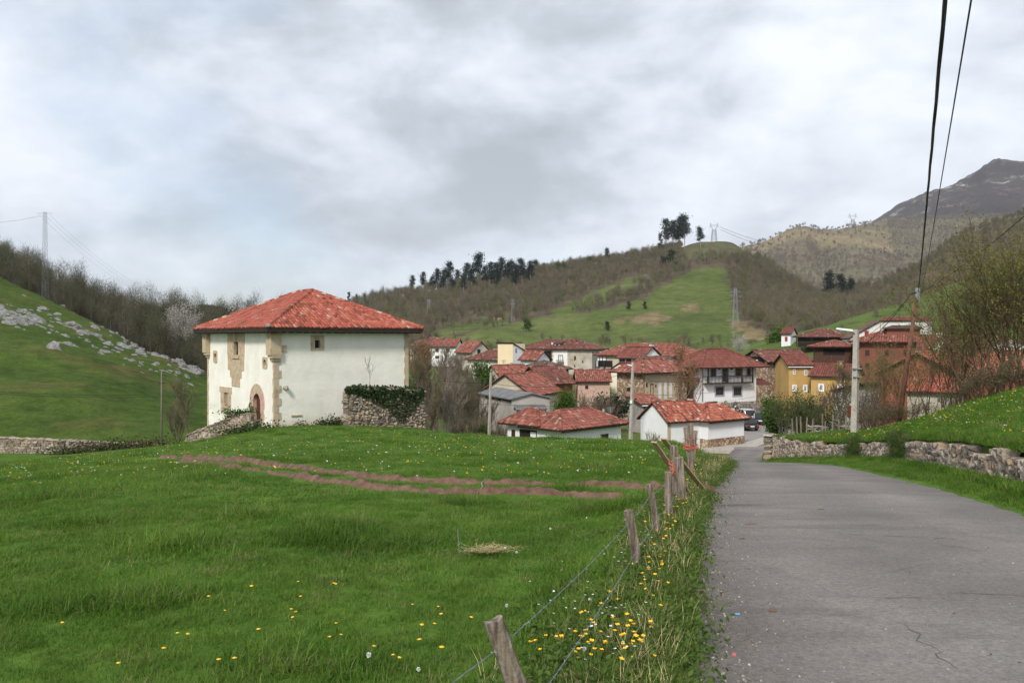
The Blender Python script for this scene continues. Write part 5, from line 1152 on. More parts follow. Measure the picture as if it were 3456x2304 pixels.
# ---------------------------------------------------------------- cars on the square
def car(name, label, px, py, d, rz, col, suv=False):
    p = P(px, py, d); root = empty(name, (p.x, p.y, -11.44), rz); tag(root, label, 'car', 'cars parked on the square')
    paint = pm(name + '_paint_' + str(int(px)), [(0.3, tuple(c * .9 for c in col)), (0.7, col)], 2, 3, 0.28, spec=0.6)
    L_, W = 4.3, 1.75; bh, rh = (1.02, 1.78) if suv else (.88, 1.45)
    prof = [(-L_ / 2, .38), (-L_ / 2 + .03, bh * .8), (-L_ / 2 + .35, bh), (L_ / 2 - 1.35, bh + .03), (L_ / 2 - .25, bh * .86), (L_ / 2, bh * .62), (L_ / 2 - .02, .34), (0, .25)]
    mb = MB(); mb.prism([(x, -W / 2, z) for x, z in prof], (0, W, 0)); body = mb.build('body', paint, root); bv = body.modifiers.new('bevel', 'BEVEL'); bv.width = .07; bv.segments = 2
    cb = [(-L_ / 2 + .25, bh), (-L_ / 2 + .55, rh - .06), (-L_ / 2 + .8, rh), (.25, rh), (.95, bh + .02)]
    mb = MB(); mb.prism([(x, -W / 2 + .14, z) for x, z in cb], (0, W - .28, 0)); g = mb.build('cabin', M['glass'], root); bv = g.modifiers.new('bevel', 'BEVEL'); bv.width = .06; bv.segments = 2
    mb = MB(); mb.box(-L_ / 2 + .72, -W / 2 + .15, rh - .03, .3, W / 2 - .15, rh + .03); mb.build('roof', paint, root)
    for s_ in (-1, 1):
        for x in (-L_ / 2 + .5, -.5, .45):
            q = MB(); q.bar((x, s_ * (W / 2 - .13), bh), (x + (.25 if x < -1 else 0 if x < 0 else -.35), s_ * (W / 2 - .15), rh), .08, .05); q.build('pillar', paint, root)
        for x in (-1.35, 1.3):
            q = MB(); q.tube([(x, s_ * (W / 2 - .2), .32), (x, s_ * (W / 2 + .02), .32)], .32, 18); wh = q.build('wheel', flat('tyre', (.02, .02, .02), .8) if 'tyre' not in bpy.data.materials else bpy.data.materials['tyre'], root)
            q = MB(); q.tube([(x, s_ * (W / 2 + .021), .32), (x, s_ * (W / 2 + .035), .32)], .2, 14); q.build('rim', M['steel'], wh)
        q = MB(); q.box(L_ / 2 - .14, s_ * .62 - .2, bh * .66, L_ / 2 + .015, s_ * .62 + .2, bh * .8); q.build('headlight', M['white'], root)
        q = MB(); q.box(-L_ / 2 - .015, s_ * .7 - .14, bh * .62, -L_ / 2 + .1, s_ * .7 + .14, bh * .9); q.build('tail_light', M['redpaint'], root)
    q = MB(); q.box(-L_ / 2 - .02, -.26, .52, -L_ / 2 + .05, .26, .64); q.build('number_plate', M['white'], root)
    q = MB(); q.box(-L_ / 2 - .05, -W / 2 + .06, .34, -L_ / 2 + .05, W / 2 - .06, .5); q.build('bumper', flat('bumper_black', (.03, .03, .03), .6) if 'bumper_black' not in bpy.data.materials else bpy.data.materials['bumper_black'], root)
car('parked_car', 'white off-road car parked by the stone base of the balcony house', 2512, 1420, 113, math.radians(100), (.72, .73, .74), True)
car('parked_car', 'black car parked on the square beside the bush', 2562, 1425, 111, math.radians(78), (.012, .013, .016))
car('parked_car', 'dark car half hidden behind the shed roof corner', 2518, 1432, 104, math.radians(95), (.018, .018, .02))
# ---------------------------------------------------------------- vegetation tools
def randmat(name, stops, rough=.8, trans=0.0, loc=None, amt=.25, nsc=3.0):
    """foliage colour varied from instance to instance, plus broad patches by place"""
    m, nt, b, N, L = newmat(name); oi = N('ShaderNodeObjectInfo'); col = ramp(N, L, oi.outputs['Random'], stops)
    if loc:
        f = tnoise(N, L, oi.outputs['Location'], loc[0], 4); col = mixc(N, L, ramp(N, L, f, [(loc[1], (0, 0, 0)), (loc[2], (1, 1, 1))]), col, mixc(N, L, 1.0, col, loc[3], 'MULTIPLY'))
    c = coords(N, 'pos'); col = mixc(N, L, amt, col, ramp(N, L, tnoise(N, L, c, nsc, 3), [(0.3, (0.45, 0.45, 0.45)), (0.7, (1.5, 1.5, 1.4))]), 'MULTIPLY')
    L(col, b.inputs['Base Color']); b.inputs['Roughness'].default_value = rough; b.inputs['Specular IOR Level'].default_value = .2
    if trans:
        t = N('ShaderNodeBsdfTranslucent'); L(col, t.inputs['Color']); mx = N('ShaderNodeMixShader'); mx.inputs[0].default_value = trans
        L(b.outputs[0], mx.inputs[1]); L(t.outputs[0], mx.inputs[2]); L(mx.outputs[0], nt.nodes['Material Output'].inputs['Surface'])
    return m
M['bark'] = randmat('grey_bark', [(0, (.10, .08, .06)), (1, (.19, .16, .13))])
M['palebark'] = randmat('pale_grey_bark', [(0, (.24, .21, .18)), (1, (.34, .31, .27))])
M['redbark'] = randmat('reddish_bark', [(0, (.085, .045, .032)), (1, (.15, .085, .06))])
M['twig'] = randmat('bare_twigs', [(0, (.105, .078, .058)), (.5, (.145, .110, .080)), (1, (.13, .115, .065))])
M['twigwarm'] = randmat('warm_brown_twigs', [(0, (.15, .085, .045)), (1, (.20, .12, .06))])
M['twiggrey'] = randmat('grey_twigs', [(0, (.15, .125, .105)), (1, (.20, .17, .145))])
M['budleaf'] = randmat('young_olive_leaves', [(0, (.13, .14, .03)), (.6, (.17, .17, .04)), (1, (.20, .16, .055))], trans=.3)
M['leafgreen'] = randmat('fresh_green_leaves', [(0, (.055, .11, .014)), (1, (.09, .15, .025))], trans=.3)
M['leafmid'] = randmat('mid_green_leaves', [(0, (.045, .075, .02)), (1, (.075, .105, .03))], trans=.2)
M['leafdark'] = randmat('dark_evergreen_leaves', [(0, (.018, .032, .014)), (1, (.032, .050, .02))])
M['euc'] = randmat('eucalyptus_leaves', [(0, (.020, .032, .026)), (1, (.036, .050, .040))])
M['blossom'] = randmat('white_blossom', [(0, (.36, .33, .30)), (1, (.46, .44, .41))])
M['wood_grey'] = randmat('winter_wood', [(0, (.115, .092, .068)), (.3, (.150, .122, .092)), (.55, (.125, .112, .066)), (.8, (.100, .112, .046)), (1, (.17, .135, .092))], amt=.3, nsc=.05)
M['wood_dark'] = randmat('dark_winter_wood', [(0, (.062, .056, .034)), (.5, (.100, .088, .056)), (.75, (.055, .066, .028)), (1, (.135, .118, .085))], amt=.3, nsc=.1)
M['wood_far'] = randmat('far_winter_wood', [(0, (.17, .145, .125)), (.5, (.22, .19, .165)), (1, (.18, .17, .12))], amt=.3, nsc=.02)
M['ivy'] = randmat('ivy_leaves', [(0, (.028, .050, .014)), (1, (.055, .085, .024))], amt=.5, nsc=6)
M['bramble'] = randmat('bramble_leaves', [(0, (.035, .055, .014)), (.6, (.055, .075, .02)), (1, (.085, .06, .03))], amt=.4, nsc=5)

def leaf_arr(pts, size, rng, flat_=0.0, asp=1.0, dirs=None):
    """quads: (N,4,3) small leaf faces at pts"""
    n = len(pts); pts = np.asarray(pts, float); u = rng.normal(size=(n, 3)) if dirs is None else np.asarray(dirs, float) + rng.normal(size=(n, 3)) * .25
    u /= np.linalg.norm(u, axis=1)[:, None] + 1e-9; v = rng.normal(size=(n, 3)); v[:, 2] += 0; v -= u * (u * v).sum(1)[:, None]; v /= np.linalg.norm(v, axis=1)[:, None] + 1e-9
    s = (size * rng.uniform(.6, 1.4, n))[:, None]; a = u * s * asp; b = v * s * .5
    return np.stack([pts - b * .3, pts + a * .5 + b, pts + a, pts + a * .5 - b], 1)
def quads_mesh(name, Q, mat):
    Q = np.asarray(Q); n = len(Q); me = bpy.data.meshes.new(name); me.vertices.add(n * 4); me.vertices.foreach_set('co', Q.reshape(-1).astype(np.float32))
    me.loops.add(n * 4); me.loops.foreach_set('vertex_index', np.arange(n * 4, dtype=np.int32)); me.polygons.add(n)
    me.polygons.foreach_set('loop_start', np.arange(0, n * 4, 4, dtype=np.int32)); me.polygons.foreach_set('loop_total', np.full(n, 4, dtype=np.int32))
    me.materials.append(mat); me.update(calc_edges=True); return me
def grow(seed, h, r0, lv=4, nb=(7, 5, 4, 3), spread=.9, upb=.25, ratio=.55, stems=1, lean=.1, first=.25, arch=0.0):
    """returns thick segments, thin segments, tips"""
    rr = random.Random(seed); thick = []; thin = []; tips = []
    def br(p, d, ln, r, level):
        n = 5 if level == 0 else 4; pts = [p.copy()]; rad = [r]; q = p.copy(); dd = d.copy()
        for i in range(n):
            dd = (dd + Vector((rr.gauss(0, .12), rr.gauss(0, .12), rr.gauss(0, .08) + upb * .3 - arch * (i / n)))).normalized(); q = q + dd * ln / n; pts.append(q.copy()); rad.append(r * (1 - .75 * (i + 1) / n))
        (thick if level < 2 else thin).append((pts, rad, level))
        if level >= lv - 1: tips.append((q, dd)); tips.append((pts[-2], dd)); return
        k = nb[min(level, len(nb) - 1)]
        for i in range(k):
            t = first + (1 - first) * (i + rr.random()) / k if level == 0 else .2 + .8 * (i + rr.random()) / k
            f = t * n; j = min(int(f), n - 1); bp = pts[j].lerp(pts[j + 1], f - j); bd = (pts[j + 1] - pts[j]).normalized()
            side = bd.orthogonal().normalized(); side.rotate(Matrix.Rotation(rr.uniform(0, 6.283), 3, bd)); sp = spread * rr.uniform(.6, 1.2)
            nd = (bd * math.cos(sp) + side * math.sin(sp) + Vector((0, 0, upb))).normalized()
            br(bp, nd, ln * ratio * rr.uniform(.75, 1.2) * (1.15 - .5 * t if level == 0 else 1), max(r * (1 - .7 * t) * .6, .006), level + 1)
    for s_ in range(stems):
        a = rr.uniform(0, 6.283); l = lean * rr.uniform(.4, 1.2) if stems > 1 else lean * rr.random()
        br(Vector((rr.gauss(0, .18) if stems > 1 else 0, rr.gauss(0, .18) if stems > 1 else 0, 0)), Vector((math.cos(a) * l, math.sin(a) * l, 1)).normalized(), h * (rr.uniform(.7, 1.05) if stems > 1 else 1) * .8, r0 * (rr.uniform(.6, 1.1) if stems > 1 else 1), 0)
    return thick, thin, tips
def tree_meshes(seed, h, r0, bark, twig, leaf=None, nleaf=0, lsize=.1, clump=.35, twn=3, minr=.008, **kw):
    thick, thin, tips = grow(seed, h, r0, **kw); a = MB(); b = MB()
    for p, r, l in thick: a.tube(p, [max(x, minr) for x in r], 6 if l == 0 else 4, False)
    for p, r, l in thin: b.tube([p[0], p[2], p[-1]], [max(r[0], minr), max(r[2], minr * .8), minr * .5], twn, False)
    out = [('trunk', a.mesh('trunk', M[bark], True))]
    if b.v: out.append(('twigs', b.mesh('twigs', M[twig])))
    if leaf:
        rng = np.random.default_rng(seed); T = np.array([t[0] for t in tips]); idx = rng.integers(0, len(T), nleaf); pts = T[idx] + rng.normal(size=(nleaf, 3)) * clump
        pts[:, 2] = np.maximum(pts[:, 2], .1); out.append(('crown', quads_mesh('crown', leaf_arr(pts, lsize, rng, asp=1.3), M[leaf])))
    return out
TREES = {}
def tdef(key, *a, **k): TREES[key] = tree_meshes(*a, **k)
def plant(key, name, label, loc, s=1.0, rz=None, cat='tree', group=None, sz=None):
    root = empty(name, loc, R.uniform(0, 6.28) if rz is None else rz); root.scale = (s, s, s * (sz or 1)); tag(root, label, cat, group)
    for n_, me in TREES[key]:
        o = link(n_, me, root)
        if n_ != 'trunk': tag(o, kind='stuff')
    return root
# join a tree's meshes into one template object for instancing (never linked to the scene)
def template_from(name, meshes):
    vs = []; fs = []; mats = []; mi = []
    for _, me in meshes:
        b = len(vs); vs += [v.co.copy() for v in me.vertices]; fs += [tuple(i + b for i in p.vertices) for p in me.polygons]
        k = len(mats); mats.append(me.materials[0]); mi += [k] * len(me.polygons)
    m2 = bpy.data.meshes.new(name); m2.from_pydata(vs, [], fs)
    for m_ in mats: m2.materials.append(m_)
    m2.polygons.foreach_set('material_index', mi); m2.update(); return bpy.data.objects.new(name, m2)
def scatter(name, pts, rot, scl, idx, templates, label, cat):
    """one 'stuff' object: geometry nodes set a template on every point"""
    tc = bpy.data.collections.new(name + '_templates')
    for i, t in enumerate(templates): t.name = '%s_%02d' % (name, i); tc.objects.link(t)
    me = bpy.data.meshes.new(name); n = len(pts); me.vertices.add(n); me.vertices.foreach_set('co', np.asarray(pts, dtype=np.float32).reshape(-1))
    a = me.attributes.new('rot', 'FLOAT_VECTOR', 'POINT'); a.data.foreach_set('vector', np.asarray(rot, dtype=np.float32).reshape(-1))
    scl = np.asarray(scl, dtype=np.float32); scl = scl if scl.ndim == 2 else np.repeat(scl[:, None], 3, 1)
    a = me.attributes.new('scl', 'FLOAT_VECTOR', 'POINT'); a.data.foreach_set('vector', scl.reshape(-1))
    a = me.attributes.new('idx', 'INT', 'POINT'); a.data.foreach_set('value', np.asarray(idx, dtype=np.int32)); me.update()
    o = link(name, me); tag(o, label, cat, kind='stuff')
    ng = bpy.data.node_groups.new(name, 'GeometryNodeTree'); ng.interface.new_socket('Geometry', in_out='INPUT', socket_type='NodeSocketGeometry'); ng.interface.new_socket('Geometry', in_out='OUTPUT', socket_type='NodeSocketGeometry')
    N = ng.nodes.new; L = ng.links.new; gi = N('NodeGroupInput'); go = N('NodeGroupOutput'); iop = N('GeometryNodeInstanceOnPoints'); ci = N('GeometryNodeCollectionInfo')
    ci.inputs['Collection'].default_value = tc; ci.inputs['Separate Children'].default_value = True; ci.inputs['Reset Children'].default_value = True; iop.inputs['Pick Instance'].default_value = True
    def na(nm, ty):
        x = N('GeometryNodeInputNamedAttribute'); x.data_type = ty; x.inputs['Name'].default_value = nm; return x.outputs['Attribute']
    L(gi.outputs[0], iop.inputs['Points']); L(ci.outputs[0], iop.inputs['Instance']); L(na('idx', 'INT'), iop.inputs['Instance Index']); L(na('rot', 'FLOAT_VECTOR'), iop.inputs['Rotation']); L(na('scl', 'FLOAT_VECTOR'), iop.inputs['Scale']); L(iop.outputs[0], go.inputs[0])
    md = o.modifiers.new('instances', 'NODES'); md.node_group = ng; return o
def hill_point(name, x, y):
    V, px, py = HILLS[name]; k = np.argmin((px - x) ** 2 + (py - y) ** 2 + 1e9 * (V[:, :, 1] < 10)); return V.reshape(-1, 3)[k]
def hill_sample(name, n, cond, seed):
    V, px, py = HILLS[name]; rng = np.random.default_rng(seed); a, b = V.shape[:2]
    A = V[:-1, :-1]; area = np.linalg.norm(np.cross(V[1:, :-1] - A, V[:-1, 1:] - A), axis=2); ok = cond(px, py, V)[:-1, :-1]; w = (area * ok).reshape(-1); w /= w.sum()
    c = rng.choice(len(w), n, p=w); i, j = c // (b - 1), c % (b - 1); u, v = rng.random((2, n, 1))
    return V[i, j] * (1 - u) * (1 - v) + V[i + 1, j] * u * (1 - v) + V[i, j + 1] * (1 - u) * v + V[i + 1, j + 1] * u * v
# ---------------------------------------------------------------- woods
def woody(seed, h, n, mat, w=.1, ln=1.5, rad=.36):
    """light winter tree: forked trunk and a haze of upright twigs"""
    rng = np.random.default_rng(seed); thick, thin, tips = grow(seed, h, h * .016, lv=3, nb=(6, 4), spread=.6, upb=.4, ratio=.5, first=.3); mb = MB()
    for p, r, l in thick: mb.tube([p[0], p[2], p[-1]], [max(r[0], .05), max(r[2], .04), .025], 3, False)
    T = np.array([t[0] for t in tips]); pts = T[rng.integers(0, len(T), n)] + rng.normal(size=(n, 3)) * h * .055; pts[:, 2] = np.clip(pts[:, 2], h * .15, None)
    d = pts - np.array([0, 0, h * .35]); d /= np.linalg.norm(d, axis=1)[:, None] + 1e-9; d[:, 2] += .6
    return template_from('t', [('trunk', mb.mesh('t', M[mat])), ('twigs', quads_mesh('t', leaf_arr(pts, ln, rng, asp=1.0, dirs=d) * np.array([1, 1, 1]), M[mat]))])
def woody_thin(seed, h, n, mat, w, ln):
    o = woody(seed, h, 1, mat); rng = np.random.default_rng(seed + 50); thick, thin, tips = grow(seed, h, h * .016, lv=3, nb=(6, 4), spread=.6, upb=.4, ratio=.5, first=.3)
    T = np.array([t[0] for t in tips]); pts = T[rng.integers(0, len(T), n)] + rng.normal(size=(n, 3)) * h * .09; pts[:, 2] = np.clip(pts[:, 2], h * .12, None)
    d = pts - np.array([0, 0, h * .45]); d /= np.linalg.norm(d, axis=1)[:, None] + 1e-9; d[:, 2] += .25; d += rng.normal(size=d.shape) * .5; d /= np.linalg.norm(d, axis=1)[:, None]
    s = np.cross(d, rng.normal(size=d.shape)); s /= np.linalg.norm(s, axis=1)[:, None] + 1e-9; L_ = ln * rng.uniform(.6, 1.3, (n, 1)); W = w * rng.uniform(.6, 1.3, (n, 1))
    Q = np.stack([pts - s * W * .5, pts + s * W * .5, pts + d * L_ + s * W * .15, pts + d * L_ - s * W * .15], 1); mb = MB()
    for p, r, l in thick: mb.tube([p[0], p[2], p[-1]], [max(r[0], .06), max(r[2], .04), .025], 3, False)
    return template_from('t', [('trunk', mb.mesh('t', M[mat])), ('twigs', quads_mesh('t', Q, M[mat]))])
def woods():
    rng = np.random.default_rng(3)
    def place(name, pts, temps, label, smin, smax):
        n = len(pts); rot = np.zeros((n, 3)); rot[:, 2] = rng.uniform(0, 6.28, n); sc = rng.uniform(smin, smax, n); pts = np.array(pts); pts[:, 2] -= .3
        scatter(name, pts, rot, np.stack([sc, sc, sc * rng.uniform(.85, 1.2, n)], 1), rng.integers(0, len(temps), n), temps, label, 'wood')
    def c1(px, py, V): return (midmeadow(px, py, V) < .5) & ~((px > 2300) & (px < 2570) & (py < 874)) & (py < 1215) & (V[:, :, 1] < 900) & (px > 1180) & (py > 780)
    T = [woody_thin(s, 6.5 + s, 300, 'wood_grey', .12, 1.2) for s in (1, 2, 3, 4)]
    a = hill_sample('meadow_hill', 9500, c1, 1)
    V, px, py = HILLS['meadow_hill']
    def c2(px, py, V): return (midmeadow(px, py, V) < .5) & (px > 2440) & (py > 882) & (V[:, :, 1] < 850)
    b = hill_sample('meadow_hill', 2200, c2, 2)
    place('winter_wood', np.concatenate([a, b]), T, 'grey brown leafless wood covering the long ridge', .38, .8)
    def hedge(px, py, V):
        d1 = np.abs(py - np.interp(px, [1450, 1560, 1700, 1790], [1145, 1122, 1102, 1080])) < 5; d2 = (px > 1880) & (px < 2200) & (np.abs(py - np.interp(px, [1880, 2000, 2080, 2180], [1066, 1052, 1030, 1000])) < 4)
        d3 = (px > 1400) & (px < 2560) & (py > 1165) & (py < 1225); return ((d1 & (px < 1790) & (px > 1450)) | d2 | d3) & (V[:, :, 1] > 255)
    T2 = [woody_thin(s, 4.5, 150, 'wood_grey', .10, .9) for s in (11, 12)]
    place('hedgerow', hill_sample('meadow_hill', 240, hedge, 5), T2, 'leafless hedgerows along the meadow edges', .25, 1.0)
    def cb(px, py, V): return (V[:, :, 1] < 850)
    place('brown_wood', hill_sample('brown_wooded_hill', 2400, cb, 6), [woody_thin(s, 8, 260, 'wood_grey', .13, 1.3) for s in (21, 22, 23)], 'leafless wood on the brown hillside at the right', .45, .85)
    def cf(px, py, V): return ((py > 850) | (px > 2990) | (rng.random(px.shape) < .25)) & (V[:, :, 1] < 2150) & ~inpoly(px, py, [(2870, 985), (3100, 978), (3110, 1030), (2850, 1060), (2800, 1010)]) & (px > 2420)
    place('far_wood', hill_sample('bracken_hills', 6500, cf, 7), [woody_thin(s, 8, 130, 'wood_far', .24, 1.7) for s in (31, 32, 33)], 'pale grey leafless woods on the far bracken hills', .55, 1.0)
    def cl(px, py, V): return (px < 1150) & (V[:, :, 1] < 310)
    T3 = [woody_thin(s, 8 + (s - 40), 620, 'wood_dark', .065, 1.0) for s in (41, 42, 43, 44)]
    place('dark_wood', hill_sample('wooded_rise', 1150, cl, 8), T3, 'dark leafless wood behind the rocky pasture', .42, .9)
    V, px, py = HILLS['rocky_pasture']; i = np.argmax(np.abs(V[:, 0, 1] - 0) * 0 + (np.arange(V.shape[0]) == V.shape[0] - 13)); pts = []
    for _ in range(260):
        j = rng.integers(0, V.shape[1]); p = V[V.shape[0] - 13 + rng.integers(0, 8), j]; pts.append(p + rng.normal(size=3) * np.array([1.5, 2, 0]))
    place('wood_edge', pts, T3, 'dark leafless trees along the top edge of the rocky pasture', .3, .75)
    # right pasture: scattered bushes
    def cp(px, py, V): return (V[:, :, 1] < 330) & (px > 2600) & (rng.random(px.shape) < .5)
    place('pasture_scrub', hill_sample('pasture_hill', 260, cp, 9), [woody_thin(s, 4.5, 150, 'wood_grey', .09, .9) for s in (51, 52)], 'leafless scrub on the right-hand pasture hill', .5, 1.2)
woods()
# ---------------------------------------------------------------- single trees
def clumpy(seed, h, trunk, leaf, r0, z0, rad, nclump, per, lsize, bark='palebark', flatten=.7):
    """tall trunk with separate leaf clumps (eucalyptus, evergreen)"""
    rr = random.Random(seed); rng = np.random.default_rng(seed); mb = MB(); top = Vector((rr.gauss(0, .03) * h, rr.gauss(0, .03) * h, h * .92))
    pts = [Vector((0, 0, 0)), top * .35 + Vector((rr.gauss(0, .02) * h, 0, 0)), top * .7, top]; mb.tube(pts, [r0, r0 * .75, r0 * .45, r0 * .12], 6, False); L_ = []
    for i in range(nclump):
        t = z0 + (1 - z0) * (i + rr.random()) / nclump; base = top * max(.2, t - .12); a = rr.uniform(0, 6.28); rd = rad * rr.uniform(.35, 1.0) * (1.25 - .8 * t if t > .5 else .6 + .5 * t)
        c = Vector((math.cos(a) * rd, math.sin(a) * rd, t * h)) + Vector((top.x * t, top.y * t, 0)); mb.tube([base, base.lerp(c, .6) - Vector((0, 0, .02 * h)), c], [r0 * .3, r0 * .18, r0 * .06], 3, False)
        g = rad * rr.uniform(.22, .42); L_.append(np.array(c) + rng.normal(size=(per, 3)) * np.array([g, g, g * flatten]))
    return [('trunk', mb.mesh('trunk', M[bark], True)), ('crown', quads_mesh('crown', leaf_arr(np.concatenate(L_), lsize, rng, asp=1.2), M[leaf]))]
for k in range(5): TREES['euc%d' % k] = clumpy(100 + k, 24, 'palebark', 'euc', .35, .42, 4.2, 17 + k, 120, .62)
for k in range(2): TREES['spire%d' % k] = clumpy(120 + k, 20, 'palebark', 'euc', .3, .3, 2.2, 14, 90, .55)
TREES['pine'] = clumpy(130, 14, 'bark', 'leafdark', .25, .25, 3.6, 18, 70, .6)
TREES['roundgreen'] = clumpy(131, 9, 'bark', 'leafmid', .2, .25, 3.4, 16, 70, .55)
def skyline_trees():
    def top(px, py_top, py_base, key, label, group, hill='meadow_hill'):
        p = hill_point(hill, px, py_base); d = p[1]; hh = (py_base - py_top) / F * d; base = {'e': 24.0, 's': 20.0, 'p': 14.0, 'r': 9.0}[key[0]]
        s = hh / base * (1.22 if key[0] == 'e' else 1); plant(key, {'e': 'eucalyptus', 's': 'eucalyptus', 'p': 'pine_tree', 'r': 'broadleaf_tree'}[key[0]], label, (p[0], d, p[2] - .3), s, group=group)
    G = 'eucalyptus row on the ridge'; L_ = 'tall dark eucalyptus in the row crowning the wooded ridge'
    rr = random.Random(5)
    row_ = [(1392, 935, 985), (1432, 930, 985), (1455, 942, 985), (1475, 920, 985), (1500, 925, 985), (1522, 905, 985), (1545, 925, 985), (1570, 905, 980), (1590, 920, 980), (1608, 878, 975), (1632, 915, 978), (1652, 900, 975), (1672, 905, 972), (1690, 890, 970), (1706, 902, 970), (1722, 895, 968), (1742, 905, 968), (1762, 888, 962), (1785, 895, 960), (1806, 893, 955), (1836, 900, 948), (1560, 940, 995), (1620, 940, 990), (1680, 935, 985), (1735, 930, 980), (1780, 930, 972), (1490, 945, 998), (1530, 950, 1000)]
    for i, (x, a, b) in enumerate(row_): top(x, a, b, 'euc%d' % (i % 5), L_, G)
    for i, (x, a, b) in enumerate(((2250, 760, 848), (2272, 765, 848), (2290, 755, 845), (2312, 750, 842))): top(x, a, b, 'euc%d' % (i + 1), 'tall eucalyptus in the group of four on the hilltop', 'eucalyptus group on the hilltop')
    top(2232, 788, 855, 'spire0', 'thin spindly eucalyptus beside the hilltop group', None); top(2362, 777, 835, 'euc4', 'squat dark eucalyptus beside the hilltop pylon', None)
    top(1920, 868, 905, 'spire1', 'small dark spire-shaped tree on the ridge line', None); top(2052, 847, 890, 'euc0', 'lone dark eucalyptus on the ridge above the meadows', None)
    for x, a, b in ((2240, 870, 925), (2262, 845, 915), (2282, 835, 905)): top(x, a, b, 'pine', 'black green pine in the cluster on the wooded hill', 'pines on the wooded hill')
    for x, a, b in ((1180, 985, 1035), (1205, 990, 1035), (1228, 992, 1030)): top(x, a, b, 'spire%d' % (x % 2), 'dark tree just above the tower house roof line', 'trees above the roof line')
    for i, (x, a, b) in enumerate(((1885, 890, 925), (1905, 888, 922), (1950, 882, 915), (1985, 870, 905), (2020, 875, 900))): top(x, a, b, 'roundgreen', 'round green tree on the ridge line', 'green trees on the ridge line')
    for x, a, b in ((2800, 895, 985), (2842, 918, 1000), (2868, 935, 1005)): top(x, a, b, 'euc%d' % (x % 5), 'dark eucalyptus in the trio standing in the valley', 'eucalyptus trio in the valley')
    for x, a, b in ((2125, 1014, 1045), (2178, 1017, 1045), (2232, 1010, 1025), (2262, 1010, 1025), (2046, 1085, 1120), (1905, 1103, 1122)): top(x, a, b, 'roundgreen' if x > 2200 else 'pine', 'small dark thorn bush dotted on the green meadow', 'thorn bushes on the meadow')
    top(1782, 1073, 1118, 'roundgreen', 'round pale green tree standing alone on the lower meadow', None)
skyline_trees()
tdef('bareA', 201, 8, .11, 'palebark', 'twiggrey', lv=4, nb=(12, 8, 6), spread=.75, upb=.28, ratio=.5, minr=.020)
tdef('bareB', 202, 8, .10, 'bark', 'twig', lv=4, nb=(12, 8, 6), spread=.65, upb=.35, ratio=.5, minr=.020)
tdef('bareC', 203, 7, .06, 'bark', 'twig', lv=4, nb=(8, 6, 5), spread=.6, upb=.3, ratio=.45, stems=8, lean=.4, minr=.016)
tdef('bareWarm', 204, 11, .14, 'bark', 'twigwarm', leaf='twigwarm', nleaf=900, lsize=.16, lv=4, nb=(10, 7, 5), spread=.5, upb=.5, ratio=.5, minr=.014, first=.12)
tdef('blossom', 205, 11, .14, 'bark', 'twiggrey', leaf='blossom', nleaf=9000, lsize=.09, clump=.38, lv=4, nb=(9, 6, 4), spread=.8, upb=.3, ratio=.5, minr=.012)
tdef('bushGreen', 206, 5, .05, 'bark', 'twig', leaf='leafgreen', nleaf=4200, lsize=.16, clump=.32, lv=3, nb=(8, 6), spread=.6, upb=.4, ratio=.45, stems=6, lean=.3)
tdef('bushDark', 207, 5, .05, 'bark', 'twig', leaf='leafdark', nleaf=4200, lsize=.16, clump=.32, lv=3, nb=(8, 6), spread=.7, upb=.3, ratio=.45, stems=6, lean=.35)
tdef('bushOlive', 208, 5, .05, 'bark', 'twig', leaf='leafmid', nleaf=2600, lsize=.10, clump=.22, lv=4, nb=(7, 5, 4), spread=.8, upb=.15, ratio=.5, stems=5, lean=.45)
for k in range(4): tdef('hazel%d' % k, 210 + k, 8.5, .05, 'redbark', 'twig', leaf='budleaf', nleaf=3300, lsize=.08, clump=.28, lv=4, nb=(7, 5, 3), spread=.5, upb=.25, ratio=.42, stems=9, lean=.42, first=.35, arch=.12, minr=.007)
for k in range(2): tdef('hazelthin%d' % k, 230 + k, 8.5, .045, 'redbark', 'twig', leaf='budleaf', nleaf=1300, lsize=.08, clump=.3, lv=4, nb=(6, 5, 3), spread=.5, upb=.25, ratio=.42, stems=6, lean=.42, first=.35, arch=.12, minr=.007)
tdef('thicket', 220, 2.6, .03, 'redbark', 'twig', leaf='bramble', nleaf=420, lsize=.08, clump=.2, lv=3, nb=(8, 6), spread=.9, upb=.1, ratio=.5, stems=9, lean=.7, minr=.007)
def ground_tree(key, name, label, px, py_base, d, h, hb, **k):
    x = (px - CX) / F * d; z = gz(x, d); plant(key, name, label, (x, d, z - .1), h / hb, **k)
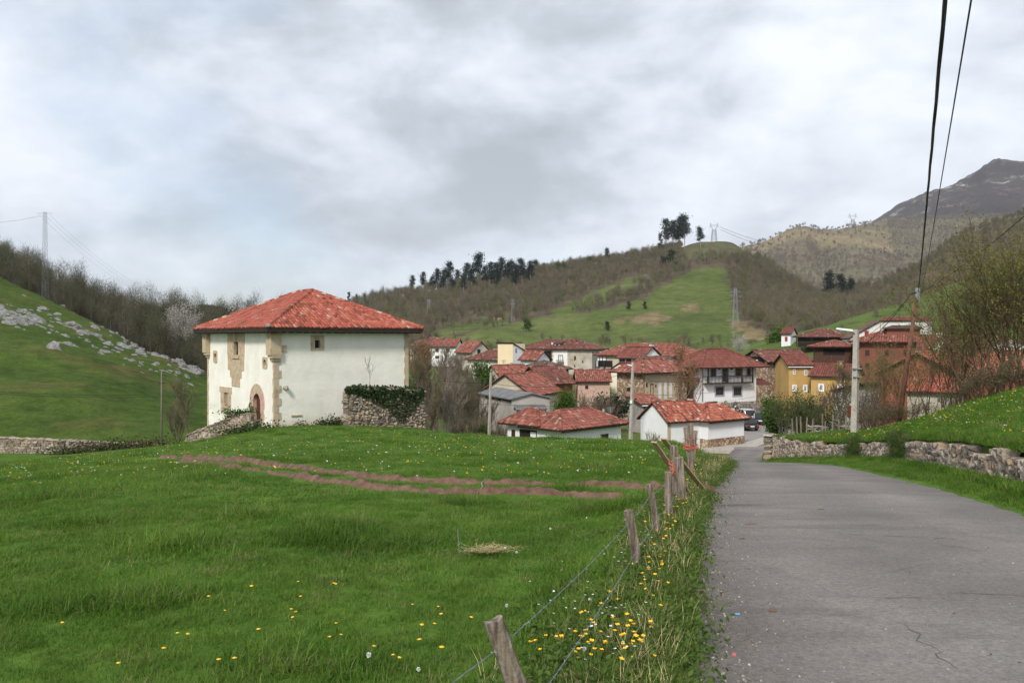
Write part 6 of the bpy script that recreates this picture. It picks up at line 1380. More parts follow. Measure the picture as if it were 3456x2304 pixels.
def vtrees():
    # between the tower house and the village
    ground_tree('bareA', 'bare_tree', 'pale-stemmed leafless tree at the meadow edge beside the ivy wall', 1515, 1455, 78, 7.2, 8)
    G = 'leafless trees in the hollow'; L_ = 'leafless grey brown tree in the hollow between the house and the village'
    rr = random.Random(9)
    for i, (px, d, h) in enumerate(((1440, 86, 6.5), (1478, 95, 8), (1545, 90, 6.5), (1580, 100, 7), (1500, 110, 9), (1430, 120, 10), (1560, 125, 8), (1610, 112, 6), (1640, 100, 5), (1460, 140, 10), (1530, 150, 9), (1395, 105, 9), (1415, 135, 11), (1600, 140, 7), (1490, 165, 9), (1420, 175, 10), (1560, 175, 7))):
        ground_tree(['bareB', 'bareC', 'bareA', 'bareWarm'][[0, 1, 0, 1, 0, 3, 1][i % 7]], 'bare_tree', L_, px, 0, d, h, [8, 7, 8, 11][[0, 1, 0, 1, 0, 3, 1][i % 7]], group=G)
    for i in range(26):
        px = 1395 + 250 * rr.random(); d = 84 + 70 * rr.random(); ground_tree('bareC', 'bare_bush', 'low brown leafless bush in the hollow below the village', px, 0, d, rr.uniform(2.2, 3.8), 7, cat='bush', group='leafless bushes in the hollow')
    ground_tree('bushDark', 'ivy_tree', 'dark ivy-clad trunk left of the bare trees', 1418, 0, 128, 7, 5)
    ground_tree('bushGreen', 'green_tree', 'bright green bushy tree in front of the drooping red roof', 1648, 0, 138, 7.4, 5)
    ground_tree('bushGreen', 'green_bush', 'bright green bush by the pale concrete pole', 1625, 0, 84, 2.7, 5)
    ground_tree('bushGreen', 'green_tree', 'bright green tree between the grey shed and the stone house', 1915, 0, 97, 5.2, 5)
    ground_tree('bushGreen', 'green_tree', 'bright green tree low beside the grey shed wall', 1935, 0, 94, 3.6, 5)
    ground_tree('bushDark', 'evergreen_tree', 'dark evergreen behind the leafless bushes by the stone house', 2065, 0, 104, 5.6, 5)
    for i, (px, d, h) in enumerate(((1985, 96, 5.2), (2020, 94, 4.6), (2050, 97, 5.0), (1960, 92, 4.2))): ground_tree(['bareC', 'bareB'][i % 2], 'bare_bush', 'leafless bush behind the long low outbuilding roof', px, 0, d, h, [7, 8][i % 2], cat='bush', group='leafless bushes behind the outbuilding')
    ground_tree('bareWarm', 'bare_tree', 'tall orange brown leafless tree in front of the stone house', 2300, 0, 108, 10.2, 11)
    ground_tree('bareWarm', 'bare_tree', 'second orange brown leafless tree leaning towards the balcony house', 2340, 0, 112, 8.2, 11)
    ground_tree('bareC', 'bare_bush', 'small leafless bush beside the white shed gable', 2200, 0, 80, 2.6, 7, cat='bush')
    ground_tree('bareC', 'bare_bush', 'leafless bush at the foot of the grey shed wall', 1690, 0, 90, 2.8, 7, cat='bush'); ground_tree('bareB', 'bare_bush', 'brown leafless bush below the grey shed corner', 1660, 0, 84, 3.0, 8, cat='bush')
    # bushes at the bottom of the lane
    for i, (px, d, h, key) in enumerate(((2640, 61, 3.6, 'bushOlive'), (2690, 62, 3.4, 'bushOlive'), (2622, 64, 3.6, 'bushGreen'))): ground_tree(key, 'leafy_bush', ['loose green bush at the corner of the garden wall', 'thorny half-bare bush behind the garden fence posts', 'fresh green bush overhanging the village square'][i], px, 0, d, h, 5, cat='bush')
    for i, (px, d, h) in enumerate(((2690, 64, 4.4), (2740, 66, 4.6), (2790, 68, 5.0), (2840, 60, 5.4), (2720, 72, 5.0))): ground_tree('bareB' if i % 2 else 'bushOlive', 'thorn_tree', 'twisted half-bare thorn tree in front of the yellow house', px, 0, d, h, 8 if i % 2 else 5, group='thorn trees in front of the yellow house')
    # hazel hedge on the bank
    G = 'hazel stems on the bank'; L_ = 'many-stemmed hazel with olive young leaves on the grass bank'
    for i, (px, d, h) in enumerate(((2915, 50, 6.0), (2965, 47, 6.6), (3020, 52, 6.0), (3075, 46, 6.2), (3130, 44, 6.6), (3180, 41, 7.0), (3235, 40, 7.8), (3290, 38, 8.2), (3345, 36, 8.4), (3400, 37, 9.0), (3455, 35, 9.2), (3520, 36, 9.5), (3590, 34, 9), (3330, 45, 9.5), (3250, 50, 9.0))): ground_tree('hazel%d' % (i % 4) if i > 7 else 'hazelthin%d' % (i % 2), 'hazel', L_ if i > 7 else 'sparse slender hazel with few leaves on the lower end of the bank', px, 0, d, h * .80, 8.5, group=G if i > 7 else 'sparse hazels at the lower end of the bank')
    for i, (px, d, h) in enumerate(((2925, 46, 1.8), (2960, 44, 1.7), (3000, 43, 1.3), (3040, 43, 1.2), (3085, 41, 1.1), (3130, 40, 1.0), (3200, 38, 1.2), (3260, 37, 1.6), (3310, 35, 1.7), (3370, 34, 1.7), (3430, 33, 1.8), (2950, 49, 2.2), (2990, 48, 1.8))): ground_tree('thicket', 'bramble_thicket', 'tangled brown bramble thicket at the foot of the hazel stems', px, 0, d, h, 2.6, cat='thicket', group='bramble thickets under the hazels')
    # left side
    p = hill_point('rocky_pasture', 592, 1240); plant('blossom', 'blossom_tree', 'tall white blossoming tree at the end of the rocky slope', (p[0], p[1] + 6, p[2] - 2.2), 1.35)
    x, d = (838 - CX) / F * 120, 120; plant('blossom', 'blossom_tree', 'white blossoming tree top showing above the tower house roof', (x, d, -11), 1.25)
    ground_tree('bareB', 'bare_tree', 'thin leafless tree beside the slim wooden pole and stair', 640, 0, 80, 6.0, 8); ground_tree('bareC', 'bare_bush', 'spindly leafless shrub left of the tower house', 600, 0, 82, 4.4, 7, cat='bush')
    # blossom in the village
    x, d = (2490 - CX) / F * 225, 225; plant('blossom', 'blossom_tree', 'white blossoming tree behind the balcony house roof', (x, d, -8), .75)
    x, d = (2625 - CX) / F * 215, 215; plant('bushGreen', 'green_tree', 'dark leafy tree left of the narrow white house', (x, d, -8), 2.0)
    # pollarded plane
    x, d = (2465 - CX) / F * 112, 112; root = empty('pollard_tree', (x, d, -11.5)); tag(root, 'knobbly pollarded plane tree in front of the stone base', 'tree'); mb = MB(); mb.tube([(0, 0, 0), (.05, 0, 1.0), (0, 0, 1.7)], [.28, .22, .26], 8); mb.build('trunk', M['bark'], root, True)
    for i in range(6):
        a = i * 1.05; e = Vector((math.cos(a) * 1.0, math.sin(a) * .8, 2.1 + .35 * (i % 3))); mb = MB(); mb.tube([(0, 0, 1.5), e * .6 + Vector((0, 0, .7)), e, e + Vector((0, 0, .22))], [.17, .14, .24, .08], 7); mb.build('branch', M['bark'], root, True)
vtrees()
# ---------------------------------------------------------------- grass
GRASS_I = [(0, (.068, .152, .014)), (.35, (.106, .210, .021)), (.7, (.144, .245, .032)), (.93, (.18, .25, .05)), (1, (.30, .26, .12))]
M['blade'] = randmat('grass_blades', GRASS_I, rough=.6, trans=.45, loc=(.30, .42, .66, (.64, .72, .6)), amt=.35, nsc=1.2)
M['straw'] = randmat('dry_straw', [(0, (.46, .35, .18)), (1, (.62, .50, .29))])
M['verge'] = randmat('verge_herbs', [(0, (.055, .105, .018)), (.5, (.085, .145, .026)), (.85, (.11, .15, .035)), (1, (.17, .15, .07))], rough=.7, trans=.3, amt=.4, nsc=2)
def tuft(seed, n, h, rad, w, mat, lean=.35, seedheads=0):
    rng = np.random.default_rng(seed); mb = MB(); rr = random.Random(seed)
    for i in range(n):
        a = rr.uniform(0, 6.283); r = rad * math.sqrt(rr.random()); p = Vector((math.cos(a) * r, math.sin(a) * r, -.01)); b = rr.uniform(0, 6.283); l = lean * rr.uniform(.2, 1.6); hh = h * rr.uniform(.45, 1.15)
        d = Vector((math.cos(b) * l, math.sin(b) * l, 1)).normalized(); s = Vector((-math.sin(b), math.cos(b), 0)) * w * rr.uniform(.6, 1.3) * .5; m1 = p + d * hh * .5; t = m1 + (d + Vector((math.cos(b) * l, math.sin(b) * l, -.35 * l))).normalized() * hh * .5
        mb.add([p - s, p + s, m1 + s * .8, m1 - s * .8, t], [(0, 1, 2, 3), (3, 2, 4)])
    return bpy.data.objects.new('t', mb.mesh('t', M[mat]))
def herb(seed, mat):
    rng = np.random.default_rng(seed); n = 130; p = rng.normal(size=(n, 3)) * np.array([.11, .11, .045]); p[:, 2] = np.abs(p[:, 2]) + .01
    return bpy.data.objects.new('t', quads_mesh('t', leaf_arr(p, .018, rng, asp=2.0), M[mat]))
def rutdist(X, Y):
    d = np.full(X.shape, 9.0)
    for r in RUTP:
        q = r[::6]
        for i in range(0, len(q), 40):
            c = q[i:i + 40]; d = np.minimum(d, np.sqrt((X[:, None] - c[None, :, 0]) ** 2 + (Y[:, None] - c[None, :, 1]) ** 2).min(1))
    return d
def grass():
    rng = np.random.default_rng(17); P_ = []; S_ = []; I_ = []
    T = [tuft(s, 40, .058, .14, .005, 'blade', .8) for s in (1, 2, 3)] + [tuft(s, 50, .085, .15, .006, 'blade', .9) for s in (4, 5)] + [tuft(s, 34, .055, .2, .012, 'blade', .9) for s in (6, 7)] + [tuft(8, 50, .15, .16, .007, 'blade', .7)]
    def band(y0, y1, dens, kinds, s0, s1):
        ym = (y0 + y1) / 2; xw0, xw1 = -.70 * y1 - 2, float(XL(y1)) + .4; n = int((y1 - y0) * (xw1 - xw0) * dens); Y = rng.uniform(y0, y1, n); X = rng.uniform(xw0, xw1, n)
        ok = (X > -.70 * Y - 2) & (X < XL(Y) - .02 + .1 * np.sin(Y * 2.1) + .12 * np.sin(Y * 6.3)) & (Y < YC(X) + 3) & (rutdist(X, Y) > .30 + .12 * rng.random(n) + .006 * Y)
        # not under the house or its walls
        C = TH.o; dx = (X - C.x) * TH.ux.x + (Y - C.y) * TH.ux.y; dy = (X - C.x) * TH.uy.x + (Y - C.y) * TH.uy.y; ok &= ~((dx > -.1) & (dx < TH.w + .1) & (dy > -.1) & (dy < TH.b + .1))
        X, Y = X[ok], Y[ok]; cl = np.array([mnoise.noise(Vector((x * .55, y * .55, 4.0))) for x, y in zip(X, Y)]); cl2 = np.array([mnoise.noise(Vector((x * .12, y * .12, 9.0))) for x, y in zip(X, Y)])
        sc = rng.uniform(s0, s1, len(X)) * (1 + .9 * np.clip(cl, 0, 1)) * (1 + .35 * cl2); k = rng.choice(kinds, len(X)); k = np.where((cl > .38) & (rng.random(len(X)) < .55), 7, k)
        P_.append(np.stack([X, Y, ground(X, Y)], -1)); S_.append(sc); I_.append(k)
    band(2.2, 9, 105, [0, 1, 2, 3, 4], .7, 1.15); band(9, 17, 55, [0, 1, 3, 4, 5], .9, 1.4); band(17, 32, 20, [3, 4, 5, 6], 1.1, 1.7); band(32, 70, 6.5, [5, 6], 1.3, 2.1)
    # right verge and bank
    def patch(n, yf, xf, kinds, s0, s1):
        Y = yf(n); X = xf(Y, n); ok = np.abs(X) < .74 * Y + 2; X, Y = X[ok], Y[ok]; P_.append(np.stack([X, Y, ground(X, Y)], -1)); S_.append(rng.uniform(s0, s1, len(X))); I_.append(rng.choice(kinds, len(X)))
    patch(5200, lambda n: 7 + 44 * rng.random(n) ** 1.3, lambda Y, n: XR(Y) + .03 + (XW(Y) - XR(Y) - .1) * rng.random(n), [3, 4, 5, 6, 7], .8, 1.3)
    patch(16000, lambda n: 9 + 46 * rng.random(n) ** 1.1, lambda Y, n: XW(Y) + .1 + 11 * rng.random(n), [3, 4, 5, 6], 1.1, 1.9)
    patch(2200, lambda n: 9 + 43 * rng.random(n), lambda Y, n: XW(Y) + .12 + .3 * rng.random(n), [7, 4], 1.0, 1.9); patch(1500, lambda n: 9 + 43 * rng.random(n), lambda Y, n: XW(Y) - .2 - .25 * rng.random(n), [7, 4], .9, 1.9)
    P = np.concatenate(P_); n = len(P); rot = np.zeros((n, 3)); rot[:, 2] = rng.uniform(0, 6.28, n); rot[:, :2] = rng.normal(size=(n, 2)) * .06
    scatter('meadow_grass', P, rot, np.concatenate(S_), np.concatenate(I_), T, 'lush green meadow grass on both sides of the lane', 'grass')
    # rough herbs along the lane edge
    n = 5200; Y = 3 + 45 * rng.random(n) ** 1.7; X = XL(Y) + .12 - np.abs(rng.normal(size=n)) * .42; P2 = np.stack([X, Y, ground(X, Y)], -1); rot = np.zeros((n, 3)); rot[:, 2] = rng.uniform(0, 6.28, n)
    T2 = [herb(1, 'verge'), herb(2, 'verge'), tuft(21, 34, .14, .13, .007, 'blade', .7), tuft(22, 16, .26, .1, .004, 'verge', .3), tuft(23, 12, .26, .12, .003, 'straw', .5)]
    ok = rutdist(X, Y) > .3
    scatter('verge_herbs', P2[ok], rot[ok], rng.uniform(.7, 1.3, ok.sum()) * (1 + Y[ok] * .012), rng.choice(5, ok.sum(), p=[.16, .14, .55, .08, .07]), T2, 'rough green herbs and dry stalks on the lane verge', 'herbs')
    # overgrowth on the roadside wall
    n = 520; yy = np.concatenate([rng.normal(c, s_, n // 2) for c, s_ in ((29.2, .7), (37.8, .6))]); yy = np.clip(yy, 10, 52); X = XW(yy) - .3 + rng.normal(size=len(yy)) * .08; Z = zroad(yy) + .1 + (ZW(yy) - zroad(yy) + .15) * rng.random(len(yy))
    rot = rng.normal(size=(len(yy), 3)) * .5; scatter('wall_weeds', np.stack([X, yy, Z], -1), rot, rng.uniform(.5, 1.0, len(yy)), rng.integers(0, 2, len(yy)), [herb(5, 'verge'), herb(6, 'leafmid')], 'leafy weeds hanging over the roadside wall', 'weeds')
grass()
def straw_patch():
    c = gp(1650, 1880); rng = np.random.default_rng(8); n = 330; p = rng.normal(size=(n, 3)) * np.array([.17, .07, 0]); p[:, 2] = np.abs(rng.normal(size=n)) * .04 + .02
    d = rng.normal(size=(n, 3)); d[:, 2] = rng.uniform(0, .15, n); d /= np.linalg.norm(d, axis=1)[:, None]; s = np.cross(d, [0, 0, 1.0]); s /= np.linalg.norm(s, axis=1)[:, None]
    P_ = p + np.array([c.x, c.y, 0]); P_[:, 2] += ground(P_[:, 0], P_[:, 1]) + .05; Q = np.stack([P_ - s * .003, P_ + s * .003, P_ + d * .11 + s * .002, P_ + d * .11 - s * .002], 1)
    o = link('straw_patch', quads_mesh('straw_patch', Q, M['straw'])); tag(o, 'small patch of pale dry straw lying in the grass', 'straw', kind='stuff')
straw_patch()
def gravel():
    rng = np.random.default_rng(12); n = 1500; Y = 3.2 + 26 * rng.random(n) ** 1.8; X = XL(Y) + .25 + np.abs(rng.normal(size=n)) * .35; n2 = 300; Y2 = 3.2 + 22 * rng.random(n2) ** 1.5; X2 = XL(Y2) + .4 + (XR(Y2) - XL(Y2) - .6) * rng.random(n2); X = np.concatenate([X, X2]); Y = np.concatenate([Y, Y2]); t = (X - XL(Y)) / (XR(Y) - XL(Y))
    Z = zroad(Y) + .035 * np.sin(np.clip(t, 0, 1) * math.pi) - .008; m = randmat('road_grit', [(0, (.10, .09, .08)), (.6, (.22, .20, .17)), (1, (.42, .40, .37))]); T = []
    for k in range(3):
        vs, fs = STG[k]; mb = MB(); mb.add(vs, fs); T.append(bpy.data.objects.new('t', mb.mesh('t', m)))
    s = rng.uniform(.006, .016, len(X)); rot = rng.uniform(0, 6.28, (len(X), 3)); scatter('road_gravel', np.stack([X, Y, Z], -1), rot, np.stack([s * 1.3, s, s * .7], 1), rng.integers(0, 3, len(X)), T, 'loose grit and pebbles along the lane edge', 'gravel')
gravel()
# ---------------------------------------------------------------- flowers
M['petal'] = flat('yellow_petals', (.86, .50, .012), .5, var=.06); M['daisy'] = flat('white_petals', (.80, .79, .78), .6, var=.04); M['stalk'] = flat('green_stalk', (.07, .13, .025), .7); M['fluff'] = flat('seed_fluff', (.62, .62, .60), .9)
def flower_mesh(kind, seed):
    rr = random.Random(seed); mb = MB(); mi = []; h = {'buttercup': .22, 'daisy': .17, 'clock': .27, 'dandelion': .16}[kind] * rr.uniform(.8, 1.15); lx, ly = rr.gauss(0, .03), rr.gauss(0, .03); T = Vector((lx, ly, h))
    mb.tube([(0, 0, -.03), (lx * .4, ly * .4, h * .5), T], [.0025, .002, .0018], 4, False); k0 = len(mb.f)
    if kind == 'buttercup':
        for i in range(5):
            a = i * 1.2566; d = Vector((math.cos(a), math.sin(a), .55)).normalized(); s = Vector((-math.sin(a), math.cos(a), 0)); mb.add([T, T + d * .013 - s * .010, T + d * .020 + Vector((0, 0, .003)), T + d * .013 + s * .010], [(0, 1, 2, 3)])
        mb.tube([T, T + Vector((0, 0, .007))], [.005, .004], 6)
    elif kind in ('daisy', 'dandelion'):
        n = 13; r = .011 if kind == 'daisy' else .017
        for i in range(n):
            a = i * 6.283 / n; d = Vector((math.cos(a), math.sin(a), .18)); s = Vector((-math.sin(a), math.cos(a), 0)); mb.add([T, T + d * r - s * r * .2, T + d * r * 1.05, T + d * r + s * r * .2], [(0, 1, 2, 3)])
        if kind == 'dandelion': mb.tube([T, T + Vector((0, 0, .008))], [.012, .007], 7)
    else:
        rng = np.random.default_rng(seed)
        for i in range(70):
            v = Vector(rng.normal(size=3)).normalized(); s = v.orthogonal().normalized() * .004; c = T + v * .022; mb.add([c - s, c + s, c + v.cross(s).normalized() * .004, T + v * .003], [(0, 1, 2), (0, 1, 3)])
    me = mb.mesh(kind, M['stalk']); me.materials.append(M[{'buttercup': 'petal', 'dandelion': 'petal', 'daisy': 'daisy', 'clock': 'fluff'}[kind]]); me.polygons.foreach_set('material_index', [0] * k0 + [1] * (len(mb.f) - k0)); me.update(); return me
def flowers():
    rr = random.Random(31)
    def put(me, name, label, cat, group, x, y, s):
        o = link(name, me); o.location = (x, y, gz(x, y)); o.rotation_euler = (rr.gauss(0, .12), rr.gauss(0, .12), rr.uniform(0, 6.28)); o.scale = (s, s, s); tag(o, label, cat, group)
    bc = [flower_mesh('buttercup', i) for i in range(5)]; ds = [flower_mesh('daisy', i) for i in range(4)]; cl = [flower_mesh('clock', i) for i in range(2)]; dn = [flower_mesh('dandelion', i) for i in range(3)]
    spots = [(2130, 2150, 14, 80, 70), (2200, 2200, 13, 90, 60), (2100, 2260, 16, 90, 30), (2290, 1975, 12, 60, 25), (2380, 1690, 26, 40, 22), (2330, 1830, 24, 50, 40), (2250, 1930, 14, 60, 40), (2300, 1770, 22, 60, 30), (2400, 1600, 16, 30, 30), (2240, 2080, 12, 60, 50), (1900, 2230, 10, 90, 40), (2360, 1740, 18, 40, 40)]
    n = 0
    spots = [(a, b, int(k * 1.25), sx, sy) for a, b, k, sx, sy in spots]
    for px, py, k, sx, sy in spots:
        for _ in range(k):
            x, y = rr.gauss(px - 30, sx * .8), min(2300, rr.gauss(py, sy * 1.0)); p = gp(x, y + 70 * 6 / max(5, (y - 1500) / 60 + 3) * .0 + 20)
            if p.x > float(XL(p.y)) - .05: continue
            put(rr.choice(bc), 'buttercup', 'yellow buttercup on a thin stalk in the lane verge', 'flower', 'buttercups in the lane verge', p.x, p.y, rr.uniform(.62, .95) + p.y * .014); n += 1
    for px, py, k, sx, sy in ((2080, 2140, 26, 70, 40), (2210, 1900, 16, 50, 50), (1960, 2090, 14, 120, 60), (2060, 1960, 14, 90, 60), (2330, 2090, 14, 50, 60), (2160, 2240, 12, 100, 40)):
        for _ in range(k):
            x, y = rr.gauss(px - 30, sx * .8), min(2290, rr.gauss(py, sy * .9)); p = gp(x, y)
            if p.x < float(XL(p.y)) - .05: put(rr.choice(ds), 'daisy', 'small white daisy in the grass beside the wire fence', 'flower', 'daisies beside the wire fence', p.x, p.y, rr.uniform(.6, .95) + p.y * .008)
    for px, py in ((1980, 1745), (1850, 1793), (1745, 1875), (1692, 1862), (1980, 2040), (1712, 2067), (2105, 1760), (1410, 2290), (1235, 2295), (1985, 2270)):
        p = gp(px, py + 40); put(rr.choice(cl), 'dandelion_clock', 'round white dandelion clock standing in the meadow grass', 'flower', 'dandelion clocks in the meadow', p.x, p.y, rr.uniform(.6, .85))
    for px, py in ((605, 2185), (412, 2280), (530, 2232), (720, 2272), (750, 2100), (866, 2170), (990, 2100), (1000, 2090), (1130, 2145), (1110, 2190), (1130, 2180), (1340, 2230), (1350, 2240), (1380, 2060), (1120, 2000), (1140, 2000), (840, 2010), (225, 2113), (690, 2050), (1480, 2090), (1495, 2115), (1478, 2135), (1490, 2250), (1580, 2120), (1440, 2215), (1245, 2220), (1420, 2150), (640, 2170), (1000, 2115), (795, 2295), (1035, 2030), (1010, 1990), (1945, 2255), (2010, 2180)):
        p = gp(px, min(py + 25, 2340)); put(rr.choice(dn), 'dandelion', 'single yellow dandelion flower low in the open meadow', 'flower', 'dandelions in the open meadow', p.x, p.y, rr.uniform(.75, 1.1))
    # far specks of flowers: too many to count
    rng = np.random.default_rng(4); n = 1500; Y = 22 + 40 * rng.random(n); X = rng.uniform(-1, 1, n) * .62 * Y; ok = (X < XL(Y) - .3) & (Y < YC(X) - .3) & (rutdist(X, Y) > .5); X, Y = X[ok], Y[ok]
    n2 = 900; Y2 = 14 + 34 * rng.random(n2); X2 = XW(Y2) + .5 + 8 * rng.random(n2); X = np.concatenate([X, X2]); Y = np.concatenate([Y, Y2]); Z = ground(X, Y) + .08 + .06 * rng.random(len(X))
    m = randmat('tiny_flowers', [(0, (.80, .48, .02)), (.72, (.80, .52, .03)), (.76, (.7, .7, .68)), (1, (.7, .7, .68))], amt=.05); t = bpy.data.objects.new('t', quads_mesh('t', leaf_arr(rng.normal(size=(5, 3)) * .012, .028, rng), m))
    rot = np.zeros((len(X), 3)); rot[:, 2] = rng.uniform(0, 6.28, len(X)); scatter('far_flowers', np.stack([X, Y, Z], -1), rot, rng.uniform(.7, 1.4, len(X)), np.zeros(len(X)), [t], 'tiny yellow and white flowers speckling the far meadow and bank', 'flowers')
flowers()
# ---------------------------------------------------------------- wire fence along the lane
def rough_post(name, label, top, base, r, mat='oldwood', seed=1, sides=9, group=None, flat_top=True, cat='fence post', square=False, parent=None):
    rr = random.Random(seed); a = Vector(base) - Vector((0, 0, .25)); b = Vector(top); root = parent or empty(name, base)
    if not parent: tag(root, label, cat, group)
    n = 11; vs = []; fs = []; ax = (b - a); d = ax.normalized(); u = d.cross(Vector((0, 1, 0))).normalized(); v = u.cross(d).normalized(); ph = rr.uniform(0, 6)
    for i in range(n + 1):
        t = i / n; bend = Vector((math.sin(t * 3 + ph) * .012, math.cos(t * 2.5 + ph) * .012, 0)); c = a + ax * t + bend
        for k in range(sides):
            an = 2 * math.pi * k / sides + .15 * math.sin(ph + t * 2); rad = r * (1.06 - .1 * t + .10 * mnoise.noise(Vector((math.cos(an) * 1.5 + seed, math.sin(an) * 1.5, t * 5))) + .05 * math.sin(an * 3 + seed))
            if square: rad = r * (1 / max(abs(math.cos(an)), abs(math.sin(an)))) * (.92 + .06 * mnoise.noise(Vector((an, t * 4, seed))))
            for kn in ((.30, 1.2, .22), (.62, 4.0, .25)) if not square else (): rad += r * kn[2] * math.exp(-((t - kn[0]) / .045) ** 2 - (((an - kn[1] - seed) % 6.283 - 3.14) / .7) ** 2)
            vs.append(c + u * (rad * math.cos(an)) + v * (rad * math.sin(an)) + (d * rr.uniform(-.008, .008) if i == n else Vector()))
    for i in range(n):
        for k in range(sides): k2 = (k + 1) % sides; fs.append((i * sides + k, i * sides + k2, (i + 1) * sides + k2, (i + 1) * sides + k))
    fs.append(tuple(n * sides + k for k in range(sides)))
    mb = MB(); mb.add([p - root.location for p in vs], fs); return root, mb.build('post', M[mat], root)
M['endgrain'] = pm('end_grain', [(0.3, (.16, .12, .09)), (0.7, (.36, .31, .26))], 14, 4, .9, .3, 30)
POSTS = []
def fence():
    spec = [((1660, 2090, 3.9), (.22, 3.9), .050, 'thick knotted fence post with rough sawn top'), ((2125, 1720, 8.35), (1.30, 8.35), .047, 'leaning grey fence post with a knot, beside the yellow flowers'),
            ((2196, 1632, 10.4), (1.86, 10.4), .040, 'thin forked fence post next after the leaning one'), ((2254, 1593, 11.9), (2.28, 11.9), .055, 'straight thick fence post before the crossed planks')]
    for i, (t, b, r, l) in enumerate(spec):
        top = P(*t); base = Vector((b[0], b[1], gz(b[0], b[1]))); rough_post('fence_post', l, top, base, r, seed=i + 2); POSTS.append((top, base))
    # gate posts: pair split by a dark gap, tied with twine, and three boards farther on
    b = Vector((2.93, 14.9, gz(2.93, 14.9))); rough_post('gate_post', 'old square gate post with dark top, tied with orange twine', P(2276, 1504, 14.9), b, .07, seed=9, square=True, sides=8); POSTS.append((P(2276, 1504, 14.9), b))
    b2 = Vector((2.96, 14.2, gz(2.96, 14.2))); rough_post('gate_post', 'split weathered gate post leaning against the square one', P(2291, 1543, 14.2), b2, .075, seed=10, sides=8, square=True)
    pl = []
    for i, (a, c, l, d0, d1) in enumerate(((((2207, 1491), (2322, 1660)), .1, 'pale diagonal plank leaning across the gap, lower one', 14.6, 15.4), (((2238, 1479), (2372, 1648)), .1, 'pale diagonal plank leaning across the gap, upper one', 15.2, 16.2))):
        A = P(*a[0], d0); B = P(*a[1], d1); B.z = max(B.z, gz(B.x, B.y) + .02); root = empty('plank', B); tag(root, l, 'plank'); mb = MB(); mb.bar(A - B, Vector((0, 0, 0)), .11, .03); mb.build('board', M['plank'], root)
    root = None
    for i, (x0, y0, x1, y1, d, w) in enumerate(((2314, 1441, 2334, 1590, 23.3, .13), (2330, 1428, 2336, 1600, 23.6, .16), (2347, 1452, 2328, 1600, 23.2, .13))):
        A = P(x0, y0, d); B = P(x1, y1, d); B.z = gz(B.x, B.y) - .15; root = empty('board_post', B); tag(root, ['left board of the three bound with orange twine', 'tall middle board of the three bound with orange twine', 'right board of the three bound with orange twine'][i], 'fence post'); mb = MB(); mb.bar(A - B, Vector((0, 0, 0)), w, .05); mb.build('board', M['oldwood'], root)
    def twine(p0, r, n, label, seed):
        rr = random.Random(seed); mb = MB()
        for k in range(n):
            c = p0 + Vector((0, 0, rr.uniform(-.16, .16))); pts = [c + Vector((math.cos(a) * r, math.sin(a) * r, .02 * math.sin(a * 2 + k))) for a in np.linspace(0, 6.3, 14)]; mb.tube(pts, .008, 4, False)
        for k in range(5): a = rr.uniform(0, 6.28); c = p0 + Vector((math.cos(a) * r, math.sin(a) * r, 0)); mb.tube([c, c + Vector((.03, -.03, -.08)), c + Vector((rr.uniform(-.06, .06), -.04, -.2))], .007, 4, False)
        o = mb.build('twine', M['rope']); tag(o, label, 'rope')
    twine(P(2277, 1570, 14.75), .10, 6, 'orange twine knotted round the square gate post', 3); twine(P(2330, 1495, 23.35), .2, 7, 'orange twine binding the three boards together', 4)
    # barbed wires
    def wire(name, label, pts, r, mat, barbs=True, sag=.03):
        mb = MB(); rr = random.Random(int(r * 1e5) + len(label))
        for a, b in zip(pts[:-1], pts[1:]):
            a, b = Vector(a), Vector(b); n = max(6, int((b - a).length / .09)); L1 = []; L2 = []; d = (b - a).normalized(); u = d.orthogonal().normalized(); v = d.cross(u)
            for i in range(n * 2 + 1):
                t = i / (n * 2); c = a.lerp(b, t) - Vector((0, 0, sag * 4 * t * (1 - t))); ph = i * 1.1; L1.append(c + (u * math.cos(ph) + v * math.sin(ph)) * r * .8); L2.append(c - (u * math.cos(ph) + v * math.sin(ph)) * r * .8)
                if barbs and i % 3 == 0: e = Vector((rr.gauss(0, 1), rr.gauss(0, 1), rr.gauss(0, 1))).normalized() * .016; mb.tube([c - e, c + e], r * .7, 3, False)
            mb.tube(L1, r, 4, False); mb.tube(L2, r, 4, False)
        o = mb.build(name, M[mat]); tag(o, label, 'wire')
    def along(f, ox=.05): return [b.lerp(t, f) + Vector((ox, -.03, 0)) for t, b in POSTS]
    st = lambda f: [Vector((-1.5, .6, gz(-1.5, .6) + f))]
    wire('barbed_wire', 'top strand of grey barbed wire along the fence posts', [Vector((-1.35, .4, -1.05))] + along(.82, -.03), .0019, 'barb'); wire('barbed_wire', 'middle strand of grey barbed wire along the fence posts', [Vector((-.9, .4, -1.45))] + along(.47, .04), .0019, 'barb'); wire('barbed_wire', 'lowest rusty strand of barbed wire along the fence posts', [Vector((-.6, .4, -1.75))] + along(.22, .05), .002, 'rustwire')
    wire('loose_wire', 'loose grey wire end hanging in the grass left of the fence', [gp(1545, 1850) + Vector((0, 0, .28)), gp(1550, 1900) + Vector((0, 0, .12))], .0022, 'barb')
    mb = MB(); c = [gp(x, y) + Vector((0, 0, .05)) for x, y in ((1640, 1624), (1625, 1636), (1628, 1650), (1612, 1668))]; mb.tube(c, .012, 5); o = mb.build('plastic_hose', flat('grey_hose', (.25, .24, .22), .6)); tag(o, 'thin grey hose lying across the wheel ruts', 'hose')
    # dark plastic pipe at the lane edge, litter on the asphalt
    def rz_(x, y): t = (x - XL(y)) / (XR(y) - XL(y)); return float(zroad(y) + .035 * math.sin(np.clip(t, 0, 1) * math.pi) - .01)
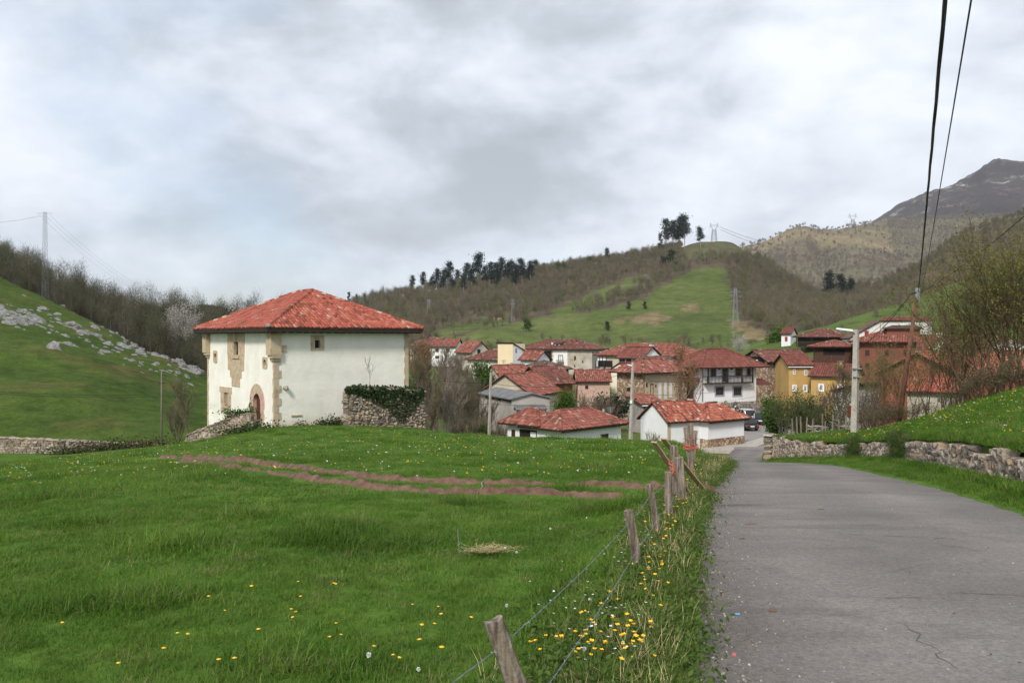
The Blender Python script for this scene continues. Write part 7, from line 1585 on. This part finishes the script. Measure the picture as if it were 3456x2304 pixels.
    pts = [Vector((float(XL(y)) + .02, y, rz_(float(XL(y)) + .02, y) + .05)) for y in np.linspace(8.4, 10.4, 7)]; mb = MB(); mb.tube(pts, .022, 8); o = mb.build('drain_pipe', flat('dark_plastic', (.03, .035, .035), .5)); tag(o, 'dark plastic pipe half buried at the lane edge', 'pipe')
    def litter(px, py, name, label, sz, col):
        ds = np.arange(3, 40, .01); zz = (HY - py) / F * ds; k = np.argmax(zz <= zroad(ds)); x, y = (px - CX) / F * ds[k], ds[k]; z = rz_(x, y); mb = MB(); w, l = sz
        mb.hexa([(x - l, y - w, z + .003), (x + l, y - w, z + .003), (x + l, y + w, z + .003), (x - l, y + w, z + .003), (x - l * .9, y - w * .6, z + .014), (x + l * .8, y - w * .7, z + .010), (x + l, y + w * .6, z + .016), (x - l * .7, y + w * .8, z + .012)]); o = mb.build(name, flat(name + '_colour', col, .5)); tag(o, label, 'litter')
    litter(2482, 2075, 'plastic_strip', 'small blue plastic strip lying on the asphalt', (.008, .035), (.12, .28, .42)); litter(2477, 2210, 'bottle_cap', 'small faded red bottle cap on the asphalt', (.014, .014), (.55, .10, .11)); litter(2535, 1770, 'mud_clod', 'flattened brown mud clod on the asphalt', (.03, .08), (.15, .08, .045)); litter(2770, 1723, 'dry_leaf', 'curled brown leaf on the asphalt', (.012, .05), (.14, .06, .03)); litter(2505, 1820, 'mud_clod', 'tiny dark mud clod near the lane edge', (.012, .03), (.10, .05, .03)); litter(2608, 2063, 'mud_clod', 'small brown mud clod beside the crack', (.015, .03), (.13, .075, .045))
fence()
# ---------------------------------------------------------------- garden posts at the bottom of the lane
def garden_posts():
    rr = random.Random(12)
    for i, (x, y0, y1) in enumerate(((2612, 1424, 1470), (2624, 1430, 1468), (2636, 1425, 1474), (2652, 1432, 1486), (2678, 1400, 1460), (2690, 1396, 1462), (2704, 1395, 1462), (2720, 1400, 1464), (2742, 1406, 1462), (2775, 1410, 1484), (2785, 1442, 1492), (2810, 1408, 1475), (2834, 1412, 1468), (2856, 1403, 1466))):
        d = 57.5; p = P(x, y1, d); g = gz(p.x, d); base = Vector((p.x, d, g)); top = base + Vector((rr.uniform(-.12, .12), 0, (y1 - y0) / F * d * 1.05)); rough_post('garden_post', 'thin grey garden stake in the plot below the lamp post', top, base, .05, seed=50 + i, sides=6, group='stakes in the garden plot')
    root = empty('branch_pile', (float(P(2795, 1420, 59).x), 59, gz(float(P(2795, 1420, 59).x), 59))); tag(root, 'grey heap of cut branches in the garden plot', 'branch pile')
    for i in range(34): a = Vector((rr.uniform(-1.4, 1.4), rr.uniform(-.5, .5), .1 + rr.random() * .8)); d = Vector((rr.gauss(0, 1), rr.gauss(0, .6), rr.gauss(0, .2))).normalized() * rr.uniform(.3, .8); mb = MB(); mb.tube([a - d, a + Vector((0, 0, .06)), a + d], [.05, .06, .03], 5); mb.build('branch', M['palebark'], root, True)
garden_posts()
# ---------------------------------------------------------------- poles and cables
def pole(name, label, px0, py0, px1, py1, d, r0, r1, mat, sides=8, d1=None):
    a = P(px0, py0, d); a.z = min(a.z, gz(a.x, a.y)); b = P(px1, py1, d1 or d); root = empty(name, a); tag(root, label, 'pole'); mb = MB(); mb.tube([Vector((0, 0, -.3)), (b - a) * .5, b - a], [r0, (r0 + r1) / 2, r1], sides); mb.build('shaft', M[mat], root, sides > 6); return root, a, b
def catenary(name, label, a, b, r, sag, n=24, mat='wire'):
    a, b = Vector(a), Vector(b); pts = [a.lerp(b, i / n) - Vector((0, 0, sag * 4 * (i / n) * (1 - i / n))) for i in range(n + 1)]; mb = MB(); mb.tube(pts, r, 6, True); o = mb.build(name, M[mat]); tag(o, label, 'cable'); return o
def poles():
    # concrete lamp post
    root, a, b = pole('lamp_post', 'square concrete lamp post with curved white lamp head on the bank', 2884, 1478, 2890, 1112, 46, .235, .165, 'concrete', 4)
    t = b - a; mb = MB(); mb.tube([t + Vector((0, 0, -.35)), t + Vector((-.25, -.1, -.12)), t + Vector((-.55, -.15, -.05))], .035, 6); arm = mb.build('lamp_arm', M['steel'], root, True)
    mb = MB(); c = t + Vector((-.55, -.15, -.05)); mb.hexa([c + Vector(q) for q in ((-.62, -.1, .06), (.28, -.12, -.06), (.28, .12, -.06), (-.62, .1, .06), (-.58, -.07, .15), (.25, -.08, .06), (.25, .08, .06), (-.58, .07, .15))]); hd = mb.build('lamp_head', M['white'], root)
    mb = MB(); mb.box(c.x - .45, c.y - .07, c.z - .035, c.x + .05, c.y + .07, c.z + .0); mb.build('lamp_glass', M['steel'], hd)
    mb = MB(); mb.box(t.x - .22, t.y - .22, t.z - 2.2, t.x + .22, t.y + .22, t.z - 2.12); mb.box(t.x - .21, t.y - .21, t.z - 2.65, t.x + .21, t.y + .21, t.z - 2.58); mb.build('steel_band', M['steel'], root)
    # leaning rusty pole with the thick cable bundle
    root, a, b = pole('utility_pole', 'leaning reddish wooden utility pole carrying the thick black cable', 3030, 1442, 3096, 988, 44, .14, .10, 'rust', 8)
    t = b - a; mb = MB(); mb.tube([t + Vector((-.5, -.05, -.12)), t + Vector((-.1, -.1, .02)), t + Vector((.1, -.1, .05))], .03, 5); mb.build('bracket', M['wire'], root); mb = MB(); mb.tube([t + Vector((0, -.02, -.4)), t + Vector((0, -.02, .25))], .13, 8); mb.build('collar', M['steel'], root)
    A = b + Vector((0, -.1, .05)); q = P(3190, 0, 7.2); far = A + (q - A) * 1.55
    mb = MB()
    for k in range(3):
        pts = []
        for i in range(90):
            u = i / 89 * 1.55; c = A + (q - A) * u - Vector((0, 0, .25 * 4 * (u / 1.55) * (1 - u / 1.55) - .25 * 4 * (1 / 1.55) * (1 - 1 / 1.55) * u)); ph = u * 34 + k * 2.094; pts.append(c + Vector((math.cos(ph) * .0115, 0, math.sin(ph) * .0115)))
        mb.tube(pts, .0125, 6, False)
    o = mb.build('cable_bundle', M['wire'], None, True); tag(o, 'thick twisted black cable bundle running overhead from the leaning pole', 'cable')
    q2 = P(3278, 0, 6.0); A2 = b + Vector((.15, -.1, -.05)); mb = MB(); pts = []
    for i in range(60):
        u = i / 59 * 1.6; pts.append(A2 + (q2 - A2) * u - Vector((0, 0, .35 * 4 * (u / 1.6) * (1 - u / 1.6) - .35 * 4 * (1 / 1.6) * (1 - 1 / 1.6) * u)))
    mb.tube(pts, .0075, 6, False); o = mb.build('cable', M['wire'], None, True); tag(o, 'thin black cable overhead beside the thick bundle', 'cable')
    catenary('cable', 'black cable from the leaning pole up to the right over the hazels', b + Vector((.1, 0, -.05)), P(3640, 560, 30), .018, .35); catenary('cable', 'black cable from the leaning pole down to the village lamp post', b + Vector((-.4, 0, -.15)), P(2893, 1180, 46), .02, .25)
    catenary('cable', 'second black cable from the leaning pole towards the white house', b + Vector((-.4, 0, -.2)), P(2880, 1160, 62), .014, .3)
    # village poles
    r1, a1, b1 = pole('utility_pole', 'pale concrete utility pole left of the grey shed', 1648, 1462, 1657, 1256, 80, .17, .11, 'concrete', 4)
    r2, a2, b2 = pole('utility_pole', 'tall concrete utility pole with meter box in front of the stone house', 2127, 1470, 2136, 1222, 84, .24, .13, 'concrete', 4)
    mb = MB(); t = b2 - a2; mb.box(t.x - .34, t.y - .3, t.z - 4.15, t.x - .13, t.y - .12, t.z - 3.85); mb.build('meter_box', M['white'], r2); mb = MB(); mb.hexa([t + Vector(q) for q in ((-.55, -.1, -.28), (-.1, -.12, -.4), (-.1, .12, -.4), (-.55, .1, -.28), (-.52, -.07, -.2), (-.1, -.08, -.3), (-.1, .08, -.3), (-.52, .07, -.2))]); mb.build('lamp_head', M['white'], r2)
    r3, a3, b3 = pole('utility_pole', 'slim dark wooden pole by the field wall left of the tower house', 545, 1518, 545, 1248, 81.5, .10, .06, 'bark', 7)
    mb = MB(); mb.box(-.3, -.05, (b3 - a3).z - 1.35, .3, .05, (b3 - a3).z - 1.25); mb.build('crossarm', M['timber'], r3)
    for i, (px, y0, y1, d, l) in enumerate(((1620, 1258, 1295, 150, 'short pale post by the green tree'), (1635, 1262, 1295, 150, 'second short pale post by the green tree'), (2037, 1380, 1425, 92, 'short pale post behind the outbuilding roof'))): pole('post', l, px, y1, px, y0, d, .16, .13, 'concrete', 4)
    catenary('cable', 'upper black cable crossing from the tower house side to the pale pole', P(1380, 1270, 74), P(1655, 1293, 80), .018, .15); catenary('cable', 'cable from the pale pole to the tall village pole', P(1655, 1293, 80), P(2134, 1250, 84), .018, .9); catenary('cable', 'lower cable from the pale pole to the tall village pole', P(1655, 1362, 80), P(2134, 1366, 84), .016, .2); catenary('cable', 'lower cable from the ivy wall to the pale pole', P(1380, 1345, 66), P(1655, 1362, 80), .014, .2)
    for i, (y0, x1, y1, l) in enumerate(((1262, 2600, 1235, 'topmost'), (1285, 2560, 1258, 'second'), (1330, 2540, 1300, 'third'), (1362, 2560, 1335, 'lowest'))): catenary('cable', l + ' of the four cables from the tall village pole to the right', P(2134, y0, 84), P(x1, y1, 112), .016, .5)
    for i, (y0, y1, l) in enumerate(((1322, 1330, 'upper'), (1329, 1337, 'lower'))): catenary('cable', l + ' of the two black cables from the slim pole away to the left', P(-420, y0 - 38, 70), P(545, y1, 81.5), .017, .5); catenary('cable', l + ' of the two black cables from the slim pole to the tower house', P(545, y1, 81.5), P(700, y0 + 1, 70), .017, .1)
    catenary('cable', 'thin upper wire from the slim pole away to the left', P(-420, 1300, 75), P(545, 1285, 81.5), .010, .5)
poles()
def tv_aerials():
    for px, py, h, d, l in ((1700, 1215, 1.8, 150, 'thin television aerial above the cream house roofs'), (2060, 1375, 2.4, 92, 'grey lattice aerial behind the outbuilding roof'), (1500, 1150, 1.8, 226, 'television aerial on the white farmhouse roof')):
        p = P(px, py, d); root = empty('aerial', p - Vector((0, 0, h))); tag(root, l, 'aerial'); mb = MB(); mb.tube([(0, 0, 0), (0, 0, h)], .035, 5); mb.build('mast', M['steel'], root)
        for k in range(5): mb = MB(); mb.tube([(-.45 + .05 * k, -.1, h - .12 * k), (.45 - .05 * k, .1, h - .12 * k)], .022, 4); mb.build('element', M['steel'], root)
tv_aerials()
# ---------------------------------------------------------------- pylons
def pylon(label, px, py_top, py_base, d, wb, wt, arms, t=.14, cup=False, z=None):
    b = P(px, py_base, d); h = (py_base - py_top) / F * d; root = empty('pylon', b); tag(root, label, 'pylon', 'power pylons'); mb = MB(); n = max(5, int(h / (wb * 1.3)))
    def cor(f): w = wb + (wt - wb) * f; return [Vector((sx * w / 2, sy * w / 2, h * f)) for sx, sy in ((-1, -1), (1, -1), (1, 1), (-1, 1))]
    hh = .62 if cup else 1.0
    for i in range(4): mb.bar(cor(0)[i] - Vector((0, 0, 2)), cor(hh)[i], t)
    for k in range(n):
        a, c = cor(hh * k / n), cor(hh * (k + 1) / n)
        for i in range(4): j = (i + 1) % 4; mb.bar(a[i], c[j], t * .6); mb.bar(a[j], c[i], t * .6); mb.bar(c[i], c[j], t * .5)
    mb.build('tower', M['pylon'], root)
    ab = MB()
    if cup:
        w = h * .26
        for s in (-1, 1):
            ab.bar((0, 0, h * .55), (s * w * .55, 0, h * .82), t); ab.bar((s * wt * .5, 0, h * .6), (s * w * .75, 0, h * .82), t); ab.bar((s * w * .55, 0, h * .82), (s * w * .7, 0, h), t); ab.bar((s * w * .75, 0, h * .82), (s * w * .7, 0, h), t); ab.bar((s * w, 0, h * .80), (s * w, 0, h * .70), t * .6)
        ab.bar((-w * 1.05, 0, h * .82), (w * 1.05, 0, h * .82), t * 1.2); ab.bar((-w * .8, 0, h * .88), (w * .8, 0, h * .88), t)
    for f, w in arms: ab.bar((-w, 0, h * f), (w, 0, h * f), t); ab.bar((-w, 0, h * f), (0, 0, h * min(1, f + .05)), t * .7); ab.bar((w, 0, h * f), (0, 0, h * min(1, f + .05)), t * .7)
    ab.build('crossarm', M['pylon'], root); return b, h
def pylons():
    b, h = pylon('tall lattice pylon with single crossarm at the edge of the dark wood', 152, 716, 1040, 205, 1.15, .6, [(.985, 2.0)], .038)
    for i, (x, y, d, l) in enumerate(((-320, 722, 205, 'first'), (-320, 736, 205, 'second'))): catenary('cable', l + ' thin wire from the lattice pylon away to the left', P(152 + (-18 if i else 0), 727, 205), P(x, y, d), .014, 2.0)
    for i, (x, y) in enumerate(((690, 990), (700, 1010), (660, 1000))): catenary('cable', ['first', 'second', 'third'][i] + ' thin wire from the lattice pylon across the sky to the valley', P(152 + [18, 0, -18][i], 727, 205), P(x, y, 420), .016, 9.0)
    pylon('wide-armed cup-shaped pylon on top of the green hill', 2410, 752, 815, 850, 5.5, 2.2, [], .26, True); pylon('cup-shaped pylon on the far ridge line', 2878, 720, 778, 2050, 9, 4, [], .5, True)
    catenary('cable', 'wire from the hilltop pylon to the far ridge, upper', P(2430, 766, 850), P(2878, 738, 2050), .16, 40); catenary('cable', 'wire from the hilltop pylon to the far ridge, lower', P(2432, 775, 850), P(2860, 745, 2050), .16, 42)
    pylon('slender grey lattice pylon among the leafless trees above the tiny farmhouse', 1731, 1010, 1096, 430, 2.2, .8, [(.95, 1.4), (.82, 1.6)], .08); pylon('slender grey lattice pylon between the two upper meadows', 2180, 926, 1012, 520, 2.4, .9, [(.95, 1.6), (.85, 1.9)], .09)
    pylon('grey lattice pylon with three arms at the edge of the wood', 2482, 972, 1130, 330, 2.6, .8, [(.92, 2.2), (.82, 2.6), (.72, 2.2)], .08); pylon('small pale pylon just right of the tower house roof', 1447, 1010, 1075, 480, 2.2, .9, [(.95, 1.5), (.85, 1.7)], .08)
pylons()
# ---------------------------------------------------------------- limestone on the rocky pasture
def rocks():
    m = pm('limestone', [(0.3, (.12, .115, .11)), (0.5, (.22, .215, .205)), (0.7, (.34, .33, .32))], 1.2, 7, .92, .9, 4, extra=(2.0, .58, .7, (.06, .075, .025), .6), dist=.15); var = []
    for k in range(7):
        bm = bmesh.new(); bmesh.ops.create_icosphere(bm, subdivisions=3, radius=1.0)
        for v in bm.verts:
            p = v.co.copy(); q = p * .9 + Vector((k * 3.1, 0, 0)); f = 1 + .45 * mnoise.noise(q * 1.1) + .25 * mnoise.noise(q * 2.6) - .25 * abs(mnoise.noise(q * 4.5)); v.co = Vector((p.x * f, p.y * f, p.z * f * .8))
            c = v.co; cell = .28; v.co = c.lerp(Vector((round(c.x / cell) * cell, round(c.y / cell) * cell, round(c.z / cell) * cell)), .35)
        me = bpy.data.meshes.new('rock'); bm.to_mesh(me); bm.free(); me.materials.append(m); var.append(me)
    rr = random.Random(77); big = [(49, 1075, 40), (20, 1062, 26), (186, 1064, 30), (219, 1091, 34), (236, 1113, 26), (82, 1042, 22), (120, 1058, 24), (148, 1042, 24), (137, 1080, 34), (80, 1095, 30), (200, 1080, 22), (400, 1157, 28), (362, 1187, 24), (406, 1182, 20), (450, 1168, 24), (554, 1245, 26), (603, 1228, 34), (658, 1261, 28), (647, 1275, 22), (516, 1206, 22), (526, 1228, 18), (575, 1215, 30), (630, 1248, 26), (670, 1268, 22), (20, 1015, 14), (55, 980, 14), (85, 1000, 14), (120, 1000, 12)]
    def put(px, py, w, label, group):
        p = hill_point('rocky_pasture', px, py); d = p[1]; r = w / F * d * .85; o = link('rock', rr.choice(var)); o.location = (p[0] + rr.gauss(0, .15), p[1] + rr.gauss(0, .15), p[2] - r * .22); o.scale = (r * rr.uniform(.8, 1.3), r * rr.uniform(.6, 1), r * rr.uniform(.5, .85)); o.rotation_euler = (rr.gauss(0, .25), .45 + rr.gauss(0, .2), rr.gauss(0, .5)); tag(o, label, 'rock', group)
    put(175, 1174, 34, 'squat pale boulder lying alone in the green below the outcrops', None); put(230, 1163, 36, 'tilted pale boulder lying alone in the green below the outcrops', None)
    for a in big: put(*a, 'large pale limestone block in the outcrop band of the slope', 'large limestone blocks on the slope')
    for i in range(70):
        px = -30 + 715 * rr.random(); py = np.interp(px, [-30, 100, 240, 420, 690], [1062, 1066, 1100, 1172, 1266]) + rr.gauss(0, 13); put(px, py, rr.uniform(16, 32), 'weathered limestone ledge in the rocky band along the slope', 'limestone ledges along the slope')
    for i in range(240):
        t = rr.random(); px = -40 + 730 * t; c = np.interp(px, [-40, 200, 420, 690], [1050, 1085, 1180, 1268]); py = c + rr.gauss(0, 24) + rr.choice([0, 0, 10, -22]); put(px, py, rr.uniform(7, 17), 'small pale limestone fragment scattered on the slope', 'small limestone fragments on the slope')
rocks()
# ---------------------------------------------------------------- ivy and weeds round the tower house
def ivy():
    rng = np.random.default_rng(6); pts = []; A = np.array(IVW)
    for _ in range(3800):
        t = rng.random(); i = t * 12; x, y, z0, z1 = [np.interp(i, range(13), A[:, k]) for k in range(4)]; cov = np.interp(t, [0, .12, .3, .5, .72, .86, 1], [.08, .15, .25, .42, .85, .55, .18]); u = rng.random() ** 1.6 * cov
        z = z1 + .12 - u * (z1 - z0 + .1); n = np.array([.17, -.985]); off = .5 + .16 * rng.random() if u > .05 else rng.uniform(-.5, .6); pts.append((x + n[0] * off, y + n[1] * off, z + rng.normal() * .05))
    root = empty('ivy', pts[0]); tag(root, 'dark green ivy hanging over the tall garden wall', 'ivy'); o = link('leaves', quads_mesh('leaves', leaf_arr(np.array(pts) - np.array(pts[0]), .14, rng, asp=1.1), M['ivy']), root); tag(o, kind='stuff')
    def clump(name, label, c, n, sx, sy, sz, size, mat):
        p = rng.normal(size=(n, 3)) * np.array([sx, sy, sz]); p[:, 2] = np.abs(p[:, 2]); root = empty(name, c); tag(root, label, 'plant'); o = link('leaves', quads_mesh('leaves', leaf_arr(p, size, rng, asp=1.2), M[mat]), root); tag(o, kind='stuff')
    for px, d, l, n, sx, sz in ((870, 60.8, 'low dark bush at the foot of the stair parapet', 900, .9, .3), (810, 61.2, 'trailing ivy along the lower stair parapet', 700, 1.0, .25), (1005, 63.4, 'small weed clump at the foot of the long white wall', 240, .3, .28), (1050, 64.2, 'second weed clump at the foot of the long white wall', 260, .35, .25), (1130, 64.2, 'wide weed clump between the white wall and the garden wall', 700, .8, .3)):
        x = (px - CX) / F * d; clump('weed_clump', l, (x, d, gz(x, d)), n, sx, .25, sz, .12, 'ivy')
    q = P(812, 1396, 63.9); clump('ivy', 'fresh green ivy on top of the short wall by the door', q, 520, .75, .12, .16, .11, 'leafgreen'); q = P(768, 1408, 64.4); clump('ivy', 'fresh green ivy tumbling off the corner of the short wall', q - Vector((0, 0, .7)), 380, .18, .12, .6, .11, 'leafgreen'); q = P(848, 1392, 63.2); clump('ivy', 'sprig of ivy climbing the door surround', q, 160, .1, .06, .4, .10, 'leafgreen')
    x, d = (1245 - CX) / F * 63.3, 63.3; z = (HY - 1308) / F * d; root = empty('sapling', (x, d, z)); tag(root, 'thin leafless sapling growing out of the garden wall top', 'sapling')
    thick, thin, tips = grow(55, 2.4, .02, lv=3, nb=(6, 4), spread=.7, upb=.3, ratio=.5); mb = MB()
    for p, r, l in thick + thin: mb.tube(p, [max(q_, .008) for q_ in r], 4, False)
    mb.build('stem', M['twiggrey'], root)
    # low scrub along the far wall and in the hollow
    for px, d, n, l in ((230, 82.5, 500, 'dark ivy spilling over the middle of the field wall'), (330, 82.5, 600, 'dark scrub against the right half of the field wall'), (420, 82.5, 600, 'brown scrub hiding the low end of the field wall'), (500, 82, 500, 'low scrub between the field wall and the slim pole')):
        x = (px - CX) / F * d; clump('scrub', l, (x, d, gz(x, d)), n, 1.5, .3, .5, .16, 'bramble')
ivy()
# ---------------------------------------------------------------- air
def haze():
    mb = MB(); mb.box(-3200, -120, -40, 3600, 5200, 1250); m = bpy.data.materials.new('thin_haze'); m.use_nodes = True; nt = m.node_tree; nt.nodes.clear()
    o = nt.nodes.new('ShaderNodeOutputMaterial'); v = nt.nodes.new('ShaderNodeVolumePrincipled'); v.inputs['Color'].default_value = (.80, .86, .95, 1); v.inputs['Density'].default_value = HAZE; v.inputs['Anisotropy'].default_value = .3
    nt.links.new(v.outputs[0], o.inputs['Volume']); ob = mb.build('haze', m); tag(ob, 'thin pale haze filling the valley air', 'haze', kind='stuff')
HAZE = .00006
haze()
